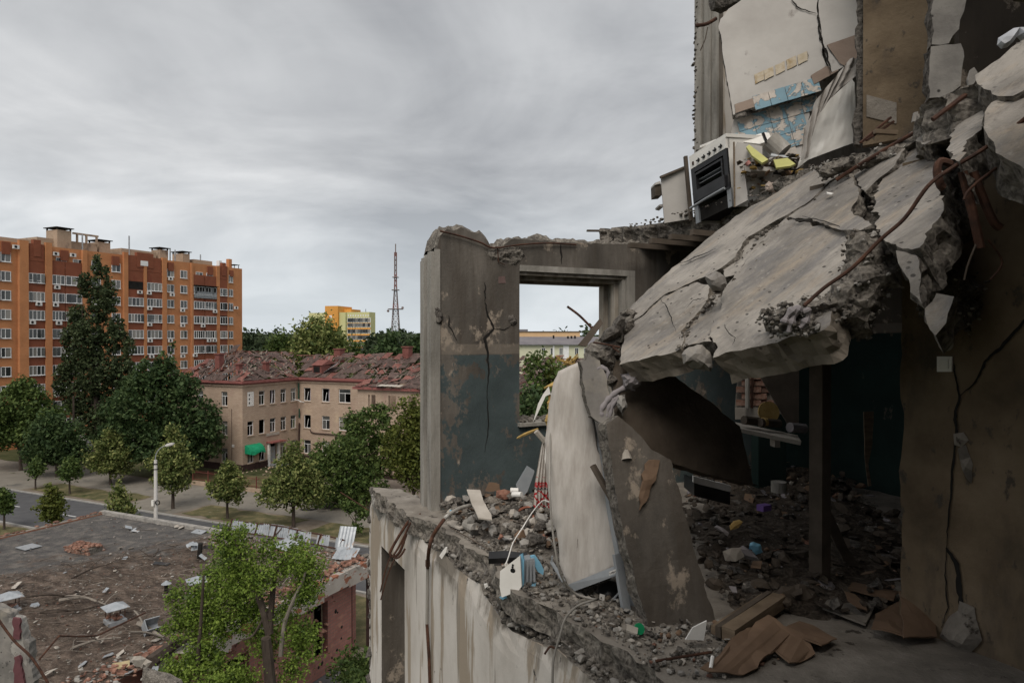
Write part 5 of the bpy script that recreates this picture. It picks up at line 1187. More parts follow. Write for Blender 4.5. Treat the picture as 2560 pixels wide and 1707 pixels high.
# ---- materials of the flat
def paintwall(name, base, teal, zsplit, seedloc, peel=.54):
    m = Mat(name); v = m.co(True); sp_ = m.n('ShaderNodeSeparateXYZ'); m.put(v, sp_.inputs[0])
    f = m.noise(m.map(v, (1, 1, .35), loc=seedloc), 2.2, 9, .65)
    c = m.ramp(f, [(.32, base[0]), (.5, base[1]), (.68, base[2])])
    stn = m.ramp(m.noise(m.map(v, (3.2, 3.2, .35), loc=seedloc), 1.6, 8, .7), [(.46, 0.), (.62, 1.)]); c = m.mix(m.math('MULTIPLY', stn, .75), c, (.075, .062, .05))
    pat = m.ramp(m.noise(m.map(v, (1, 1, .8), loc=(4, 1, 2)), 3.1, 8, .7), [(.58, 0.), (.63, 1.)]); c = m.mix(pat, c, (.30, .25, .20))
    if teal:
        below = m.ramp(m.math('ADD', m.math('SUBTRACT', zsplit, sp_.outputs[2]), .5), [(.498, 0.), (.502, 1.)])
        pl = m.ramp(m.noise(m.map(v, (1, 1, .7), loc=(9, 3, 1)), 2.6, 10, .72), [(peel, 1.), (peel + .03, 0.)])
        bd_ = m.ramp(m.math('ADD', m.math('SUBTRACT', sp_.outputs[2], zsplit), .5), [(.505, 0.), (.51, 1.), (.60, 1.), (.605, 0.)]); c = m.mix(m.math('MULTIPLY', bd_, .45), c, (.22, .185, .15))
        tc_ = m.ramp(m.noise(v, 3., 6, .6), [(.35, tuple(x * .7 for x in teal)), (.65, teal)])
        c = m.mix(m.math('MULTIPLY', below, pl), c, tc_)
    hh = m.math('ADD', m.noise(v, 30, 8, .7), m.math('MULTIPLY', m.noise(v, 4, 6, .6), .8))
    return m.end(c, .9, m.bump(hh, .45, .012))
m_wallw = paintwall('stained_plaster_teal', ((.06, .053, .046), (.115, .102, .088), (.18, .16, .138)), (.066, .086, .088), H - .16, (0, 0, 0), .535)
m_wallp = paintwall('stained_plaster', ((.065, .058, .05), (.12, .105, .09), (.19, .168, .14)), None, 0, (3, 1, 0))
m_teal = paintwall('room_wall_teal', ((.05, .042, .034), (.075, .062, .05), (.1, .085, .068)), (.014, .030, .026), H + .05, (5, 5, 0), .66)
m_ochre = M('ochre_wallpaper', [(.085, .062, .04), (.145, .108, .07), (.19, .145, .098)], 2.6, 11, .92, .6, 25, .012, layers=[((.075, .06, .046), .52, .16, 3.4, (1, 1, .45)), ((.07, .058, .046), .60, .06, 12, (1, 1, .6)), ((.19, .17, .145), .69, .02, 2.4, (1, 1, 1))])
m_out = M('weathered_white_facade', [(.36, .325, .285), (.52, .485, .445), (.62, .585, .545)], 1.2, 8, .9, .35, 18, .008, st=(1, 1, .4),
          layers=[((.30, .25, .195), .515, .05, 3.2, (1.6, 1.6, .16)), ((.23, .205, .175), .585, .06, 5.5, (1.6, 1.6, .10)), ((.17, .15, .125), .5, .10, 2.3, (1, 1, .45), 15.22, .8), ((.055, .05, .045), .67, .03, 9, (1, 1, .6))])
m_frame = M('weathered_frame_wood', [(.12, .10, .08), (.26, .23, .19), (.42, .39, .35)], 3, 9, .85, .4, 30, .004, st=(3, 3, .4))
m_jamb = M('grooved_jamb_concrete', [(.13, .12, .105), (.25, .235, .21), (.36, .34, .31)], 2.4, 9, .92, .5, 30, .01, st=(2, 2, .4), layers=[((.5, .48, .45), .62, .06, 3, (1, 1, .3))])
m_dustb = M('dust_grey', [(.12, .105, .09), (.20, .178, .152), (.29, .262, .228)], 4, 10, .97, .7, 50, .012, layers=[((.36, .34, .31), .66, .05, 16, (1, 1, 1)), ((.06, .05, .042), .62, .06, 11, (1, 1, 1))])
# ---- floor
fl = [Wz(1109, 1320, ZF), Wz(1160, 1362, ZF), Wz(1232, 1400, ZF), Wz(1262, 1468, ZF), Wz(1340, 1508, ZF), Wz(1429, 1556, ZF), Wz(1568, 1632, ZF), Wz(1640, 1690, ZF), Wz(1700, 1735, ZF), Wz(1850, 1850, ZF)]
far_ = [Wz(925, 1217, ZF), Wz(935, 1226, ZF), Wz(985, 1262, ZF), Wz(1020, 1290, ZF), Wz(1060, 1300, ZF)]
P = far_ + fl + [Vector((1.2, 1.9, ZF)), Vector((6.5, 1.0, ZF)), Vector((8, 9, ZF)), L3(5, .0, ZF), L3(5, .36, ZF), L3(0, .36, ZF), Wz(1000, 1222, ZF)]
g = slab(P, UP, .17, .05, .05, 4, .035, .16, .012, 3, 0, (len(far_) + len(fl), len(far_) + len(fl) + 1, len(far_) + len(fl) + 2))
struct('room_floor', g[:2], [m_dustb, m_brk], smi(g))
# ---- outer facade wall under the floor (plane offset outwards), with an opening
def Fa(y, z, o=0.): return Vector((.15 - .486 * (y - 4.03), y, z)) + NB * o
wy0, wy1 = 2.0, 7.62
hy0, hy1, hz = 6.42, 7.16, H - 2.18
top = []
for i in range(46):
    y = wy0 + (wy1 - wy0) * i / 45; top.append((y, ZF - .18 + .07 * fbm((y * 2.3, 1, 0), 1, 5) - .10 * max(0, math.sin((y - 4.05) * 4)) * (3.9 < y < 4.9)))
wall = thing('facade_wall', 'streaked white facade wall below the broken floor edge with a tall dark opening', 'wall', tuple(Fa(4, 0)))
V, Fc = [], []
ys = sorted(set([y for y, _ in top] + [hy0, hy1])); zs = [4, 8, 11, 13.2, 14.2, hz]
def topz(y): return float(np.interp(y, [a for a, _ in top], [b for _, b in top]))
def quad(*c): i = len(V); V.extend(c); Fc.append(tuple(range(i, i + len(c))))
for i in range(len(ys) - 1):
    a, b = ys[i], ys[i + 1]; hole = a >= hy0 - .001 and b <= hy1 + .001
    if not hole:
        for j in range(len(zs) - 1): quad(Fa(a, zs[j]), Fa(b, zs[j]), Fa(b, zs[j + 1]), Fa(a, zs[j + 1]))
    n_ = 5
    for j in range(n_):
        f0, f1 = j / n_, (j + 1) / n_
        def zq(y, f): return hz + (topz(y) - hz) * f
        def oq(y, f): return .018 * fbm((y * 6, f * 3, 2), 1, 4) * f * f - (.03 * f ** 4)
        quad(Fa(a, zq(a, f0), oq(a, f0)), Fa(b, zq(b, f0), oq(b, f0)), Fa(b, zq(b, f1), oq(b, f1)), Fa(a, zq(a, f1), oq(a, f1)))
part('white_face', (V, Fc), m_out, wall)
# rough broken top of the wall, back to the floor slab
V, Fc = [], []; nyy, nw = 330, 18
for i in range(nyy + 1):
    y = wy0 + (wy1 - wy0) * i / nyy
    for j in range(nw + 1):
        f = j / nw; o_ = -.05 - (.42) * f; z = topz(y) + (.05 * fbm((y * 7, f * 2.5, 5), 1, 7) + .035 * fbm((y * 22, f * 9, 5), 1, 6) + .03 * (abs(fbm((y * 12, f * 5, 8), 1, 4)) - .2)) * min(1, 3 * f + .15)
        z = min(z, ZF - .03) if j < nw else min(z, ZF - .05)
        V.append(Fa(y, z, -.03 * 1 - .42 * f + .018 * fbm((y * 6, 1 * 3, 2), 1, 4) * (j == 0)))
for i in range(nyy):
    for j in range(nw): a = i * (nw + 1) + j; Fc.append((a, a + nw + 1, a + nw + 2, a + 1))
part('broken_top', (V, Fc), m_brk, wall)
# opening: reveals, inner dark layer, timber cross bars
V, Fc = [], []
quad(Fa(hy0, 4), Fa(hy0, 4, -.9), Fa(hy0, hz, -.9), Fa(hy0, hz)); quad(Fa(hy1, 4), Fa(hy1, hz), Fa(hy1, hz, -.9), Fa(hy1, 4, -.9)); quad(Fa(hy0, hz), Fa(hy0, hz, -.9), Fa(hy1, hz, -.9), Fa(hy1, hz))
part('reveal', (V, Fc), m_wallp, wall)
V, Fc = [], []; quad(Fa(hy0, 4, -.55), Fa(hy1, 4, -.55), Fa(hy1, hz, -.55), Fa(hy0, hz, -.55)); part('inner_panel', (V, Fc), m_wallp, wall)
for z in (H - 3.02, H - 4.0): part('cross_bar', beam(Fa(hy0 - .0, z, -.5), Fa(hy1 - .28, z + .02, -.5), .08, .05), m_wood, wall)
part('dark_edge', join(*[chunk(tuple(Fa(wy1 - .02, z_, -.04)), .07, rnd, 1.6) for z_ in np.arange(8, 15.2, .12)], ([Fa(wy1, 4), Fa(wy1, 4, -.5), Fa(wy1, 15.25, -.5), Fa(wy1, 15.25)], [(0, 1, 2, 3)])), m_brkd, wall)
# edge blocks of the floor remnant on the far left
for i, (P, D, th) in enumerate((([(926, 1222), (990, 1250), (1002, 1300), (985, 1330), (945, 1300), (928, 1262)], 7.25, .10), ([(1002, 1262), (1040, 1290), (1050, 1330), (1020, 1350), (1004, 1320)], 6.75, .10), ([(1020, 1290), (1062, 1286), (1080, 1320), (1060, 1345), (1030, 1330)], 6.5, .09))):
    solo('broken_slab_edge', lump(P, D, th, .03, .05, .05, i + 3, .05), m_brk if i else m_conc2, ('pale squared lump of floor edge at the far left end of the ledge', 'cracked lump of concrete left of the rusty loops', 'rough concrete lump at the foot of the grooved jamb')[i], 'concrete')
# ---- window wall
wt0, wt1, wz0, wz1 = .86, 2.13, H - .866, H + .655
ww = thing('window_wall', 'dark stained concrete wall with an empty window opening and flaking teal paint', 'wall', tuple(L3(0, 0, ZF)))
prof = [(0, .80), (.03, .93), (.10, 1.02), (.17, 1.00), (.25, 1.04), (.36, 1.0), (.46, .99), (.52, .93), (.56, .86), (.66, .865), (.71, .92), (.78, .965), (.9, .97), (1.2, .97), (1.5, .97), (1.9, .985), (2.2, 1.0), (2.6, 1.0), (5.2, 1.0)]
def tz(t): return H + float(np.interp(t, [a for a, _ in prof], [b for _, b in prof])) + .012 * fbm((t * 14, 0, 0), 1, 5)
ts = sorted(set(list(np.arange(0, 2.4, .035)) + [wt0, wt1, 2.4, 3.2, 4.2, 5.2, .0]))
V, Fc = [], []; mi = []
def rowz(t): return [ZF - .3, wz0, wz1]
for i in range(len(ts) - 1):
    a, b = ts[i], ts[i + 1]; hole = a >= wt0 - .001 and b <= wt1 + .001
    for s_ in (0, .36):
        if not hole: quad(L3(a, s_, ZF - .3), L3(b, s_, ZF - .3), L3(b, s_, wz0), L3(a, s_, wz0)); quad(L3(a, s_, wz0), L3(b, s_, wz0), L3(b, s_, wz1), L3(a, s_, wz1)); mi += [0, 0]
        else: quad(L3(a, s_, ZF - .3), L3(b, s_, ZF - .3), L3(b, s_, wz0), L3(a, s_, wz0)); mi += [0]
        quad(L3(a, s_, wz1), L3(b, s_, wz1), L3(b, s_, tz(b)), L3(a, s_, tz(a))); mi += [0]
    n_ = 6
    for j in range(n_):
        f0, f1 = j / n_, (j + 1) / n_
        def bz(t, f): return tz(t) + (.06 * fbm((t * 9, f * 3, 4), 1, 5) + .03) * (0 < f < 1)
        quad(L3(a, .36 * f0, bz(a, f0)), L3(b, .36 * f0, bz(b, f0)), L3(b, .36 * f1, bz(b, f1)), L3(a, .36 * f1, bz(a, f1))); mi += [1]
for (a, c, d) in ((wt0, wz0, wz1), (wt1, wz0, wz1)): quad(L3(a, 0, c), L3(a, 0, d), L3(a, .36, d), L3(a, .36, c)); mi += [2]
quad(L3(wt0, 0, wz1), L3(wt1, 0, wz1), L3(wt1, .36, wz1), L3(wt0, .36, wz1)); quad(L3(wt0, 0, wz0), L3(wt1, 0, wz0), L3(wt1, .36, wz0), L3(wt0, .36, wz0)); mi += [2, 1]
# left end closed
quad(L3(0, 0, ZF - .3), L3(0, .36, ZF - .3), L3(0, .36, tz(0)), L3(0, 0, tz(0))); mi += [2]
part('concrete_panel', (V, Fc), [m_wallw, m_brk, m_jamb], ww, mi=mi)
# vertical grooved mouldings at the left end, weathered
for i, (s0, s1, o_) in enumerate(((.0, .10, .05), (.115, .17, .03), (.19, .27, .055), (.285, .36, .035))):
    pts = []
    g_ = ([L3(t, s_, z) for t in (-o_ - .001, .0) for s_ in (s0, s1) for z in (ZF - .1 - .1 * (i % 2), H + .80 - .02 * i)], box(0, 1, 0, 1, 0, 1)[1])
    part('jamb_moulding', g_, m_jamb, ww)
part('corner_strip', ([L3(t, s_, z) for t in (-.02, .035) for s_ in (-.012, 0) for z in (ZF - .1, H + .82)], box(0, 1, 0, 1, 0, 1)[1]), m_jamb, ww)
# stepped window frame left in the opening (head and right side)
for i, (s0, s1, d) in enumerate(((.02, .09, .035), (.10, .17, .075), (.19, .26, .05), (.27, .36, .095))):
    part('frame_head', ([L3(t, s_, z) for t in (wt0 + .003, wt1 - .003) for s_ in (s0, s1) for z in (wz1 - d, wz1 - .002)], box(0, 1, 0, 1, 0, 1)[1]), m_frame, ww)
    part('frame_side', ([L3(t, s_, z) for t in (wt1 - d * 1.2, wt1 - .003) for s_ in (s0, s1) for z in (wz0 + .003, wz1 - d - .002)], box(0, 1, 0, 1, 0, 1)[1]), m_frame if i % 2 else m_jamb, ww)
part('window_sill', ([L3(t, s_, z) for t in (wt0 - .02, wt1 + .1) for s_ in (-.05, .3) for z in (wz0 + .002, wz0 + .035)], box(0, 1, 0, 1, 0, 1)[1]), m_jamb, ww)
part('sill_rubble', join(*[chunk(tuple(L3(wt0 + rnd.uniform(0, 1.1), rnd.uniform(0, .33), wz0 + .05)), rnd.uniform(.015, .05), rnd) for _ in range(90)]), m_brk, ww)['kind'] = 'stuff'
# head casing visible above the opening, slightly paler band
part('casing', ([L3(t, s_, z) for t in (wt0, wt1 + .10) for s_ in (-.012, -.002) for z in (wz1 - .0, wz1 + .06)], box(0, 1, 0, 1, 0, 1)[1]), m_jamb, ww)
part('casing', ([L3(t, s_, z) for t in (wt1 + .002, wt1 + .10) for s_ in (-.012, -.002) for z in (wz0, wz1 - .002)], box(0, 1, 0, 1, 0, 1)[1]), m_jamb, ww)
# broken patch, cracks and bolts on the wall
def wpt(px, py, o_=0.): return Wp(px, py, L3(0, -o_, 0), A)
part('broken_patch', lump3([wpt(a, b, .0) for a, b in ((1208, 632), (1240, 615), (1300, 618), (1312, 640), (1290, 664), (1255, 656), (1228, 650))], -A, .02, .02, .03, .03, 7, .03, .1, 9), m_brk, ww)
def crack(pts, w0, fn, par, mt_=m_dark, nm='crack'):
    P = []
    for i in range(len(pts) - 1):
        for k in range(5):
            t = k / 5; x = pts[i][0] + (pts[i + 1][0] - pts[i][0]) * t; y = pts[i][1] + (pts[i + 1][1] - pts[i][1]) * t
            P.append((x + rnd.uniform(-1.6, 1.6), y + rnd.uniform(-1.6, 1.6)))
    P.append(pts[-1]); V, Fc = [], []
    for i, (x, y) in enumerate(P):
        q = P[min(i + 1, len(P) - 1)]; q0 = P[max(i - 1, 0)]; dx, dy = q[0] - q0[0], q[1] - q0[1]; L = math.hypot(dx, dy) or 1
        f = i / (len(P) - 1); w_ = w0 * (.35 + 1.1 * math.sin(math.pi * min(1, f + .06)) * rnd.uniform(.5, 1.2))
        V += [fn(x - dy / L * w_, y + dx / L * w_), fn(x + dy / L * w_, y - dx / L * w_)]
    for i in range(len(P) - 1): a = 2 * i; Fc.append((a, a + 1, a + 3, a + 2))
    return part(nm, (V, Fc), mt_, par)
wf_ = lambda x, y: wpt(x, y, .004)
crack([(1213, 705), (1212, 735), (1213, 755)], 1.2, wf_, ww); crack([(1213, 755), (1220, 790), (1235, 822), (1212, 845), (1218, 880), (1222, 930), (1218, 990)], 2.4, wf_, ww)
crack([(1122, 790), (1123, 815), (1143, 852)], 1.4, wf_, ww); crack([(1402, 612), (1404, 660)], 1.6, wf_, ww); crack([(1235, 822), (1260, 824), (1283, 812)], .8, wf_, ww); crack([(1218, 990), (1222, 1060), (1212, 1130)], 1.0, wf_, ww)
for P, D_ in (([(1086, 770), (1100, 765), (1106, 785), (1104, 812), (1088, 812)], .03), ([(1272, 788), (1284, 786), (1292, 806), (1282, 814), (1270, 800)], .02)):
    part('spalled_hole', lump3([wpt(a, b, .004) for a, b in P], -A, D_, .02, .03, .02, 5, .03, .1, 12), m_brkd, ww)
part('rebar', tube(smooth_path([wpt(1100, 578, .03), wpt(1150, 590, .03), wpt(1200, 606, .03), wpt(1235, 620, .03), (wpt(1300, 612, .03)), wpt(1370, 608, .03), wpt(1440, 612, .02)], 4), .009, 6), m_rust, ww)
part('rebar', tube([wpt(1244, 620, .02), wpt(1246, 655, .02), wpt(1262, 662, .02)], .005, 5), m_rust, ww)
part('pinkish_stain', ([wpt(a, b, .003) for a, b in ((1246, 692), (1262, 690), (1265, 708), (1246, 708))], [(0, 1, 2, 3)]), M('pink_plaster', [(.13, .085, .078), (.17, .12, .11)], 8), ww)
# ---- upper floor slab with ragged edge
def U_(px, py): return Wz(px, py, ZU)
edge = [(1531, 573), (1560, 566), (1640, 560), (1720, 548), (1790, 533), (1850, 512), (1905, 492), (1965, 470)]
ue = [U_(a, b) for a, b in edge] + [Vector((1.98, 5.1, ZU)), U_(2030, 421), U_(2120, 392), U_(2231, 366), U_(2300, 300), U_(2330, 250)]
ue += [Vector((2.25, 3.0, ZU)), Vector((2.1, 2.5, ZU)), Vector((1.2, 1.75, ZU)), Vector((-.5, 1.6, ZU)), Vector((-1.5, .3, ZU)), Vector((-1.8, -2.9, ZU)), Vector((8.5, -4.5, ZU)), Vector((8.5, 10, ZU)), L3(5.2, .3, ZU), L3(2.0, .32, ZU)]
n_ = len(ue)
g = slab(ue, UP, .22, .05, .06, 6, .055, .3, .01, 9, .02, (n_ - 6, n_ - 5, n_ - 4, n_ - 3))
us = thing('upper_floor_slab', 'thick ragged-edged concrete floor slab jutting out above the window wall', 'floor slab', tuple(L3(2, 0, ZU - .22)))
part('slab', g[:2], [m_dustb, m_brk], us, mi=smi(g))
part('slab_rib', join(*[beam(U_(1600, 552) + Vector((0, 0, -.25)) + A * d_ + B * (-.1), U_(1600, 552) + Vector((0, 0, -.25)) + A * d_ + B * 3, .05, .05) for d_ in (-.9, -.6, -.3, .05)]), m_woodd, us)
solo('loose_plank', beam(U_(1467, 577) + UP * .0, U_(1560, 578), .05, .018), m_woodd, 'thin reddish plank sticking out into the sky from the upper slab', 'plank')
gs = [chunk(tuple(U_(*edge[0]).lerp(U_(*edge[-1]), rnd.random()) + B * rnd.uniform(-.02, .4) + UP * .01), rnd.uniform(.006, .024), rnd) for _ in range(220)]
tag(solo('slab_crumbs', join(*gs), m_brk, 'crumbs of concrete along the edge of the upper slab', 'rubble'), kind='stuff')
solo('torn_fixing', lump([(1532, 610), (1545, 612), (1552, 632), (1546, 660), (1536, 640)], 7.3, .03, None, .03, .02, 4), m_brkd, 'dark torn fibrous clump hanging at the slab corner', 'debris')

# ================================================================= THE FALLEN SLAB
Q1 = Vector((.654, 4.2, H - .143)); NQ = Vector((-1.795, -.759, 2.30)).normalized()
def Q(x, y, o_=0.): return Wp(x, y, Q1 + NQ * o_, NQ)
m_plate = Mat('fallen_plate_concrete'); m = m_plate; v = m.co()
vv_ = m.map(v, (1, 1, 1), (0, 0, 0)); f = m.noise(vv_, 1.7, 10, .66, .5); f2 = m.noise(m.map(v, (.5, 2.6, 1), (.3, .5, -.6)), 1.8, 8, .7)
c = m.ramp(f, [(.34, (.135, .123, .110)), (.5, (.215, .197, .176)), (.64, (.30, .276, .246))]); c = m.mix(m.ramp(f2, [(.53, 0.), (.66, .55)]), c, (.33, .265, .195))
f3 = m.noise(m.map(v, (.8, 2.2, 1), (.2, .3, .9)), 2.6, 9, .7); c = m.mix(m.ramp(f3, [(.52, 0.), (.64, .6)]), c, (.115, .112, .115))
pv = m.ramp(m.vor(m.map(v, (1, .6, 1)), 20), [(.12, 1.), (.19, 0.)]); gate = m.ramp(m.noise(v, 2.2, 4, .6), [(.45, 0.), (.56, 1.)]); pv = m.math('MULTIPLY', pv, gate); c = m.mix(m.math('MULTIPLY', pv, .85), c, (.03, .027, .025))
f4 = m.noise(m.map(v, (1, 3.5, 1), (.2, .3, .9)), 11, 9, .75); c = m.mix(m.ramp(f4, [(.50, 0.), (.66, .55)]), c, (.10, .09, .08)); f5 = m.noise(v, 26, 6, .7); c = m.mix(m.ramp(f5, [(.56, 0.), (.70, .5)]), c, (.36, .335, .30))
m_plate = m.end(c, .93, m.bump(m.math('SUBTRACT', m.math('ADD', m.noise(v, 60, 6, .7), m.math('MULTIPLY', m.noise(v, 5, 7, .65), 1.6)), pv), .45, .01))
m_side = M('cast_slab_edge', [(.12, .10, .08), (.20, .172, .14), (.29, .255, .212)], 3, 9, .94, .5, 30, .01, layers=[((.09, .075, .06), .58, .1, 3, (1, 1, 1))], pits=14)
fs = thing('fallen_floor_slab', 'huge cracked concrete floor slab sloping down from the storey above', 'concrete slab', tuple(Q(1800, 800)))
def grow(px, k):
    ar = sum(px[i][0] * px[(i + 1) % len(px)][1] - px[(i + 1) % len(px)][0] * px[i][1] for i in range(len(px))); sg = 1 if ar > 0 else -1; o = []
    for i in range(len(px)):
        a, b = px[i - 1], px[(i + 1) % len(px)]; L = math.hypot(b[0] - a[0], b[1] - a[1]) or 1; o.append((px[i][0] + sg * (b[1] - a[1]) / L * k, px[i][1] - sg * (b[0] - a[0]) / L * k))
    return o
def piece(px, off=.0, th=.13, tilt=(0, 0), seed=1, lab=None, jit=.022, rough=.03, nm='slab_piece', gr=4.0, side=None):
    px = grow(px, gr)
    c = [sum(a for a, _ in px) / len(px), sum(b for _, b in px) / len(px)]
    pts = []
    n_ = (NQ + Vector((tilt[0], 0, 0)) + Vector((0, tilt[1], 0))).normalized(); p0 = Q(c[0], c[1], off)
    pts = [Wp(a, b, p0, n_) for a, b in px]
    g_ = slab(pts, n_, th, .03, jit, 4, rough, .08, .008, seed, .01)
    o = part(nm, g_[:2], [m_plate, side or m_brk], fs, mi=smi(g_))
    if lab: o['label'] = lab
    return o
A1 = [(1576, 775), (1643, 708), (1718, 646), (1789, 582), (1860, 532), (1935, 490), (1990, 456), (2060, 411), (2103, 403), (2108, 418), (2062, 458), (2020, 500), (1963, 536), (1905, 566), (1868, 590), (1835, 640), (1800, 668), (1770, 684), (1731, 700), (1660, 733), (1604, 782), (1585, 796)]
piece(A1, .03, .12, (0, 0), 11)
piece([(1808, 668), (1838, 640), (1875, 600), (1930, 563), (1968, 538), (1930, 590), (1890, 622), (1860, 655), (1838, 684), (1815, 690)], .0, .12, (.06, -.04), 12, 'narrow splinter strip between the two long cracks', .02)
piece([(1577, 812), (1604, 795), (1662, 744), (1735, 710), (1772, 716), (1766, 748), (1738, 782), (1698, 826), (1707, 848), (1700, 868), (1660, 884), (1548, 908), (1556, 880), (1570, 830)], .015, .16, (.03, -.05), 13, None, .020, .020, side=m_side)
piece([(1780, 742), (1798, 738), (1800, 768), (1780, 800), (1772, 838), (1782, 856), (1768, 852), (1712, 860), (1703, 828), (1740, 788), (1768, 754)], -.01, .13, (.0, .04), 14, 'small wedge-shaped piece between two cracks', .02)
D_ = [(1806, 745), (1822, 715), (1850, 678), (1872, 638), (1912, 600), (1968, 546), (1985, 556), (2080, 575), (2176, 573), (2188, 578), (2150, 584), (2122, 588), (2112, 610), (2120, 645), (2092, 705), (2032, 745), (1950, 772), (1908, 800), (1918, 828), (1976, 832), (2051, 818), (2068, 796), (2105, 850), (2054, 820), (1990, 838), (1900, 862), (1782, 888), (1798, 868), (1786, 850), (1778, 838), (1786, 800), (1806, 768)]
D_ = [(1806, 745), (1822, 715), (1850, 678), (1872, 638), (1912, 600), (1968, 546), (1985, 556), (2080, 575), (2176, 573), (2188, 580), (2150, 586), (2122, 592), (2114, 615), (2122, 650), (2100, 705), (2075, 760), (2072, 798), (2054, 820), (1990, 838), (1900, 862), (1782, 890), (1798, 868), (1786, 850), (1778, 838), (1786, 800), (1806, 768)]
piece(D_, .02, .18, (0, 0), 15, 'largest pale plate of the fallen slab with pockmarks', .022, .022, side=m_side)
piece([(1973, 540), (2003, 519), (2050, 472), (2068, 458), (2130, 450), (2143, 482), (2122, 528), (2175, 563), (2150, 571), (2090, 568), (2060, 553), (2010, 543)], .035, .1, (.02, .05), 16, 'dark grey triangular plate above the largest one', .02)
piece([(2137, 440), (2180, 404), (2228, 371), (2266, 358), (2245, 392), (2214, 430), (2185, 455), (2162, 478), (2150, 462)], .03, .09, (-.10, .15), 17, 'small raised plate near the top of the fallen slab', .02)
piece([(2190, 498), (2210, 440), (2240, 400), (2275, 362), (2312, 386), (2345, 402), (2350, 450), (2356, 512), (2325, 568), (2294, 617), (2250, 614), (2214, 594), (2192, 572)], .10, .2, (.08, .10), 18, 'thick plate carrying the long rusty bar', .03)
piece([(2292, 351), (2320, 315), (2361, 281), (2345, 318), (2331, 345), (2310, 358)], .16, .12, (.1, .1), 19, None, .02)
piece([(2375, 343), (2408, 303), (2475, 232), (2490, 257), (2466, 303), (2412, 360), (2394, 402), (2376, 380)], .26, .2, (.12, .1), 20, 'tilted pale plate at the top right of the slab', .03)
piece([(2243, 628), (2288, 641), (2300, 704), (2305, 758), (2280, 730), (2266, 686)], .12, .12, (-.5, -.5), 21, 'hanging pale shard below the thick plate', .02)
piece([(2316, 772), (2343, 736), (2380, 742), (2360, 806), (2338, 834), (2322, 806)], .14, .12, (-.2, -.45), 22, 'lowest hanging pale shard', .02)
for px_, off_, th_, tl_, sd_, lb_ in (([(2440, 190), (2500, 150), (2560, 95), (2600, 120), (2590, 200), (2530, 240), (2480, 235)], .45, .2, (-.1, -.35), 23, 'dark angular block high on the rubble edge'), ([(2300, 322), (2345, 275), (2395, 240), (2420, 255), (2400, 300), (2350, 320)], .12, .16, (-.1, -.1), 24, None),
    ([(2480, 260), (2560, 210), (2600, 330), (2560, 420), (2490, 380), (2462, 320)], .35, .2, (.05, -.45), 25, 'large shaded block beside the right frame edge')):
    piece(px_, off_, th_, tl_, sd_, lb_, .02)
# rough core beneath the plates and broken lumps at the right
core = [Q(a, b, -.10) for a, b in ((1590, 800), (1700, 690), (1850, 560), (1990, 478), (2095, 420), (2200, 380), (2330, 330), (2420, 300), (2440, 380), (2380, 500), (2330, 600), (2240, 640), (2150, 640), (2095, 770), (2040, 790), (1900, 826), (1790, 845), (1690, 838), (1610, 852))]
g_ = slab(core, NQ, .09, .06, .05, 3, .04, .055, .0, 30); V = [Vector(p) for p in g_[0]]
V = [p + NQ * (.05 * fbm(p * 7, 1, 5) + .03 * fbm(p * 21, 1, 3)) for p in V]
part('broken_core', ([tuple(p) for p in V], g_[1]), m_brk, fs)
def crust(V, n_, s0, s1, par, keep=lambda p: True):
    gs = []
    for _ in range(n_):
        p = V[rnd.randrange(len(V))]
        if keep(p): gs.append(chunk((p[0] + rnd.gauss(0, .01), p[1] + rnd.gauss(0, .01), p[2] + rnd.gauss(0, .01)), s0 + (s1 - s0) * rnd.random() ** 3, rnd, .85))
    g_ = join(*gs); part('aggregate', g_, [m_brkd, m_brk, m_conc2], par, mi=[(0, 1, 0, 1, 2)[(i // 20 * 7) % 5] for i in range(len(g_[1]))])['kind'] = 'stuff'
def lq(px, D, th, mt_, par, nm='concrete_lump', cr=260, **k):
    g_ = lump(px, D, th, **k)
    if cr: crust(g_[0], cr, .005, .021, par)
    return part(nm, g_, mt_, par)
R1 = [(2122, 590), (2160, 580), (2195, 590), (2235, 640), (2240, 680), (2215, 740), (2190, 800), (2150, 850), (2105, 868), (2062, 840), (1950, 850), (1910, 810), (1950, 778), (2030, 750), (2095, 705), (2118, 650), (2112, 610)]
lq(R1, 3.15, .10, m_brk, fs, 'broken_edge', cr=500, rough=.10, grid=.03, seed=31, facet=.08, back=1.2, fr=6, tilt=(-.2, 0.))
lq([(1908, 800), (1935, 775), (1975, 770), (2010, 790), (2050, 812), (2000, 830), (1930, 832)], 3.12, .03, m_brk, fs, 'broken_edge', rough=.05, grid=.025, seed=33, facet=.04, fr=9, tilt=(-.6, 0))
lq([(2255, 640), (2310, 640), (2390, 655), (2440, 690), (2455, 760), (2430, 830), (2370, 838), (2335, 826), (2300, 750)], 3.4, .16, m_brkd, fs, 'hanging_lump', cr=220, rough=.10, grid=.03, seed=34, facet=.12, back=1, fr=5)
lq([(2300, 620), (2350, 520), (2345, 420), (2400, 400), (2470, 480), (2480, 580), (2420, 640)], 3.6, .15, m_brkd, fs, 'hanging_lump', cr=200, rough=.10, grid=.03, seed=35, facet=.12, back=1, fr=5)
big = [(2262, 352), (2300, 320), (2345, 275), (2395, 240), (2440, 190), (2500, 150), (2560, 90), (2640, 60), (2660, 560), (2560, 520), (2500, 400), (2440, 420), (2390, 470), (2340, 420), (2290, 385)]
lq(big, 4.15, .16, m_brkd, fs, 'rubble_mass', cr=800, rough=.13, grid=.035, seed=36, facet=.22, back=1, fr=6, tilt=(-.9, 0))
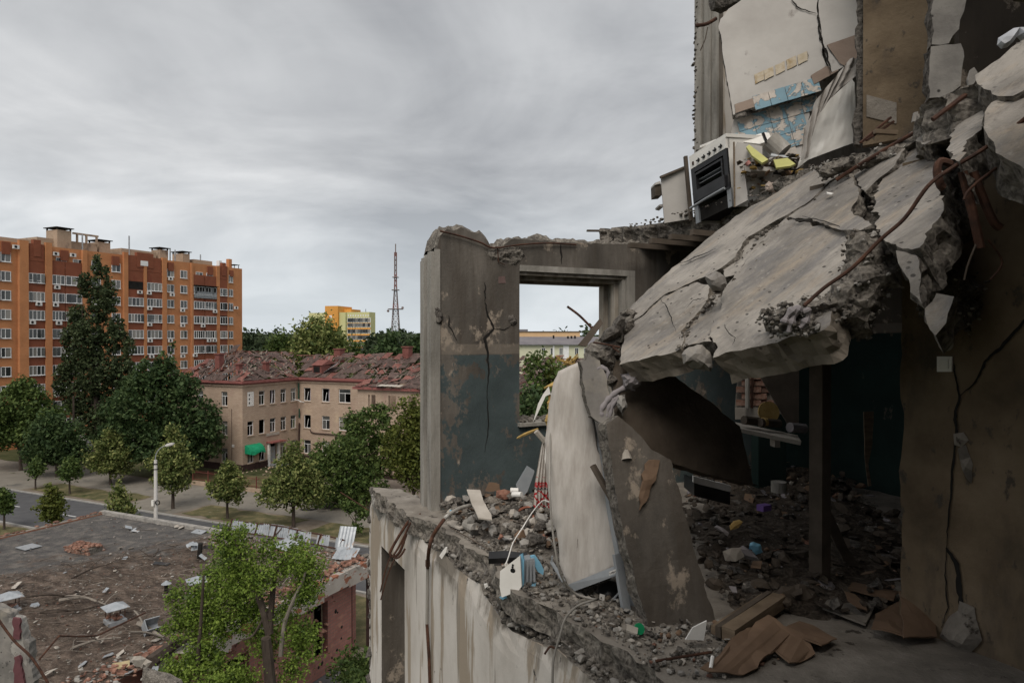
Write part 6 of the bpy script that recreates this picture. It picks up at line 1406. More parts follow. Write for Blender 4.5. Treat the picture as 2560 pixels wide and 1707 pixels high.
lq([(2030, 422), (2100, 398), (2180, 378), (2262, 345), (2330, 296), (2345, 320), (2290, 372), (2200, 405), (2130, 425), (2100, 436), (2060, 450)], 4.3, .06, m_brk, fs, 'broken_edge', rough=.06, grid=.04, seed=37, facet=.06, fr=7, tilt=(-.5, 0))
lq([(1762, 690), (1790, 678), (1812, 690), (1818, 712), (1805, 728), (1780, 724), (1768, 708)], 3.85, .05, m_conc, fs, 'wedged_stone', cr=0, rough=.015, grid=.02, seed=38, facet=.03, fr=9)
lq([(1705, 886), (1722, 868), (1756, 862), (1775, 880), (1782, 920), (1775, 930), (1740, 922), (1708, 910)], 3.62, .06, m_conc, fs, 'wedged_stone', cr=0, rough=.02, grid=.025, seed=39, facet=.04, fr=9)
lq([(2100, 560), (2160, 470), (2176, 500), (2180, 560), (2150, 572)], 3.55, .03, m_brkd, fs, 'broken_edge', rough=.04, grid=.03, seed=40, facet=.05, fr=9) if False else None
gs = []
for i in range(420):
    x = rnd.uniform(1600, 2420); t = (x - 1600) / 820; y = 860 - 500 * t + rnd.uniform(-20, 260) * (1 - abs(t - .5)); 
    q = rnd.choice((0, 1, 2))
    path = ((1604, 785), (1731, 704), (1838, 655), (1930, 570), (2030, 490), (2110, 425)) if q == 0 else (((1700, 860), (1705, 840), (1770, 760), (1812, 735), (1860, 670), (1970, 545)) if q == 1 else ((2110, 800), (2130, 650), (2150, 590), (2190, 590), (2180, 500), (2270, 380)))
    j = rnd.randrange(5); tt = rnd.random(); x = path[j][0] + (path[j + 1][0] - path[j][0]) * tt + rnd.gauss(0, 7); y = path[j][1] + (path[j + 1][1] - path[j][1]) * tt + rnd.gauss(0, 7)
    gs.append(chunk(tuple(Q(x, y, rnd.uniform(-.04, .02))), rnd.uniform(.005, .02), rnd, .8))
part('crumbs', join(*gs), m_brk, fs)['kind'] = 'stuff'
qf = lambda x, y: Q(x, y, .047)
for pts, w0 in (([(1650, 745), (1668, 770), (1680, 800), (1690, 830)], 1.0), ([(2005, 540), (2060, 552), (2120, 576), (2176, 577)], 1.0), ([(1700, 660), (1745, 640), (1790, 622)], .9), ([(1810, 810), (1820, 830), (1838, 845), (1832, 862)], 1.0), ([(1980, 548), (1995, 552), (2010, 550), (2030, 553)], 1.2), ([(1760, 745), (1735, 750), (1715, 770)], .8)):
    crack(pts, w0, lambda x, y: Q(x, y, .05), fs)
# rebar of the slab
def bar(pts, D, r_, lb, mt_=m_rust, nm='rebar', cat='rebar', k=5):
    return solo(nm, tube(smooth_path([W(a, b, D if not isinstance(D, (list, tuple)) else D[i]) for i, (a, b) in enumerate(pts)], k), r_, 7), mt_, lb, cat)
bar([(2010, 765), (2060, 720), (2130, 670), (2200, 600), (2262, 545), (2320, 465), (2380, 420), (2440, 385), (2520, 330), (2600, 265)], (3.0, 3.0, 2.95, 2.9, 2.85, 2.8, 2.8, 2.75, 2.7, 2.6), .0085, 'long rusty reinforcing bar crossing in front of the fallen slab')
bar([(2378, 412), (2350, 405), (2342, 430), (2350, 462), (2358, 470)], 2.85, .017, 'thick hooked rusty bar end above the thick plate')
bar([(2405, 430), (2420, 490), (2432, 540), (2450, 620)], 2.8, .018, 'thick brown pipe running down behind the hooked bar', m_rust, 'rusty_pipe', 'pipe')
bar([(2432, 430), (2450, 480), (2480, 550), (2500, 570)], 2.8, .017, 'grey-brown pipe slanting down at the right', m_rust, 'rusty_pipe', 'pipe')
bar([(2410, 500), (2420, 478), (2450, 450), (2490, 420)], 2.75, .006, 'thin curled rusty wire around the pipes', m_rust, 'wire', 'wire')
bar([(2440, 610), (2420, 660), (2410, 700)], 2.8, .004, 'thin wire dangling below the pipes', m_woodd, 'wire', 'wire')
bar([(2470, 600), (2505, 655), (2475, 700)], 2.8, .004, 'bent thin rusty wire by the ochre wall', m_rust, 'wire', 'wire')
bar([(2090, 450), (2160, 405), (2250, 352), (2290, 330)], (4.2, 4.1, 4.0, 3.9), .012, 'dark rusty bar lying along the broken edge above the plates')
bar([(2330, 300), (2370, 270), (2410, 240), (2440, 220)], 3.3, .012, 'rusty bar pressed against the upper rubble edge')
bar([(1418, 766), (1450, 790), (1485, 826)], 4.9, .009, 'dark bent bar sticking up inside the window opening')
bar([(1483, 856), (1510, 860), (1550, 868)], 4.3, .006, 'short rusty bar across the rubble beside the slab corner')
bar([(1531, 868), (1548, 880)], 4.25, .005, 'short rusty stub next to the rubble bar')
solo('cloth_strips', join(*[xf(tube(smooth_path([W(a, b, 3.0) for a, b in P], 4), [.012, .02, .022, .014, .01, .012, .02, .02, .012, .01, .01, .01, .01, .01, .01, .01, .01][:len(smooth_path([W(a, b, 3.0) for a, b in P], 4))], 6), Matrix.Identity(4)) for P in ([(2000, 765), (1985, 790), (1975, 815), (1972, 830)], [(1988, 770), (1968, 790), (1960, 810)], [(2012, 770), (2020, 790), (2008, 812), (1998, 820)])]), m_cloth, 'ragged strips of cloth snagged on the slab at the end of the long bar', 'cloth')
# ================================================================= INSIDE THE ROOM
def wallbox(t0, t1, s0, s1, z0, z1): return [L3(t, s_, z) for t in (t0, t1) for s_ in (s0, s1) for z in (z0, z1)], box(0, 1, 0, 1, 0, 1)[1]
ZC = ZU - .225
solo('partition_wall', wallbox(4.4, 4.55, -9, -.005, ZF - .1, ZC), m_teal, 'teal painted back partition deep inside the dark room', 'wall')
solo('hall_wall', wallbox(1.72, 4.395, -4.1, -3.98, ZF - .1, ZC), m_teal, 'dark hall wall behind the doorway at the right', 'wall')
# ochre wall to the right
rw = thing('ochre_wall', 'tall ochre wall with a long jagged crack filling the right edge', 'wall', tuple(L3(1.55, -5, ZF)))
y_ = []
nR = -(L3(1.62, -8.5, 0) - L3(1.5, -3.5, 0)).cross(UP).normalized(); nR = nR if nR.dot(-B) > 0 else -nR
g_ = slab([L3(1.5, -3.50, ZF - .05), L3(1.5, -3.50, ZC + .0), L3(1.62, -8.5, ZC + .0), L3(1.62, -8.5, ZF - .05)], nR, .14, .08, .04, 2, .02, .25, .004, 51, 0, (1, 2, 3))
part('wall_face', g_[:2], [m_ochre, m_brkd], rw, mi=smi(g_))
nR = -(L3(1.62, -8.5, 0) - L3(1.5, -3.5, 0)).cross(UP).normalized(); nR = nR if nR.dot(-B) > 0 else -nR
rwf = lambda x, y: Wp(x, y, L3(1.5, -3.5, ZF) + nR * .008, nR)
crack([(2640, 740), (2560, 803), (2500, 870), (2462, 905), (2440, 955), (2400, 990)], 3.0, rwf, rw); crack([(2385, 910), (2390, 950), (2400, 990), (2388, 1040), (2392, 1090), (2382, 1180), (2376, 1260), (2370, 1330), (2368, 1370)], 2.6, rwf, rw)
crack([(2368, 1370), (2395, 1410), (2402, 1480), (2410, 1540), (2440, 1590)], 5, rwf, rw); crack([(2368, 1370), (2365, 1440), (2372, 1520), (2355, 1570)], 1.4, rwf, rw)
for P in ([(2385, 1085), (2410, 1080), (2422, 1100), (2405, 1118), (2388, 1112)], [(2395, 1120), (2415, 1112), (2432, 1160), (2430, 1210), (2410, 1180)]): part('torn_wallpaper', lump3([rwf(a, b) for a, b in P], nR, .02, .03, .02, .03, 5), m_dustb, rw)
part('light_switch', join(*[([rwf(a, b) + nR * q for a in (x0, x1) for b in (y0, y1) for q in (0, d)], box(0, 1, 0, 1, 0, 1)[1]) for x0, x1, y0, y1, d in ((2346, 2383, 891, 929, .012), (2354, 2376, 898, 921, .022))]), m_white, rw)
part('junction_box', ([rwf(2366 + 20 * math.cos(a), 860 + 18 * math.sin(a)) + nR * .004 for a in np.linspace(0, 6.0, 14)], [tuple(range(14))]), m_dustb, rw)
part('fallen_plaster', lump3([rwf(a, b) for a, b in ((2350, 1590), (2375, 1540), (2400, 1500), (2440, 1520), (2460, 1600), (2420, 1640))], nR, .05, .04, .04, .04, 9), m_dustb, rw)
# post left of the doorway
solo('door_post', wallbox(1.52, 1.60, -2.96, -2.86, ZF - .1, ZC), m_woodd, 'dark timber door post standing in the unlit room', 'post')
solo('teal_pier', wallbox(3.3, 3.7, -.7, -.6, ZF - .1, ZC), m_teal, 'teal painted pier behind the door post', 'wall')
# brick niche with pipe
bn = thing('brick_niche', 'patch of bare red brick wall with pipes seen in the dark beyond the shelf', 'wall', tuple(W(1895, 1010, 6.3)))
Pn = [W(a, b, 6.3) for a, b in ((1838, 1015), (1850, 905), (1872, 890), (1900, 905), (1965, 1035), (1838, 1035))]
part('mortar', slab(Pn, Vector((-.3, -1, 0)), .06, .2, .01, 1, .01, 0)[:2], m_dustb, bn)
nb = mesh('brick', *box(0, .105, -.03, .02, 0, .05), m_brick); Pp = [(p.x, p.z) for p in Pn]
for r_ in range(10):
    for c_ in range(6):
        q = W(1838, 1012, 6.27) + Vector((c_ * .115 + (.05 if r_ % 2 else 0), .0 - .0, r_ * .06))
        if inside([(p.x, p.z) for p in Pn], q.x + .05, q.z + .03) and inside([(p.x, p.z) for p in Pn], q.x + .11, q.z + .03):
            o = link('brick', nb, bn, tuple(q - Vector(bn.location) - Vector((0, .03 + .3 * (q.x - Pn[0].x) * -.0, 0))), (0, 0, -.28))
part('pipe', tube([W(1868, 905, 6.1), W(1869, 1020, 6.1)], .02, 8), m_jamb, bn); part('pipe', tube([W(1882, 905, 6.12), W(1880, 1020, 6.12)], .012, 8), m_rust, bn)
part('tile_strip', ([W(a, b, 6.15 + d_) for a in (1838, 1905) for b in (1018, 1048) for d_ in (0, .05)], box(0, 1, 0, 1, 0, 1)[1]), m_paper, bn)
sh = thing('kitchen_shelf', 'pale shelf board sagging in the dark room', 'shelf', tuple(W(1920, 1080, 5.4)))
part('board', beam(W(1838, 1066, 5.45), W(1998, 1100, 5.3), .35, .03), m_paper, sh); part('bracket', box(-.02, .02, -.2, -.1, -.09, -.02), m_paper, sh, False)
for i, (a, b, r_, L, mt_, lb) in enumerate(((1860, 1050, .035, .2, m_woodd, 'dark rolled bundle lying on the left of the shelf'), (1900, 1056, .035, .26, m_woodd, 'dark tube with an orange band on the shelf'), (1975, 1068, .04, .2, m_cloth, 'grey jar lying at the right end of the shelf'))):
    if i == 1:
        jr = thing('tube', lb, 'tube', tuple(W(a, b, 5.35))); part('body', tube([W(a, b, 5.35), W(a, b, 5.35) + B * L * .8 + Vector((0, 0, -.02))], r_, 10), mt_, jr); part('orange_band', tube([W(a, b, 5.35) + B * .03, W(a, b, 5.35) + B * .06], r_ + .003, 10), m_foam, jr); continue
    solo('jar', tube([W(a, b, 5.35), W(a, b, 5.35) + B * L * .8 + Vector((0, 0, -.02)), ], r_, 10), mt_, lb, 'jar')
solo('round_board', xf(cyl((0, 0, 0), .085, .015, 20), Matrix.Translation(W(1921, 1030, 5.5)) @ Matrix.Rotation(R(80), 4, 'X')), m_foam, 'small round orange-brown board leaning above the shelf', 'board')
# diagonal dark panel beside the niche
solo('slanted_board', slab([W(a, b, 5.7) for a, b in ((1880, 905), (1998, 890), (1998, 1075), (1970, 1060))], Vector((-.2, -1, .1)), .03, .2, .0, 1, .0, 0)[:2], m_woodd, 'dark slanted board hanging beside the brick patch', 'board')
# ---- leaning concrete post/panel in front
lp = thing('leaning_wall_slab', 'narrow concrete wall panel leaning from the floor up to the fallen slab', 'concrete panel', tuple(W(1690, 1590, 3.65)))
def lD(y): return 3.62 + (1590 - y) / 700 * .55
def lean(px, nrm, th, mat_, nm, sd, off=0., rough=.02, lab=None, jit=.02, mats=None):
    pts = [W(a, b, lD(b) + off) for a, b in px]; g_ = slab(pts, nrm, th, .03, jit, 4, rough, .09, .008, sd); o = part(nm, g_[:2], mats or [mat_, m_brk], lp, mi=smi(g_))
    if lab: o['label'] = lab
NL = Vector((.22, -1, .16)).normalized()
lean([(1558, 1330), (1542, 1240), (1526, 1130), (1515, 1060), (1545, 1040), (1590, 1080), (1640, 1130), (1678, 1150), (1700, 1230), (1735, 1370), (1766, 1480), (1790, 1556), (1700, 1578), (1630, 1594), (1608, 1520), (1585, 1430)], NL, .15, m_dustb, 'panel', 61, 0, .02, None, .012, [m_wallp, m_brk])
lean([(1478, 1040), (1462, 985), (1455, 940), (1450, 905), (1470, 885), (1500, 900), (1520, 950), (1534, 1010), (1533, 1048), (1500, 1056)], (NL + Vector((-.2, 0, 0))).normalized(), .12, m_conc, 'upper_panel', 62, .08, .03, 'broken upper part of the leaning panel')
m_brown = M('dark_brown_screed', [(.045, .034, .026), (.085, .067, .051), (.12, .098, .077)], 2.2, 10, .95, .5, 30, .01, layers=[((.11, .095, .078), .64, .05, 3, (1, 1, 1))])
solo('hanging_dark_panel', slab([W(a, b, D) for a, b, D in ((1556, 895, 4.3), (1650, 915, 4.55), (1750, 985, 4.8), (1850, 1065, 5.05), (1868, 1140, 5.1), (1884, 1214, 5.1), (1780, 1188, 4.85), (1690, 1162, 4.6), (1600, 1132, 4.35), (1556, 1110, 4.25))], Vector((.45, -.85, .22)), .1, .04, .012, 3, .02, .1, .01, 63)[:2], m_brown, 'dark brown concrete panel hanging askew behind the leaning one', 'concrete panel')
# rubble at the joint
def thing_lump(nm, px, D, th, mt_, lb, cat='rubble', **k): return solo(nm, lump(px, D, th, **k), mt_, lb, cat)
thing_lump('corner_boulder', [(1495, 852), (1510, 825), (1540, 795), (1565, 782), (1562, 810), (1555, 835), (1530, 852), (1505, 856)], 4.35, .08, m_brkd, 'smooth brownish boulder of concrete left of the slab corner', 'boulder', rough=.03, grid=.03, seed=71, facet=.03, fr=6)
thing_lump('corner_rubble', [(1452, 900), (1470, 865), (1490, 845), (1530, 845), (1560, 800), (1585, 785), (1590, 800), (1568, 840), (1556, 880), (1550, 905), (1556, 940), (1560, 990), (1530, 985), (1505, 940), (1480, 905)], 4.42, .07, m_brk, 'crumbled concrete wedged under the lower left slab corner', rough=.06, grid=.025, seed=72, facet=.08, fr=10)
thing_lump('corner_crumble', [(1548, 782), (1562, 774), (1585, 776), (1596, 784), (1580, 796), (1556, 794)], 4.5, .03, m_brk, 'small crumbling lump at the tip of the slab corner', 'concrete', rough=.03, grid=.02, seed=73, facet=.04, fr=10)
thing_lump('rag_bundle', [(1550, 935), (1575, 932), (1598, 940), (1602, 960), (1588, 978), (1562, 972)], 4.15, .06, m_cloth, 'violet-grey bundle of cloth stuffed under the slab', 'cloth', rough=.03, grid=.02, seed=74, facet=.03, fr=9)
thing_lump('hanging_shard', [(1545, 990), (1562, 985), (1568, 1010), (1556, 1040), (1545, 1020)], 4.12, .03, m_conc2, 'pale stone shard below the grey rags', 'stone', rough=.02, grid=.02, seed=75, facet=.05, fr=9)
def rag(P, D, r_, lb, mt_=m_cloth, flat=2.2, nm='rag'):
    path = smooth_path([W(a, b, D) for a, b in P], 5); gs = []
    for j in range(3):
        off = Vector((rnd.uniform(-.012, .012), rnd.uniform(-.01, .01), rnd.uniform(-.01, .01))) * j
        gs.append(tube([p + off + Vector((fbm(p * 9 + Vector((j * 3, 0, 0)), 1, 3), 0, fbm(p * 9, 1, 3))) * .02 for p in path], [r_ * (1 - .18 * j) * (.7 + .5 * abs(math.sin(i * .9 + j))) for i in range(len(path))], 7))
    return solo(nm, join(*gs), mt_, lb, 'cloth', smooth=True)
rag([(1482, 938), (1500, 920), (1520, 925), (1518, 945)], 4.2, .013, 'grey rag draped over the corner rubble')
rag([(1492, 940), (1494, 980), (1500, 1010), (1512, 1030)], 4.2, .012, 'long grey rag strip hanging beside the leaning panel')
rag([(1570, 965), (1540, 980), (1520, 1000), (1505, 1030), (1518, 1050), (1530, 1060)], 4.15, .017, 'twisted grey rag running down from the violet bundle')
rag([(1546, 988), (1528, 1010), (1522, 1040)], 4.15, .014, 'short fold of grey rag behind the stone shard')
solo('curled_wallpaper', tube(smooth_path([W(1552, 1082, 3.95), W(1560, 1120, 3.93), W(1566, 1150, 3.9)], 4), [.012, .014, .018, .022, .026, .028, .030, .032, .034], 10, False), m_paper, 'curled sheet of brown wallpaper on the leaning panel', 'wallpaper')
solo('torn_brown_paper', slab([W(1612, 1160, 3.9), W(1650, 1150, 3.9), W(1640, 1185, 3.86), W(1622, 1240, 3.84), W(1598, 1275, 3.84), W(1604, 1215, 3.86)], NL, .004, .03, .03, 1, .01, .03, .03, 7)[:2], m_card, 'torn brown paper scrap hanging in the shade beside the panel', 'paper')
solo('dark_shield', slab([W(a, b, 4.85) for a, b in ((1445, 862), (1500, 795), (1508, 808), (1465, 866))], Vector((0, -1, .2)), .02, .1, 0, 1, 0, 0)[:2], m_woodd, 'narrow dark board behind the corner boulder', 'board')

# ================================================================= FRIDGE WITH ITS BACK TO US
m_fr = Mat('dented_white_board'); m = m_fr; v = m.co(); f = m.noise(m.map(v, (5, 5, .55)), 3, 8, .65)
c = m.ramp(f, [(.35, (.33, .30, .27)), (.5, (.41, .38, .348)), (.65, (.48, .45, .418))]); st_ = m.ramp(m.noise(m.map(v, (14, 14, .6)), 2.2, 8, .7), [(.58, 0.), (.70, 1.)]); c = m.mix(m.math('MULTIPLY', st_, .4), c, (.25, .215, .19))
m_fr = m.end(c, .62, m.bump(m.math('ADD', m.noise(m.map(v, (2.5, 2.5, .7)), 2.4, 4, .5), m.math('MULTIPLY', m.noise(v, 40, 5, .6), .04)), .6, .03))
fz_ = thing('fridge', 'battered upside-down fridge standing on its top edge with dented white back and torn insulation', 'fridge', tuple(W(1470, 1500, 4.3)))
fD = lambda x, y: 4.22 + (1475 - y) / 560 * .35
fo = [(1424, 1474), (1399, 1410), (1391, 1326), (1376, 1290), (1368, 1200), (1362, 1100), (1372, 1010), (1386, 950), (1396, 928), (1449, 903), (1456, 960), (1480, 1050), (1500, 1150), (1520, 1240), (1542, 1330), (1555, 1405), (1552, 1416), (1500, 1440)]
pts = [W(a, b, fD(a, b)) for a, b in fo]; nF = Vector((-.28, -1, .16)).normalized()
g_ = slab(pts, nF, .045, .03, .006, 2, .004, .045, .0, 81); e1, e2, n_ = plane_axes(pts, nF)
V = []
for p in g_[0]:
    p = Vector(p); V.append(tuple(p + nF * (.012 * fbm((p.x * 3, p.z * 2.2, 3), 1, 3) + .006 * math.sin(p.z * 9 + p.x * 5) * max(0, .5 + fbm((p.x * 4, p.z * 2, 9), 1, 2)))))
part('back_board', (V, g_[1]), m_fr, fz_, smooth=True)
bd = Vector((.25, .9, 0)).normalized() * .42
q_ = [W(1437, 1474, 4.2), W(1552, 1412, 4.12), W(1500, 1150, 4.42), W(1447, 905, 4.60), W(1378, 985, 4.6), W(1362, 1150, 4.45)]
part('cabinet', ([tuple(p + Vector((0, .05, 0))) for p in q_] + [tuple(p + bd) for p in q_], [(5, 4, 3, 2, 1, 0), (6, 7, 8, 9, 10, 11)] + [(i, (i + 1) % 6, (i + 1) % 6 + 6, i + 6) for i in range(6)]), m_enamel, fz_)
part('side_rail', join(beam(W(1462, 960, 4.52), W(1548, 1400, 4.1), .012, .05), beam(W(1543, 1385, 4.08), W(1569, 1546, 3.98), .05, .03)), m_grey, fz_)
part('side_sheet', slab([W(a, b, 4.12) for a, b in ((1552, 1290), (1572, 1440), (1596, 1548), (1572, 1550), (1556, 1470), (1550, 1400))], Vector((-.6, -1, 0)), .01, .1, 0, 1, 0, 0)[:2], m_grey, fz_)
part('bottom_strip', ([W(a, b, d_) for a, b, d_ in ((1420, 1462, 4.20), (1437, 1478, 4.18), (1556, 1434, 4.06), (1550, 1410, 4.08))] + [W(a, b, d_) for a, b, d_ in ((1420, 1462, 4.3), (1437, 1478, 4.28), (1556, 1434, 4.16), (1550, 1410, 4.18))], [(0, 1, 2, 3), (7, 6, 5, 4), (0, 4, 5, 1), (1, 5, 6, 2), (2, 6, 7, 3), (3, 7, 4, 0)]), m_grey, fz_)
def text(s_, size, p, ex, ey, par, mt_, nm='lettering', ext=.0008):
    cu = bpy.data.curves.new('lettering_curve', 'FONT'); cu.body = s_; cu.size = size; cu.extrude = ext; cu.resolution_u = 3
    ob = bpy.data.objects.new('lettering_curve', cu); COL.objects.link(ob); bpy.context.view_layer.update()
    me = bpy.data.meshes.new_from_object(ob.evaluated_get(bpy.context.evaluated_depsgraph_get())); bpy.data.objects.remove(ob); bpy.data.curves.remove(cu)
    ex = ex.normalized(); ey = (ey - ex * ey.dot(ex)).normalized(); n_ = ex.cross(ey); M4 = Matrix((ex, ey, n_)).transposed().to_4x4(); M4.translation = p
    me.transform(MX[par.name] @ M4); me.materials.clear(); me.materials.append(mt_); me.name = nm; return link(nm, me, par)
a_, b_ = W(1523, 1438, 4.06), W(1547, 1429, 4.045); exx = b_ - a_
part('label', ([a_ + Vector((0, -.004, -.0)), b_ + Vector((0, -.004, 0)), b_ + Vector((0, -.004, .022)), a_ + Vector((0, -.004, .022))], [(0, 1, 2, 3)]), m_white, fz_)
text('C-PENTANE', .0125, a_ + Vector((0, -.006, .006)) + exx * .06, exx, UP, fz_, m_black)
for P, r_ in (([(1449, 1075), (1456, 1082), (1458, 1100), (1452, 1125), (1444, 1110), (1445, 1090)], .01), ([(1419, 1176), (1426, 1175), (1427, 1192), (1420, 1193)], .008)):
    part('puncture', lump3([W(a, b, fD(a, b) - .03) for a, b in P], nF, .004, .02, .01, .02, 3), m_dark, fz_)
part('insulation', lump([(1372, 1000), (1380, 985), (1384, 1040), (1378, 1110), (1366, 1100), (1364, 1040)], 4.62, .03, None, .03, .02, 8), m_foam, fz_)
part('insulation', lump([(1392, 950), (1405, 925), (1412, 930), (1408, 960), (1396, 968)], 4.62, .03, None, .03, .02, 9), m_foam, fz_)
part('torn_flap', slab([W(a, b, 4.62) for a, b in ((1360, 968), (1385, 953), (1404, 958), (1380, 964))], Vector((0, -.4, 1)), .012, .05, .01, 1, .01, 0)[:2], m_foam, fz_)
part('torn_flap', slab([W(a, b, 4.62) for a, b in ((1333, 1055), (1345, 1010), (1358, 985), (1372, 966), (1376, 985), (1364, 990), (1350, 1020))], Vector((-.2, -1, 0)), .008, .05, .008, 1, .004, 0)[:2], m_enamel, fz_)
part('splinters', join(*[beam(W(1420 + rnd.uniform(-12, 25), 912, 4.6), W(1415 + rnd.uniform(-25, 35), 893 + rnd.uniform(-8, 14), 4.58), .02, .008) for _ in range(14)]), m_foam, fz_)['kind'] = 'stuff'
crack([(1437, 1070), (1440, 1010), (1436, 968)], .7, lambda x, y: W(x, y, fD(x, y) - .045), fz_, m_brkd, 'scratch'); crack([(1440, 1290), (1448, 1330), (1442, 1370)], .8, lambda x, y: W(x, y, fD(x, y) - .045), fz_, m_brkd, 'scratch'); crack([(1482, 1270), (1484, 1250), (1490, 1215)], .7, lambda x, y: W(x, y, fD(x, y) - .045), fz_, m_brkd, 'scratch')
cp = thing('compressor', 'black round compressor with a small white sticker lying under the fridge', 'compressor', tuple(W(1522, 1524, 4.28)))
part('body', xf(tube([(0, 0, 0), (0, 0, .03), (0, 0, .10), (0, 0, .15), (0, 0, .18)], [.075, .095, .095, .07, .02], 18), Matrix.Translation(W(1522, 1524, 4.28)) @ Matrix.Rotation(.1, 4, 'Y')), m_black, cp, smooth=True)
for P in ([(1500, 1510, 4.2), (1530, 1500, 4.15), (1550, 1480, 4.15)], [(1520, 1505, 4.18), (1545, 1500, 4.12), (1555, 1530, 4.1)]): part('copper_tube', tube(smooth_path([W(*q) for q in P], 4), .006, 5), m_grey, cp)
part('sticker', ([W(a, b, 4.17) for a, b in ((1500, 1484), (1513, 1488), (1511, 1503), (1498, 1498))], [(0, 1, 2, 3)]), m_white, cp)
solo('broken_strut', beam(W(1482, 1163, 4.15), W(1538, 1262, 4.05), .035, .025), m_woodd, 'splintered piece of wood nailed across the leaning fridge', 'wood')
# hose along the fridge then over the ledge
solo('grey_hose', tube(smooth_path([W(1384, 965, 4.5), W(1378, 1050, 4.45), W(1374, 1180, 4.3), W(1378, 1290, 4.15), W(1392, 1395, 4.05), W(1408, 1450, 4.05), W(1440, 1485, 4.12), W(1480, 1497, 4.1), W(1488, 1500, 3.95), W(1445, 1515, 3.8), W(1415, 1545, 3.7), W(1400, 1590, 3.6), W(1386, 1640, 3.5), W(1382, 1680, 3.45), W(1382, 1760, 3.4)], 5), .0065, 7), m_jamb, 'long grey hose running down the fridge and over the wall', 'hose')
solo('bent_strip', join(beam(W(1379, 1405, 4.4), W(1381, 1390, 4.4), .02, .01), beam(W(1379, 1405, 4.4), W(1410, 1455, 4.2), .022, .008)), m_grey, 'bent grey metal strip left of the fridge', 'strip')

# ================================================================= THINGS ON THE LEDGE
# washing machine control unit
wm_ = thing('control_unit', 'broken white appliance box with blue plastic edges teetering on the ledge', 'appliance', tuple(W(1290, 1500, 4.45)))
f_ = [(1250, 1428), (1268, 1414), (1300, 1389), (1304, 1466), (1296, 1478), (1254, 1494), (1249, 1468)]
g_ = slab([W(a, b, 4.38) for a, b in f_], Vector((-.3, -1, .15)), .02, .08, .0, 1, 0, 0); part('white_face', g_[:2], m_enamel, wm_)
part('blue_edge', slab([W(a, b, 4.40) for a, b in ((1299, 1388), (1306, 1384), (1310, 1402), (1309, 1462), (1304, 1480), (1257, 1500), (1248, 1494), (1298, 1474), (1302, 1455))], Vector((-.3, -1, .1)), .02, .08, .005, 1, 0, 0)[:2], m_blue, wm_)
part('chrome_drum', slab([W(a, b, 4.43) for a, b in ((1308, 1402), (1322, 1399), (1336, 1396), (1340, 1450), (1332, 1460), (1309, 1468))], Vector((.3, -1, .1)), .12, .08, 0, 2, .004, 0)[:2], m_grey, wm_)
part('fin', join(*[beam(W(1311 + i * 8, 1402, 4.40 + .0 * i), W(1309 + i * 9, 1455, 4.40), .008, .012) for i in range(4)]), m_zinc, wm_)
part('blue_shard', slab([W(a, b, 4.40) for a, b in ((1266, 1496), (1290, 1485), (1310, 1478), (1316, 1468), (1340, 1458), (1336, 1482), (1300, 1500), (1275, 1510), (1268, 1500))], Vector((-.1, -1, .3)), .03, .05, .008, 1, .01, 0)[:2], m_blue, wm_)
part('blue_shard', slab([W(a, b, 4.47) for a, b in ((1327, 1391), (1338, 1388), (1350, 1405), (1360, 1425), (1358, 1438), (1345, 1430), (1334, 1410))], Vector((.2, -1, .1)), .03, .04, .006, 1, .01, 0)[:2], m_blue, wm_)
for a, b, r_ in ((1282, 1426, 6.2), (1282, 1412, 2.6), (1281, 1417, 2.6), (1282, 1436, 2.6), (1282, 1441, 2.6)):
    c0 = W(a, b, 4.362); part('knob_hole' if r_ > 3 else 'button_hole', ([c0 + Vector((math.cos(t), 0, math.sin(t))) * r_ / F * 4.4 + Vector((math.cos(t) * r_ / F * 4.4 * -.3, -.0, 0)) * 0 + Vector((0, -.006 - .0008 * r_ * math.cos(t), 0)) for t in np.linspace(0, 6.0, 14)], [tuple(range(14))]), m_black, wm_)
solo('black_case', slab([W(1221, 1397, 4.75), W(1222, 1379, 4.85), W(1262, 1376, 4.87), W(1318, 1382, 4.85), W(1320, 1392, 4.75)], Vector((0, -.5, 1)), .05, .1, 0, 1, 0, 0)[:2], m_black, 'flat black case lying on the floor behind the appliance box', 'case')
solo('taut_string', tube(smooth_path([W(1398, 1254, 4.6), W(1372, 1254, 4.7), W(1356, 1252, 4.75), W(1330, 1282, 4.75), W(1306, 1320, 4.7), W(1283, 1356, 4.6), W(1272, 1390, 4.5), W(1264, 1412, 4.4)], 3), .0045, 5), m_white, 'thin white cord pulled taut from the fridge to the appliance box', 'cord')
# embroidered towel
m_tw = Mat('embroidered_linen'); m = m_tw; v = m.co(); sp_ = m.n('ShaderNodeSeparateXYZ'); m.put(v, sp_.inputs[0])
zf = sp_.outputs[2]; uu = m.math('MULTIPLY', sp_.outputs[0], 55.)
def band(z0, z1): return m.math('MULTIPLY', m.math('GREATER_THAN', zf, z0), m.math('LESS_THAN', zf, z1))
lz = m.math('MULTIPLY', zf, 55.); d1 = m.math('GREATER_THAN', m.math('SINE', m.math('MULTIPLY', m.math('ADD', uu, lz), 1.4)), .82); d2 = m.math('GREATER_THAN', m.math('SINE', m.math('MULTIPLY', m.math('SUBTRACT', uu, lz), 1.4)), .82)
dots = m.math('MULTIPLY', m.math('GREATER_THAN', m.math('SINE', m.math('MULTIPLY', uu, 2.2)), .45), m.math('GREATER_THAN', m.math('SINE', m.math('MULTIPLY', lz, 2.2)), .45))
red = m.math('MAXIMUM', m.math('MULTIPLY', band(.0, .015), 1.), m.math('MAXIMUM', m.math('MULTIPLY', band(.02, .12), m.math('MAXIMUM', d1, d2)), m.math('MAXIMUM', m.math('MULTIPLY', band(.142, .178), m.math('GREATER_THAN', m.noise(v, 90, 2, .5), .42)), m.math('MULTIPLY', band(.185, .215), dots))))
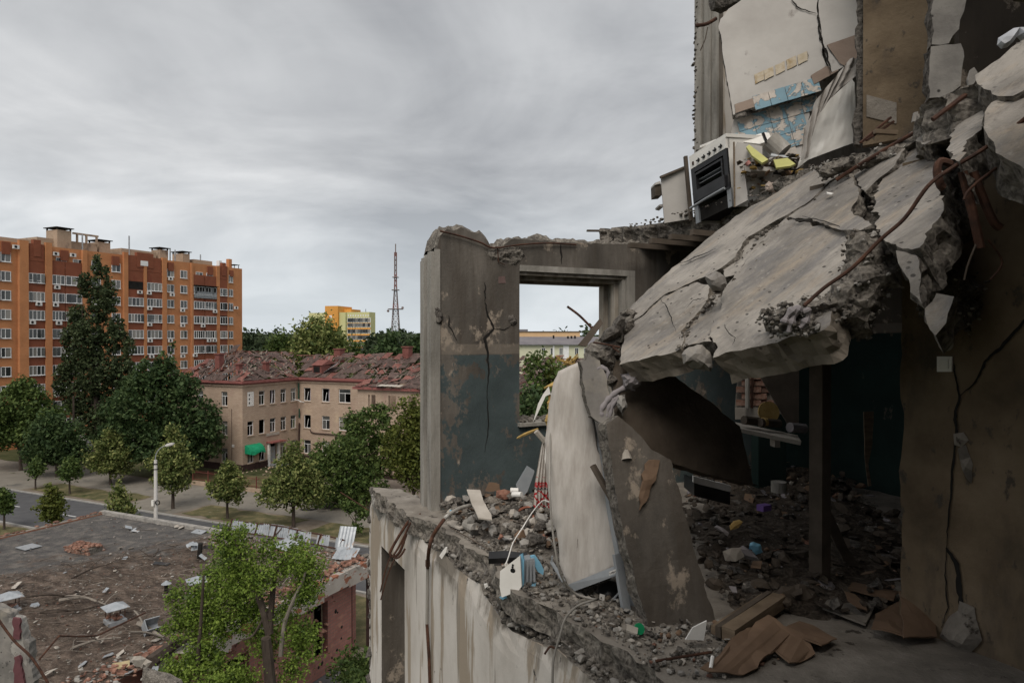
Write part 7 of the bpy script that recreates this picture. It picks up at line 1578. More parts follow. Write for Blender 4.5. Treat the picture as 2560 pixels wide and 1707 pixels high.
c = m.mix(red, m.ramp(m.noise(v, 9, 6, .6), [(.35, (.42, .38, .34)), (.65, (.6, .56, .52))]), (.42, .022, .03)); c = m.mix(m.math('MULTIPLY', band(.124, .138), m.math('GREATER_THAN', m.noise(v, 120, 2, .5), .45)), c, (.03, .02, .03))
m_tw = m.end(c, .95, m.bump(m.noise(v, 80, 4, .6), .2, .004))
V, Fc = [], []; nu, nv = 24, 26
for j in range(nv + 1):
    f = j / nv; y = 1092 + (1266 - 1092) * f; cx = 1364 - 10 * f; hw = 7 + 13 * min(1, f * 1.5)
    for i in range(nu + 1):
        u = i / nu * 2 - 1; p = W(cx + u * hw, y + 3 * math.sin(i * .9) * f, 4.78); V.append(p + Vector((0, .018 * math.sin(i * 1.25 + f * .8) * (.4 + f), 0)))
for j in range(nv):
    for i in range(nu): a = j * (nu + 1) + i; Fc.append((a, a + nu + 1, a + nu + 2, a + 1))
V2 = V + [p + Vector((0, .004, 0)) for p in V]; n0 = len(V); Fc = Fc + [tuple(i + n0 for i in f[::-1]) for f in Fc]
zlow = min(p.z for p in V)
solo('embroidered_towel', (V2, Fc), m_tw, 'white towel with red embroidery hanging beside the fridge', 'towel', smooth=True)
solo('towel_loop', tube([W(1340, 1078, 4.76), W(1362, 1104, 4.78)], .02, 6), m_paper, 'pale twisted top end of the embroidered towel', 'cloth')
solo('yellow_strip', tube(smooth_path([W(1292, 1096, 5.0), W(1312, 1086, 4.95), W(1345, 1072, 4.9)], 4), [.004, .008, .01, .01, .012, .012, .01, .008, .008], 5), m_foam, 'thin yellow strip sticking out left of the fridge', 'strip')
# floor debris
def zfl(px, py, dz=0.): return Wz(px, py, ZF) + UP * dz
def board_px(nm, px, lb, mt_, cat='board', th=.012, dz=.03, lift=None, D=None, n=UP, jit=.006):
    dz = min(dz, .035)
    pts = [zfl(a, b, dz + (lift[i] * .8 if lift else 0)) if D is None else W(a, b, D[i] if isinstance(D, (list, tuple)) else D) for i, (a, b) in enumerate(px)]
    if D is not None or lift: n = (pts[1] - pts[0]).cross(pts[2] - pts[0]).normalized(); n = n if n.dot(Vector((0, 0, H)) - pts[0]) > 0 else -n
    if mt_ is not m_card: return solo(nm, slab(pts, n, th, .05, jit, 1, .003, 0)[:2], mt_, lb, cat)
    g_ = slab(pts, n, th, .04, .012, 1, .003, .04); dx, dy = rnd.uniform(-1, 1), rnd.uniform(-1, 1)
    V = [(p[0], p[1], p[2] + .03 * abs(math.sin((p[0] * dx + p[1] * dy) * 9)) + .02 * fbm((p[0] * 4, p[1] * 4, 1), 1, 4)) for p in g_[0]]
    return solo(nm, (V, g_[1]), mt_, lb, cat)
board_px('beige_board', [(1167, 1223), (1200, 1224), (1210, 1255), (1228, 1285), (1230, 1298), (1196, 1294), (1180, 1260)], 'long pale board propped on the rubble below the teal wall', m_paper, D=(5.9, 5.9, 5.6, 5.4, 5.3, 5.3, 5.6))
board_px('white_case', [(1290, 1215), (1318, 1168), (1336, 1180), (1318, 1230), (1308, 1240)], 'tilted white metal case leaning on the rubble beside the towel', m_grey, 'case', .08, D=5.7)
board_px('brown_curl', [(1213, 1230), (1222, 1210), (1248, 1215), (1250, 1228), (1225, 1234)], 'curled brown cardboard on the rubble heap', m_card, D=5.9)
board_px('plaster_piece', [(1116, 1314), (1135, 1308), (1150, 1316), (1165, 1326), (1150, 1332), (1125, 1322)], 'flat pale flake of plaster near the floor edge', m_paper, dz=.04)
board_px('white_plate', [(1245, 1342), (1262, 1352), (1292, 1344), (1288, 1354), (1262, 1358)], 'white curved shard of crockery on the floor', m_white, dz=.03)
board_px('white_shard', [(1098, 1390), (1112, 1370), (1118, 1368), (1114, 1382), (1104, 1398)], 'thin white leaf-shaped shard on the wall ledge', m_white, D=5.2)
board_px('white_scrap', [(1210, 1462), (1218, 1460), (1220, 1466), (1212, 1472)], 'tiny white scrap on the wall ledge', m_white, D=4.6)
board_px('plaster_flake', [(1470, 1526), (1478, 1513), (1496, 1516), (1494, 1524), (1482, 1530)], 'white plaster flake below the compressor', m_paper, dz=.02)
solo('angle_profile', join(beam(zfl(1294, 1332, .05), zfl(1320, 1346, .05), .10, .05), beam(zfl(1320, 1346, .05), zfl(1362, 1336, .05), .10, .05)), m_paper, 'L-shaped white plastic frame on the rubble', 'frame')
solo('roller', tube([zfl(1168, 1326, .05), zfl(1190, 1338, .05)], .05, 14), m_jamb, 'short grey cylinder lying on the rubble', 'cylinder')
solo('white_tube', join(tube([W(1276, 1226, 5.7), W(1296, 1226, 5.7)], .022, 10)), m_white, 'short white tube at the foot of the metal case', 'tube'); solo('white_pipe_piece', tube([W(1282, 1236, 5.65), W(1304, 1236, 5.6)], .022, 10), m_white, 'second short white tube below the first one', 'tube')
solo('red_strip', tube(smooth_path([zfl(1280, 1308, .06), zfl(1305, 1300, .1), zfl(1325, 1298, .1), zfl(1334, 1310, .05)], 4), .012, 5), M('faded_red_plastic', [(.35, .10, .06), (.5, .22, .15)], 5), 'curved faded red strip on the rubble', 'strip')
for i, (a, b, mt_, lb) in enumerate(((1175, 1290, m_wood, 'orange-brown wood splinter beside the pale board'), (1360, 1310, m_foam, 'orange scrap near the foot of the fridge'), (1130, 1292, m_blue, 'small blue scrap beside the hose end'), (1580, 1600, m_paper, 'crumpled white paper beside the green lid'))): solo('scrap', flake(tuple(zfl(a, b, .05)), .05, rnd, .01), mt_, lb, 'scrap')
m_glid = M('green_plastic', [(.01, .20, .08), (.015, .28, .12)], 3, 3, .4, .05)
solo('green_lid', xf(cyl((0, 0, 0), .03, .008, 16), Matrix.Translation(zfl(1598, 1594, .045)) @ Matrix.Rotation(R(62), 4, 'X') @ Matrix.Rotation(.3, 4, 'Y')), m_glid, 'round green plastic lid at the foot of the leaning panel', 'lid')
m_rdust = rough_mat('shaded_rubble_dust', (.022, .017, .013), (.055, .043, .033), (.12, .10, .082), 30, .02)  # darker copy of the rubble dust, the room's shade put into its colour
# rubble heap as a rough sheet on the floor with chunks
def heap(nm, px, hgt, seed, mt_, lb, res=.05):
    P = [zfl(a, b) for a, b in px]; P2 = [(p.x, p.y) for p in P]; Pd = densify(P2, res, .03, seed); V2, ring, T = fill(Pd, res, seed); rs_ = set(ring); V = []
    for i, (x, y) in enumerate(V2):
        d = 0 if i in rs_ else edist(Pd, x, y); V.append((x, y, ZF - .01 + (0 if i in rs_ else hgt * min(1, d / .35) * (.55 + .6 * fbm((x * 2.2, y * 2.2, seed), 1, 4)) + .02 * fbm((x * 15, y * 15, seed), 1, 3))))
    T = [t if (V2[t[1]][0] - V2[t[0]][0]) * (V2[t[2]][1] - V2[t[0]][1]) - (V2[t[1]][1] - V2[t[0]][1]) * (V2[t[2]][0] - V2[t[0]][0]) > 0 else t[::-1] for t in T]
    o = solo(nm, (V, T), mt_, lb, 'rubble'); o['kind'] = 'stuff'; return P2
Ph = heap('rubble_heap', [(1120, 1312), (1110, 1262), (1180, 1210), (1330, 1190), (1400, 1240), (1500, 1380), (1400, 1400), (1300, 1385), (1200, 1350)], .14, 3, m_dust, 'heap of dusty rubble below the teal wall')
Pr = heap('room_rubble', [(1700, 1300), (1750, 1190), (1900, 1130), (2100, 1190), (2290, 1350), (2260, 1560), (1900, 1560), (1800, 1520)], .12, 5, m_rdust, 'low rubble and rubbish across the room floor, coloured dark for room shade', .07)
def scatter(nm, P2, n, s0, s1, mats, lb, zh, fl_=.4, w_=None):
    V, Fc, mi = [], [], []; xs = [p[0] for p in P2]; ys = [p[1] for p in P2]; k = 0; guard = 0
    while k < n and guard < n * 20:
        guard += 1; x, y = rnd.uniform(min(xs), max(xs)), rnd.uniform(min(ys), max(ys))
        if not inside(P2, x, y): continue
        s_ = s0 + (s1 - s0) * rnd.random() ** 3; z = ZF + zh * rnd.random() + s_ * .3
        g_ = flake((x, y, z + .01), s_ * 1.3, rnd, .004) if rnd.random() < fl_ else chunk((x, y, z), s_, rnd, .8)
        o = len(V); V += g_[0]; Fc += [tuple(i + o for i in f) for f in g_[1]]; mi += [rnd.choice(range(len(mats))) if w_ is None else rnd.choices(range(len(mats)), w_)[0]] * len(g_[1]); k += 1
    o = solo(nm, (V, Fc), mats, lb, 'rubble', mi=mi); o['kind'] = 'stuff'; return o
mats_r = [m_brk, m_brkd, m_conc2, m_paper, m_woodd, m_card, m_brick, m_jamb]
scatter('rubble_pieces', Ph, 1700, .008, .07, mats_r, 'broken concrete, plaster and glass pieces below the teal wall', .10, .35, [8, 8, 4, 3, 3, 2, 1, 1])
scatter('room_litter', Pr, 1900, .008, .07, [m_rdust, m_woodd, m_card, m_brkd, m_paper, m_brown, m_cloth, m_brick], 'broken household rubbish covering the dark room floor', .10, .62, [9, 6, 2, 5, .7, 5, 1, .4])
Pe = [(p.x, p.y) for p in [zfl(a, b) for a, b in ((1120, 1318), (1240, 1400), (1300, 1480), (1440, 1556), (1560, 1622), (1640, 1690), (1800, 1707), (2000, 1640), (1800, 1560), (1600, 1560), (1500, 1420), (1300, 1385), (1180, 1340))]]
scatter('edge_gravel', Pe, 1900, .004, .026, mats_r, 'gravel and small shards along the broken floor edge', .012, .2, [8, 5, 6, 3, 1, 1, .4, 1])
V, Fc, mi = [], [], []
for i in range(3000):
    y = rnd.uniform(2.4, 7.3); o_ = -rnd.uniform(.02, .42); s_ = .005 + .035 * rnd.random() ** 4; g_ = chunk(tuple(Fa(y, topz(y) + .03 + s_ * .2, o_)), s_, rnd, .8); o = len(V); V += g_[0]; Fc += [tuple(i + o for i in f) for f in g_[1]]; mi += [rnd.choices((0, 1, 2), (8, 4, 2))[0]] * 20
tag(solo('ledge_gravel', (V, Fc), [m_brk, m_conc2, m_brkd], 'grit and crumbs on the rough wall top outside the floor edge', 'rubble', mi=mi), kind='stuff')
# rusty loops and the pipe over the corner
bar([(1052, 1285), (1035, 1298), (1022, 1302), (1000, 1335), (980, 1370), (975, 1385), (985, 1392), (1000, 1378), (1012, 1345), (1024, 1310)], 6.2, .013, 'rusty reinforcing loop bent over the wall corner')
bar([(1030, 1300), (1036, 1296), (1046, 1300), (1049, 1312), (1047, 1325)], 6.15, .013, 'short rusty hook end on the wall corner')
bar([(1026, 1306), (1008, 1345), (992, 1375), (984, 1388), (990, 1396), (1002, 1388), (1012, 1372)], 6.1, .010, 'second rusty loop hanging below the first')
bar([(978, 1385), (962, 1430), (950, 1480)], 6.1, .006, 'thin rusty wire hanging from the loop'); bar([(987, 1395), (968, 1440), (951, 1500)], 6.12, .006, 'second thin rusty wire hanging beside the first')
pp = thing('bent_pipe', 'old pipe with peeling pale paint bent over the floor edge and running down the wall', 'pipe', tuple(W(1068, 1560, 5.2)))
fo_ = lambda x, y: Wp(x, y, Fa(4, 0, .03), NB)
path = smooth_path([W(1183, 1262, 5.9), W(1150, 1270, 5.75), W(1120, 1288, 5.6), W(1100, 1312, 5.45), W(1082, 1340, 5.45), W(1072, 1375, 5.45), fo_(1069, 1420)], 6)
part('upper_pipe', tube(path[:16], .016, 9), m_jamb, pp); part('rusty_bend', tube(path[15:], .015, 9), m_rust, pp)
part('lower_pipe', tube([fo_(1069, 1420), fo_(1068, 1490), fo_(1067, 1560)], .014, 9), m_jamb, pp); part('lower_rust', tube([fo_(1067, 1560), fo_(1072, 1640), fo_(1076, 1760)], .014, 9), m_rust, pp); part('joint', tube([fo_(1069, 1400), fo_(1069, 1416)], .02, 9), m_rust, pp)
solo('thin_stick', tube([zfl(1126, 1328, .03), zfl(1165, 1350, .03), zfl(1222, 1384, .03)], .005, 5), m_woodd, 'thin bent rod lying along the floor edge', 'rod')
bar([(850, 1230), (885, 1252), (921, 1276)], 7.2, .006, 'thin rusty wire pointing left from the far end of the ledge', m_rust, 'wire', 'wire')
bar([(1032, 1218), (1050, 1230), (1062, 1243)], 6.9, .006, 'thin wire looping over the far left floor remnant', m_woodd, 'wire', 'wire')
bar([(1362, 1636), (1375, 1618), (1388, 1622)], 3.75, .006, 'short rusty stub poking out of the rough wall top', m_rust)
# cardboard, timber and the rest by the right wall
big_c = [(1752, 1700), (1830, 1640), (1890, 1600), (1922, 1588), (1960, 1612), (2012, 1632), (2040, 1660), (1975, 1690), (1940, 1672), (1895, 1700), (1860, 1712), (1775, 1712)]
board_px('cardboard_sheet', big_c, 'large flattened brown cardboard sheet in the lower middle of the floor', m_card, 'cardboard', .006, .05, [0, .03, .05, .06, .04, .03, .0, .0, .05, .01, 0, 0])
board_px('cardboard_sheet', [(1960, 1600), (2000, 1572), (2030, 1580), (2095, 1620), (2055, 1640), (2010, 1625)], 'smaller brown cardboard flap behind the large sheet', m_card, 'cardboard', .006, .09)
board_px('cardboard_sheet', [(2190, 1560), (2265, 1522), (2310, 1545), (2330, 1600), (2260, 1618), (2180, 1600)], 'dark cardboard box side at the foot of the ochre wall', m_card, 'cardboard', .006, .05)
board_px('ribbed_cardboard', [(2250, 1550), (2325, 1536), (2345, 1610), (2262, 1622)], 'ribbed dark cardboard leaning on the ochre wall', m_card, 'cardboard', .01, .1, [.15, .15, 0, 0])
board_px('tile_board', [(2058, 1535), (2082, 1492), (2190, 1528), (2166, 1577), (2110, 1555)], 'grey folded board lying in the doorway', m_dustb, 'board', .01, .08)
board_px('brown_board', [(2120, 1500), (2140, 1470), (2250, 1500), (2235, 1525)], 'dark brown board in the doorway behind the grey one', m_card, 'board', .01, .1)
tb_ = thing('timber_pair', 'two old window timbers lying side by side on the floor', 'timber', tuple(zfl(1870, 1570)))
part('timber', beam(zfl(1822, 1612, .05), zfl(1950, 1535, .08), .075, .07), m_wood, tb_); part('timber', beam(zfl(1796, 1604, .05), zfl(1925, 1520, .07), .03, .06), m_woodd, tb_); part('timber', beam(zfl(1786, 1596, .04), zfl(1912, 1516, .05), .035, .045), m_wood, tb_)
board_px('white_sheet_piece', [(1715, 1600), (1733, 1570), (1768, 1553), (1760, 1602), (1738, 1600)], 'white triangular sheet standing by the leaning panel', m_white, 'board', .01, 0, None, 3.5)
solo('white_bottle_tube', tube([W(1778, 1672, 3.2), W(1783, 1642, 3.25)], .009, 8), m_white, 'small white tube standing beside the cardboard sheet', 'tube')
solo('iron_rod', tube([zfl(1640, 1664, .02), zfl(1780, 1646, .03)], .007, 6), m_rust, 'straight dark rod lying near the floor edge', 'rod')
thing_lump('yellow_rag', [(2262, 1625), (2280, 1618), (2300, 1625), (2318, 1650), (2300, 1660), (2278, 1645)], 3.55, .02, m_foam, 'crumpled yellow rag at the foot of the ochre wall', 'rag', rough=.04, grid=.02, seed=91)
thing_lump('dark_sack', [(1925, 1505), (1955, 1465), (2000, 1458), (2040, 1480), (2050, 1520), (2035, 1545), (1980, 1548), (1945, 1530)], 4.1, .08, m_woodd, 'dark crumpled sack behind the timbers', 'sack', rough=.05, grid=.04, seed=92)
thing_lump('grey_sack', [(2035, 1440), (2080, 1455), (2110, 1480), (2112, 1505), (2070, 1520), (2040, 1490)], 4.3, .08, m_cloth, 'greyish brown cloth heap in front of the door post', 'cloth', rough=.05, grid=.04, seed=93)
board_px('greenish_board', [(1725, 1272), (1775, 1258), (1855, 1256), (1812, 1300), (1760, 1290)], 'dusty greenish board lying in the middle of the room', m_dustb, 'board', .012, .16)
board_px('white_appliance_strip', [(1734, 1190), (1828, 1215), (1828, 1230), (1734, 1206)], 'white strip of an appliance under the hanging dark panel', m_white, 'strip', .03, 0, None, 5.0)
solo('appliance_void', slab([W(a, b, 5.05) for a, b in ((1736, 1206), (1826, 1230), (1826, 1262), (1736, 1240))], Vector((0, -1, 0)), .3, .2, 0, 1, 0, 0)[:2], m_black, 'dark open appliance below the white strip', 'appliance')
solo('pot', join(tube([W(1948, 1230, 5.0), W(1948, 1204, 5.0)], .055, 16)), m_jamb, 'pale saucepan standing on the rubbish left of the door post', 'pot')
m_pur = M('purple_box', [(.13, .07, .24), (.18, .10, .32)], 3, 3, .7)
solo('purple_box', xf(box(-.04, .04, -.03, .03, 0, .04), Matrix.Translation(W(1911, 1276, 4.75)) @ Matrix.Rotation(.5, 4, 'Z')), m_pur, 'small purple box on the floor left of the door post', 'box')
thing_lump('blue_bag', [(1872, 1372), (1885, 1355), (1902, 1360), (1908, 1380), (1890, 1388)], 4.5, .03, m_blue, 'pale blue plastic bag among the rubbish', 'bag', rough=.03, grid=.02, seed=94)
for i, (a, b, s_, mt_, lb) in enumerate(((1835, 1385, .06, m_paper, 'cream torn card standing on the rubble'), (1870, 1385, .07, m_cloth, 'grey cloth cap on the rubble'), (1805, 1325, .05, m_cloth, 'grey bottle-shaped piece on the rubble'), (1840, 1310, .045, m_foam, 'amber box torn open at the end of the greenish board'), (1960, 1395, .06, m_woodd, 'brown curved shard near the blue bag'))):
    solo('household_scrap', chunk(tuple(W(a, b, 4.5)), s_, rnd, .7), mt_, lb, 'scrap')
board_px('leaning_board', [(2050, 1230), (2085, 1290), (2120, 1370), (2200, 1480), (2215, 1500), (2165, 1440), (2110, 1400), (2080, 1340)], 'dark curved board leaning inside the doorway', m_woodd, 'board', .02, 0, None, 4.6)
board_px('torn_strip', [(2160, 1030), (2185, 1028), (2182, 1110), (2172, 1160), (2180, 1215), (2172, 1215), (2164, 1150)], 'torn pale wallpaper strip hanging inside the doorway', m_wood, 'wallpaper', .006, 0, None, 4.9)

# ================================================================= THE KITCHEN ABOVE
def zu(px, py, dz=0.): return Wz(px, py, ZU) + UP * dz
m_kw = M('kitchen_white_paint', [(.33, .31, .29), (.42, .40, .375), (.48, .46, .435)], 1.1, 8, .85, .25, 30, .005, layers=[((.20, .18, .165), .63, .10, 5.5, (1, 1, .8)), ((.36, .33, .31), .55, .2, 1.3, (1.4, 1, .3))])
m_tan = M('tan_paint', [(.20, .15, .12), (.27, .21, .17)], 3, 6, .85)
m_cream = M('cream_glue_patch', [(.34, .28, .19), (.46, .40, .31), (.30, .22, .12)], 9, 9, .9, .5, 30, .006)
# outer pier of the storey above
up_w = thing('upper_pier', 'tall weathered pier with grooved edge at the corner of the kitchen above', 'pier', tuple(L3(3.4, 0, ZU)))
part('pier', wallbox(3.40, 4.1, .0, .36, ZU, ZU + 3.1), m_wallp, up_w)
for i, (s0, s1, o_) in enumerate(((.0, .08, .03), (.09, .17, .05), (.18, .23, .02), (.25, .36, .045))): part('groove_strip', wallbox(3.40 - o_, 3.399, s0, s1, ZU - .05, ZU + 3.1), m_jamb, up_w)
part('ragged_edge', join(*[chunk(tuple(L3(3.36, rnd.uniform(.30, .37), ZU + z)), rnd.uniform(.015, .04), rnd) for z in np.arange(0, 3, .05)]), m_brkd, up_w)['kind'] = 'stuff'
part('peeled_strip', wallbox(3.46, 3.62, -.02, -.002, ZU, ZU + 2.6), m_out, up_w); part('blue_patch', slab([L3(3.72, -.012, ZU + .35), L3(4.05, -.012, ZU + .35), L3(4.05, -.012, ZU + .8), L3(3.9, -.012, ZU + .95), L3(3.75, -.012, ZU + .75)], -A, .008, .05, .01, 1, 0, 0)[:2], m_blue, up_w)
# inner wall behind
part('back_wall', wallbox(4.1, 7.5, .02, .3, ZU, ZU + 3.1), m_wallp, up_w)
bar([(1738, 66), (1765, 62), (1790, 48)], 7.4, .02, 'rusty stub of reinforcement sticking out of the upper pier'); bar([(1768, 70), (1762, 100), (1750, 128)], 7.4, .006, 'thin wire hanging from the upper pier', m_woodd, 'wire', 'wire')
thing_lump('upper_rubble', [(1770, -20), (1776, 30), (1800, 38), (1830, 20), (1870, 5), (1900, -20)], 7.0, .15, m_brkd, 'dark rubble wedged above the white kitchen panel', rough=.06, grid=.06, seed=101, facet=.1)
# tilted panels
kp = thing('kitchen_wall_panel', 'cracked white kitchen wall panel leaning with brown bands and blue tiles', 'wall panel', tuple(W(1930, 380, 6.6)))
nK = Vector((-.30, -1, .16)).normalized(); K0 = W(1920, 250, 6.45)
def KP(x, y, o_=0.): return Wp(x, y, K0 + nK * o_, nK)
def kpart(nm, px, o_, th, mt_, jit=.01, seed=1, mats=None, lab=None, rough=.015):
    g_ = slab([KP(a, b, o_) for a, b in px], nK, th, .04, jit, 2, rough, .15, .004, seed); o = part(nm, g_[:2], mats or [mt_, m_brk], kp, mi=smi(g_))
    if lab: o['label'] = lab
    return o
kpart('panel', [(1795, 70), (1800, 50), (1820, 25), (1850, 5), (1900, -40), (2046, -60), (2040, 20), (2045, 60), (2052, 110), (2062, 160), (2075, 185), (2040, 205), (2030, 226), (1960, 245), (1900, 268), (1832, 288), (1825, 240), (1808, 150)], 0, .1, m_kw, .015, 111)
kpart('panel', [(2044, 18), (2048, -60), (2150, -60), (2150, 150), (2095, 175), (2078, 182), (2066, 158), (2056, 110), (2050, 60)], .02, .1, m_kw, .012, 112)
kpart('brown_band', [(2066, 114), (2140, 88), (2150, 88), (2150, 152), (2120, 170), (2098, 160)], .035, .01, m_tan, .004, 113); kpart('brown_band', [(2026, 190), (2062, 168), (2085, 165), (2095, 178), (2034, 212)], .018, .01, m_tan, .006, 114); kpart('brown_band', [(1836, 262), (1890, 244), (1893, 266), (1838, 284)], .012, .008, m_tan, .003, 115)
for i, (a, b) in enumerate(((1884, 188), (1908, 178), (1936, 165), (1964, 152), (1992, 140))): kpart('glue_patch', [(a, b), (a + 24, b - 11), (a + 26, b + 12), (a + 3, b + 24)], .010, .006, m_cream, .008, 120 + i)
kpart('lower_panel', [(1822, 395), (1828, 330), (1834, 296), (1900, 280), (1965, 262), (2026, 246), (2020, 300), (2012, 350), (2006, 400), (1920, 420)], -.12, .1, m_kw, .02, 116)
def tilemat(name, a, b, th):
    m = Mat(name); v = m.co(True); c = m.ramp(m.noise(v, 5, 5, .6), [(.4, a), (.6, tuple(x * 1.15 for x in a))])
    mk = m.ramp(m.noise(m.map(v, (1, 1, 1.15)), 6.5, 6, .62, .6), [(th, 0.), (th + .02, 1.)])
    c = m.mix(mk, c, m.ramp(m.noise(v, 20, 6, .6), [(.4, b), (.6, tuple(x * .8 for x in b))])); edge = m.ramp(m.noise(m.map(v, (1, 1, 1.15)), 6.5, 6, .62, .6), [(th - .012, 0.), (th, 1.), (th + .014, 0.)])
    c = m.mix(m.math('MULTIPLY', edge, .7), c, (.12, .10, .09)); return m.end(c, .6, m.bump(mk, .6, .006))
m_tile = tilemat('blue_tile_peeling', (.15, .25, .305), (.47, .42, .37), .485)
# tiles laid along the leaning direction
tw_, e_t = None, (KP(2000, 256) - KP(1850, 300)).normalized(); e_v = nK.cross(e_t).normalized(); e_v = e_v if e_v.z > 0 else -e_v
def tiles(poly, o_):
    P3 = [KP(a, b, o_) for a, b in poly]; o0 = P3[0]; P2 = [((p - o0).dot(e_t), (p - o0).dot(e_v)) for p in P3]; T = .148
    x0, x1, y0, y1 = min(p[0] for p in P2), max(p[0] for p in P2), min(p[1] for p in P2), max(p[1] for p in P2); y = y0
    while y < y1:
        x = x0
        while x < x1:
            if inside(P2, x + T * .5, y + T * .5):
                c_ = [o0 + e_t * (x + a) + e_v * (y + b) + nK * q for q in (rnd.uniform(.001, .004) + .008, 0) for a, b in ((.002, .002), (T - .003, .002), (T - .003, T - .003), (.002, T - .003))]
                part('tile', ([tuple(p) for p in c_], [(0, 1, 2, 3), (7, 6, 5, 4), (0, 4, 5, 1), (1, 5, 6, 2), (2, 6, 7, 3), (3, 7, 4, 0)]), m_tile, kp)
            x += T
        y += T
tiles([(1824, 400), (1834, 298), (2028, 246), (2010, 400)], -.115); tiles([(1888, 278), (1892, 232), (2028, 190), (2032, 228)], .003)
kf = lambda x, y: KP(x, y, .012)
crack([(1975, 0), (1995, 22), (2040, 36)], 1.6, kf, kp); crack([(2042, 38), (2046, 70), (2048, 100), (2056, 112)], 2.0, kf, kp); crack([(2052, 108), (2064, 130), (2070, 160), (2078, 182)], 2.4, lambda x, y: KP(x, y, .05), kp)
thing_lump('crack_rubble', [(1832, 290), (1900, 268), (1960, 246), (2034, 226), (2036, 238), (1965, 262), (1900, 282), (1840, 300)], 6.5, .03, m_brkd, 'dark broken seam between the upper and lower kitchen wall panels', rough=.03, grid=.03, seed=117)
# curtain and white sheet
def drape(nm, top, bot, D, amp, waves, lb, mt_, cat, sag=0.):
    V, Fc = [], []; nu, nv = 40, 18
    for j in range(nv + 1):
        f = j / nv
        for i in range(nu + 1):
            u = i / nu; k = u * (len(top) - 1); a = min(int(k), len(top) - 2); fr_ = k - a
            t_ = (top[a][0] * (1 - fr_) + top[a + 1][0] * fr_, top[a][1] * (1 - fr_) + top[a + 1][1] * fr_); b_2 = (bot[a][0] * (1 - fr_) + bot[a + 1][0] * fr_, bot[a][1] * (1 - fr_) + bot[a + 1][1] * fr_)
            p = W(t_[0] * (1 - f) + b_2[0] * f, t_[1] * (1 - f) + b_2[1] * f + sag * math.sin(math.pi * f), D); V.append(p + Vector((0, amp * math.sin(u * waves * 6.28 + f * 1.5) + amp * .7 * fbm((u * 5, f * 4, 3), 1, 4), 0)))
    for j in range(nv):
        for i in range(nu): a = j * (nu + 1) + i; Fc.append((a, a + nu + 1, a + nu + 2, a + 1))
    n0 = len(V); V2 = V + [p + Vector((0, .004, 0)) for p in V]; Fc += [tuple(i + n0 for i in f[::-1]) for f in Fc]
    return solo(nm, (V2, Fc), mt_, lb, cat, smooth=True)
drape('grey_curtain', [(2010, 330), (2040, 250), (2090, 190), (2125, 148), (2152, 145)], [(2004, 400), (2018, 396), (2036, 300), (2088, 232), (2152, 180)], 5.55, .02, 6, 'bunched grey curtain hanging beside the white sheet', M('pale_curtain', [(.26, .24, .22), (.38, .355, .33)], 3, 5, .95), 'curtain')
drape('white_sheet', [(2025, 300), (2060, 262), (2100, 225), (2128, 200), (2134, 215)], [(1992, 422), (2020, 400), (2060, 385), (2100, 370), (2142, 355)], 5.75, .012, .8, 'dented white metal sheet bulging over the floor edge', m_enamel, 'metal sheet', 8)
# partition edge, ochre room wall, pink column, dark rooms
solo('upper_partition', slab([W(a, b, D) for a, b, D in ((2138, -60, 5.4), (2158, -60, 5.3), (2158, 200, 5.3), (2150, 362, 5.25), (2134, 362, 5.35), (2142, 200, 5.4))], Vector((-.6, -1, 0)), .12, .04, .03, 3, .03, 0)[:2], m_brkd, 'rough broken end of the partition right of the curtain', 'wall')
solo('upper_ochre_wall', slab([W(2156, -80, 5.32), W(2345, -80, 6.2), W(2345, 330, 6.2), W(2156, 365, 5.32)], Vector((-.5, -1, 0)).normalized(), .08, .3, .0, 1, 0, .3, .004)[:2], m_ochre, 'ochre wallpapered wall in the shaded room above', 'wall')
solo('dado_patch', join(*[slab([W(a, b, D) for a, b, D in P], Vector((-.5, -1, 0)), .01, .1, .004, 1, 0, 0)[:2] for P in ([(2165, 238, 5.3), (2240, 258, 5.6), (2240, 310, 5.6), (2165, 292, 5.3)],)]), m_dustb, 'greyish-green painted patch low on the ochre wall above', 'wall patch')
solo('fallen_door', slab([W(a, b, 5.5) for a, b in ((2266, 220), (2322, 162), (2330, 165), (2322, 250), (2285, 275))], Vector((-.2, -1, .2)), .03, .05, .005, 1, 0, 0)[:2], m_card, 'brown board leaning in the shaded room above', 'board')
pk_ = thing('pink_column', 'narrow white column with torn pink plaster in the storey above', 'column', tuple(W(2360, 250, 4.6)))
g_ = slab([W(a, b, 4.6) for a, b in ((2328, -60), (2410, -60), (2408, 30), (2396, 75), (2370, 110), (2328, 112))], Vector((-.3, -1, 0)), .15, .04, .03, 3, .03, .1); part('upper_block', g_[:2], [m_conc2, m_brkd], pk_, mi=smi(g_))
g_ = slab([W(a, b, 4.55) for a, b in ((2325, 118), (2400, 112), (2404, 160), (2402, 215), (2362, 248), (2322, 246), (2322, 180))], Vector((-.3, -1, 0)), .15, .04, .03, 3, .03, .1); part('lower_block', g_[:2], [m_conc2, m_brkd], pk_, mi=smi(g_))
m_pk = M('pink_plaster_bare', [(.24, .13, .115), (.36, .24, .215)], 8, 8, .9, .4)
part('pink_patch', slab([W(a, b, 4.54) for a, b in ((2345, 175), (2365, 150), (2380, 165), (2392, 205), (2380, 235), (2358, 245), (2344, 205))], Vector((-.3, -1, 0)), .02, .03, .02, 1, .01, .05)[:2], m_pk, pk_); part('pink_patch', slab([W(a, b, 4.59) for a, b in ((2352, -50), (2395, -50), (2395, 25), (2370, 70), (2358, 108), (2350, 60))], Vector((-.3, -1, 0)), .02, .03, .015, 1, .01, .05)[:2], m_pk, pk_)
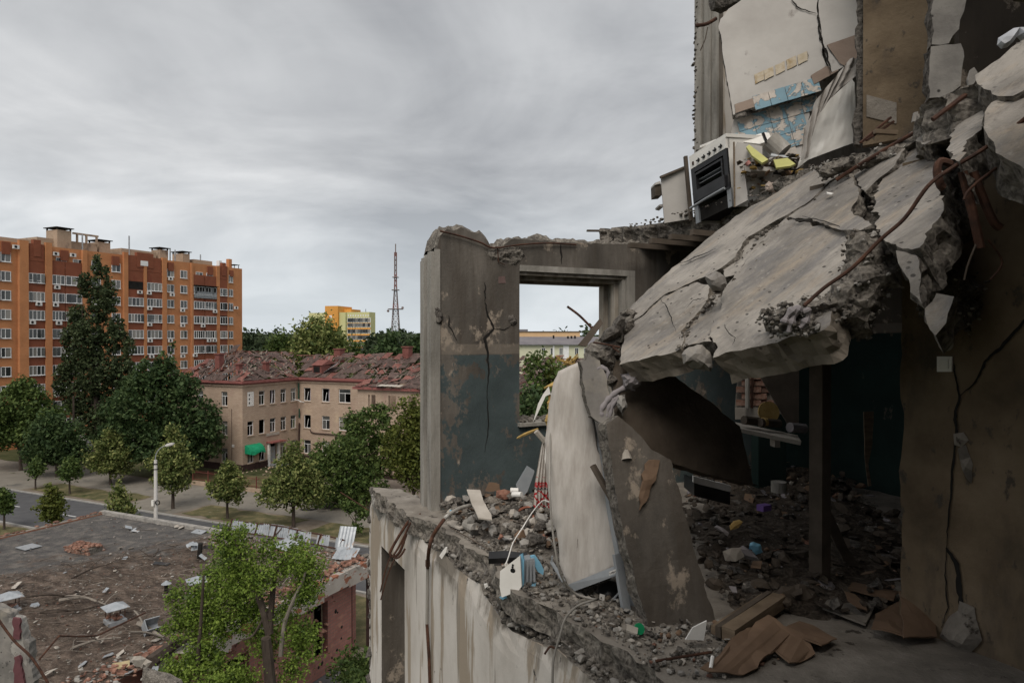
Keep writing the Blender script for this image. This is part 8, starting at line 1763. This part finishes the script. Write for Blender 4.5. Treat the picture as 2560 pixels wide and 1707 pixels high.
solo('upper_dark_wall', slab([W(2395, -200, 5.2), W(2900, -200, 4.6), W(2900, 330, 4.6), W(2395, 330, 5.2)], Vector((-.3, -1, 0)), .1, .4, 0, 1, 0, 0)[:2], m_teal, 'dark teal wall of the shaded room at the top right', 'wall')
solo('unseen_shade_ceiling', ([Vector(p) for p in ((3.3, 7.6, ZU + 2.55), (2.85, 5.2, ZU + 2.5), (2.6, 1.2, ZU + 2.45), (9, 1, ZU + 2.45), (9, 10, ZU + 2.55), (3.2, 8.6, ZU + 2.55))] + [Vector(p) for p in ((3.3, 7.6, ZU + 2.75), (2.85, 5.2, ZU + 2.75), (2.6, 1.2, ZU + 2.75), (9, 1, ZU + 2.75), (9, 10, ZU + 2.75), (3.2, 8.6, ZU + 2.75))], [(0, 1, 2, 3, 4, 5), (11, 10, 9, 8, 7, 6)] + [(i, i + 6, (i + 1) % 6 + 6, (i + 1) % 6) for i in range(6)]), m_conc, 'unseen ceiling slab added above the frame to darken the rooms below', 'ceiling')  # unseen slab, added to keep sky light out of the upper rooms
solo('upper_end_wall', ([Vector(p) for p in ((2.9, 1.3, ZU), (9, 1.3, ZU), (9, 1.3, ZU + 2.45), (2.9, 1.3, ZU + 2.45), (2.9, 1.15, ZU), (9, 1.15, ZU), (9, 1.15, ZU + 2.45), (2.9, 1.15, ZU + 2.45))], [(0, 1, 2, 3), (7, 6, 5, 4), (0, 4, 5, 1), (3, 2, 6, 7), (0, 3, 7, 4), (1, 5, 6, 2)]), m_wallp, 'end wall of the shaded rooms above, right of the frame', 'wall')
thing_lump('plastic_bag', [(2490, 115), (2512, 88), (2532, 72), (2590, 66), (2590, 100), (2540, 95), (2515, 118), (2498, 126)], 2.7, .04, M('clear_plastic', [(.28, .29, .31), (.42, .43, .45)], 8, 6, .3, .3), 'crumpled translucent plastic bag on the rubble at the top right', 'bag', rough=.04, grid=.02, seed=121, facet=.04)
for i, (P, lb) in enumerate((([(2418, 200), (2425, 175), (2434, 170), (2444, 195), (2432, 212), (2420, 215)], 'pale plaster flake standing on the rubble right of the pink column'), ([(2280, 305), (2284, 282), (2294, 280), (2295, 302)], 'small white shard on the floor edge below the pink column'))): solo('plaster_shard', slab([W(a, b, 4.0) for a, b in P], Vector((-.2, -1, 0)), .02, .03, .01, 1, .005, 0)[:2], m_conc2, lb, 'plaster')
for a, b, c_, d in ((2150, 358, 2225, 295), (2165, 352, 2232, 305)): solo('lath', beam(W(a, b, 4.9), W(c_, d, 5.0), .02, .015), m_rust, 'thin rusty lath leaning left of the upper doorway' if a == 2150 else 'second thin lath beside the first one', 'lath')
solo('floor_batten', beam(W(2185, 330, 4.9), W(2240, 333, 4.9), .04, .03), m_wood, 'short wooden batten on the floor above', 'batten')
# ---- cooker
ck = thing('gas_cooker', 'tilted white gas cooker with black open oven and missing knobs', 'cooker', tuple(W(1780, 545, 6.3)))
c00, c10, c01, c11 = W(1742, 560, 6.45), W(1832, 516, 6.0), W(1727, 385, 6.45), W(1818, 350, 6.0)   # bottom-left, bottom-right, top-left, top-right of the front
cx_ = (c10 - c00); cy_ = ((c01 - c00) + (c11 - c10)) / 2; cn = cx_.cross(cy_).normalized(); cn = cn if cn.y < 0 else -cn
dep = -cn * .5
def CK(u, v_, d=0.): return c00 + cx_ * u + cy_ * v_ + cn * d
def ckbox(u0, u1, v0, v1, d0, d1): return [CK(u, v_, d) for u in (u0, u1) for v_ in (v0, v1) for d in (d0, d1)], box(0, 1, 0, 1, 0, 1)[1]
part('side_panel', join(ckbox(0, .03, 0, .97, -.5, -.001), ckbox(.97, 1, 0, .97, -.5, -.001)), m_enamel, ck); part('back_panel', ckbox(.03, .97, 0, .97, -.5, -.48), m_enamel, ck)
part('hob', ckbox(-.02, 1.02, .97, 1.02, -.52, .02), m_enamel, ck); part('control_panel', ckbox(0, 1, .82, .968, -.02, .025), m_enamel, ck)
for i in range(5):
    u = .26 + i * .155; part('knob_stub', join(ckbox(u - .035, u + .035, .872, .892, .026, .034), ckbox(u - .010, u + .010, .855, .915, .026, .032), ckbox(u - .022, u + .022, .866, .884, .034, .05)), m_black, ck)
part('switch', ckbox(.08, .12, .86, .91, .026, .032), m_rust, ck)
part('oven_frame', join(ckbox(.0, 1, .75, .815, 0, .02), ckbox(0, .1, .26, .75, 0, .02), ckbox(.9, 1, .26, .75, 0, .02), ckbox(.1, .9, .26, .36, 0, .02)), m_black, ck)
part('oven_liner', join(ckbox(.12, .15, .34, .72, -.4, .03), ckbox(.85, .88, .34, .72, -.4, .03), ckbox(.15, .85, .69, .72, -.4, .03), ckbox(.15, .85, .34, .36, -.4, .03)), m_black, ck); part('oven_cavity', ckbox(.15, .85, .36, .69, -.42, -.38), m_dark, ck)
part('oven_rack', join(*[ckbox(.16, .84, v_, v_ + .006, -.3, .0) for v_ in (.56, .62)]), m_grey, ck)
part('oven_door', ckbox(.06, .94, .3, .46, .03, .045), m_black, ck); part('door_handle', tube([CK(.02, .23, .07), CK(.5, .245, .08), CK(.98, .26, .07)], .012, 8), m_grey, ck)
part('drawer_void', ckbox(.1, .9, .02, .2, -.3, -.01), m_dark, ck); part('skirting', ckbox(0, .1, 0, .26, -.01, .01), m_grey, ck); part('skirting', ckbox(.9, 1, 0, .26, -.01, .01), m_grey, ck)
solo('cooker_lid', beam(W(1752, 368, 6.5), W(1792, 352, 6.3), .03, .02), m_enamel, 'pale rod lying on the cooker top', 'rod'); solo('burnt_burner', chunk(tuple(CK(.45, 1.04, -.05)), .035, rnd), m_rust, 'rusty burner remains on the cooker hob', 'burner')
# cabinet hanging left of the cooker
cb2 = thing('white_cabinet', 'pale kitchen cabinet hanging out over the slab edge beside the cooker', 'cabinet', tuple(W(1690, 555, 6.75)))
def prism_px(px, D, n, th): return slab([W(a, b, D) for a, b in px], n, th, .2, 0, 1, 0, 0)[:2]
part('side_panel', prism_px([(1652, 446), (1714, 420), (1722, 548), (1661, 558)], 6.75, Vector((-.1, -1, 0)), .03), m_kw, cb2)
part('top_rail', beam(W(1650, 444, 6.72), W(1716, 417, 6.72), .04, .02), m_woodd, cb2); part('corner_board', beam(W(1713, 392, 6.6), W(1728, 552, 6.6), .05, .03), m_woodd, cb2)
part('drawer_front', prism_px([(1637, 463), (1655, 460), (1655, 488), (1638, 490)], 6.85, Vector((0, -1, 0)), .2), m_woodd, cb2); part('drawer_edge', prism_px([(1637, 458), (1650, 453), (1652, 459), (1637, 463)], 6.83, Vector((0, -1, 0)), .2), m_kw, cb2); part('shelf_stub', prism_px([(1648, 512), (1658, 510), (1658, 518), (1649, 516)], 6.85, Vector((0, -1, 0)), .2), m_kw, cb2)
cb3 = thing('opened_cabinet', 'burst kitchen cabinet right of the cooker full of rubbish', 'cabinet', tuple(W(1860, 500, 5.9)))
part('side_panel', prism_px([(1832, 380), (1842, 356), (1905, 366), (1905, 410), (1880, 405), (1858, 412), (1870, 500), (1836, 518)], 5.9, Vector((-.5, -1, 0)), .02), m_kw, cb3)
part('edge_strip', beam(W(1834, 356, 5.86), W(1836, 518, 5.86), .012, .012), m_wood, cb3); part('inner_panel', prism_px([(1905, 440), (1935, 436), (1975, 442), (1975, 470), (1925, 490), (1905, 480)], 6.1, Vector((0, -1, 0)), .02), m_kw, cb3); part('dark_back', prism_px([(1842, 410), (2000, 412), (1990, 470), (1860, 520)], 6.25, Vector((0, -1, 0)), .02), m_hole, cb3)
part('shelf', prism_px([(1861, 418), (1932, 418), (1940, 425), (1935, 428), (1862, 428)], 5.85, Vector((0, -1, 0)), .3), m_kw, cb3)
for i, (P, D, lb) in enumerate((([(1865, 368), (1872, 362), (1905, 388), (1920, 400), (1905, 408), (1880, 390)], 5.8, 'yellow drawer front sticking up from the burst cabinet'), ([(1933, 400), (1968, 395), (1988, 410), (1975, 415), (1940, 420)], 5.75, 'yellow cupboard door lying flat on the rubbish'))): solo('yellow_door', prism_px(P, D, Vector((-.2, -.7, .7)), .02), m_yel, lb, 'cupboard door')
solo('white_tray', prism_px([(1850, 350), (1910, 332), (1922, 334), (1928, 350), (1900, 360), (1858, 356)], 6.1, Vector((0, -.7, .7)), .05), m_enamel, 'white tray tipped up behind the cooker', 'tray'); solo('black_strap', beam(W(1906, 333, 6.0), W(1916, 358, 6.0), .02, .02), m_black, 'black strap across the white tray', 'strap')
solo('white_canister', tube([W(1925, 352, 6.05), W(1958, 382, 6.0)], .085, 16), m_jamb, 'pale battered canister lying on the kitchen rubbish', 'canister'); solo('grey_bottle', tube([W(1926, 392, 6.0), W(1970, 396, 5.95)], [.03, .022], 10), m_grey, 'grey bottle lying below the canister', 'bottle')
thing_lump('hair_tuft', [(1912, 462), (1922, 452), (1936, 456), (1938, 475), (1928, 488), (1914, 480)], 5.7, .04, M('fluffy_wadding', [(.30, .24, .2), (.44, .37, .33)], 20, 8, .95, .9, 60, .02), 'round tuft of pale wadding at the slab edge', 'wadding', rough=.03, grid=.02, seed=131)
thing_lump('brown_wrapping', [(1932, 470), (1955, 460), (1975, 458), (1985, 466), (1960, 474), (1936, 482)], 5.6, .02, m_card, 'crumpled brown wrapping paper beside the wadding', 'paper', rough=.02, grid=.02, seed=132)
V, Fc, mi = [], [], []
for i in range(330):
    a = rnd.uniform(1845, 2000); b = rnd.uniform(396, 420) if rnd.random() < .6 else rnd.uniform(420, 500) - (a - 1845) * .25; g_ = flake(tuple(W(a, b, rnd.uniform(5.75, 6.2))), rnd.uniform(.015, .06), rnd, .006) if rnd.random() < .6 else chunk(tuple(W(a, b, rnd.uniform(5.8, 6.2))), rnd.uniform(.012, .04), rnd)
    o = len(V); V += g_[0]; Fc += [tuple(i + o for i in f) for f in g_[1]]; mi += [rnd.randrange(6)] * len(g_[1])
tag(solo('kitchen_rubbish', (V, Fc), [m_woodd, m_card, m_paper, m_foam, m_brkd, m_kw], 'heap of splintered kitchen rubbish right of the cooker', 'rubbish', mi=mi), kind='stuff')
solo('red_tin', tube([W(1866, 405, 5.75), W(1872, 412, 5.75)], .022, 10), M('red_tin', [(.35, .10, .09), (.5, .3, .27)], 9), 'small red and white tin on the cabinet shelf', 'tin')
solo('white_scrap', flake(tuple(Q(2073, 486, .05)), .04, rnd, .006), m_white, 'bright white scrap caught in the upper crack of the slab', 'scrap')

solo('rear_wall', ([Vector(p) for p in ((-1.8, -2.9, 8), (9, -4.4, 8), (9, -4.4, ZU + 2.4), (-1.8, -2.9, ZU + 2.4), (-1.8, -3.1, 8), (9, -4.6, 8), (9, -4.6, ZU + 2.4), (-1.8, -3.1, ZU + 2.4))], [(0, 1, 2, 3), (7, 6, 5, 4), (0, 4, 5, 1), (3, 2, 6, 7), (0, 3, 7, 4), (1, 5, 6, 2)]), m_wallp, 'stained wall of the flat behind the photographer, out of the picture', 'wall')
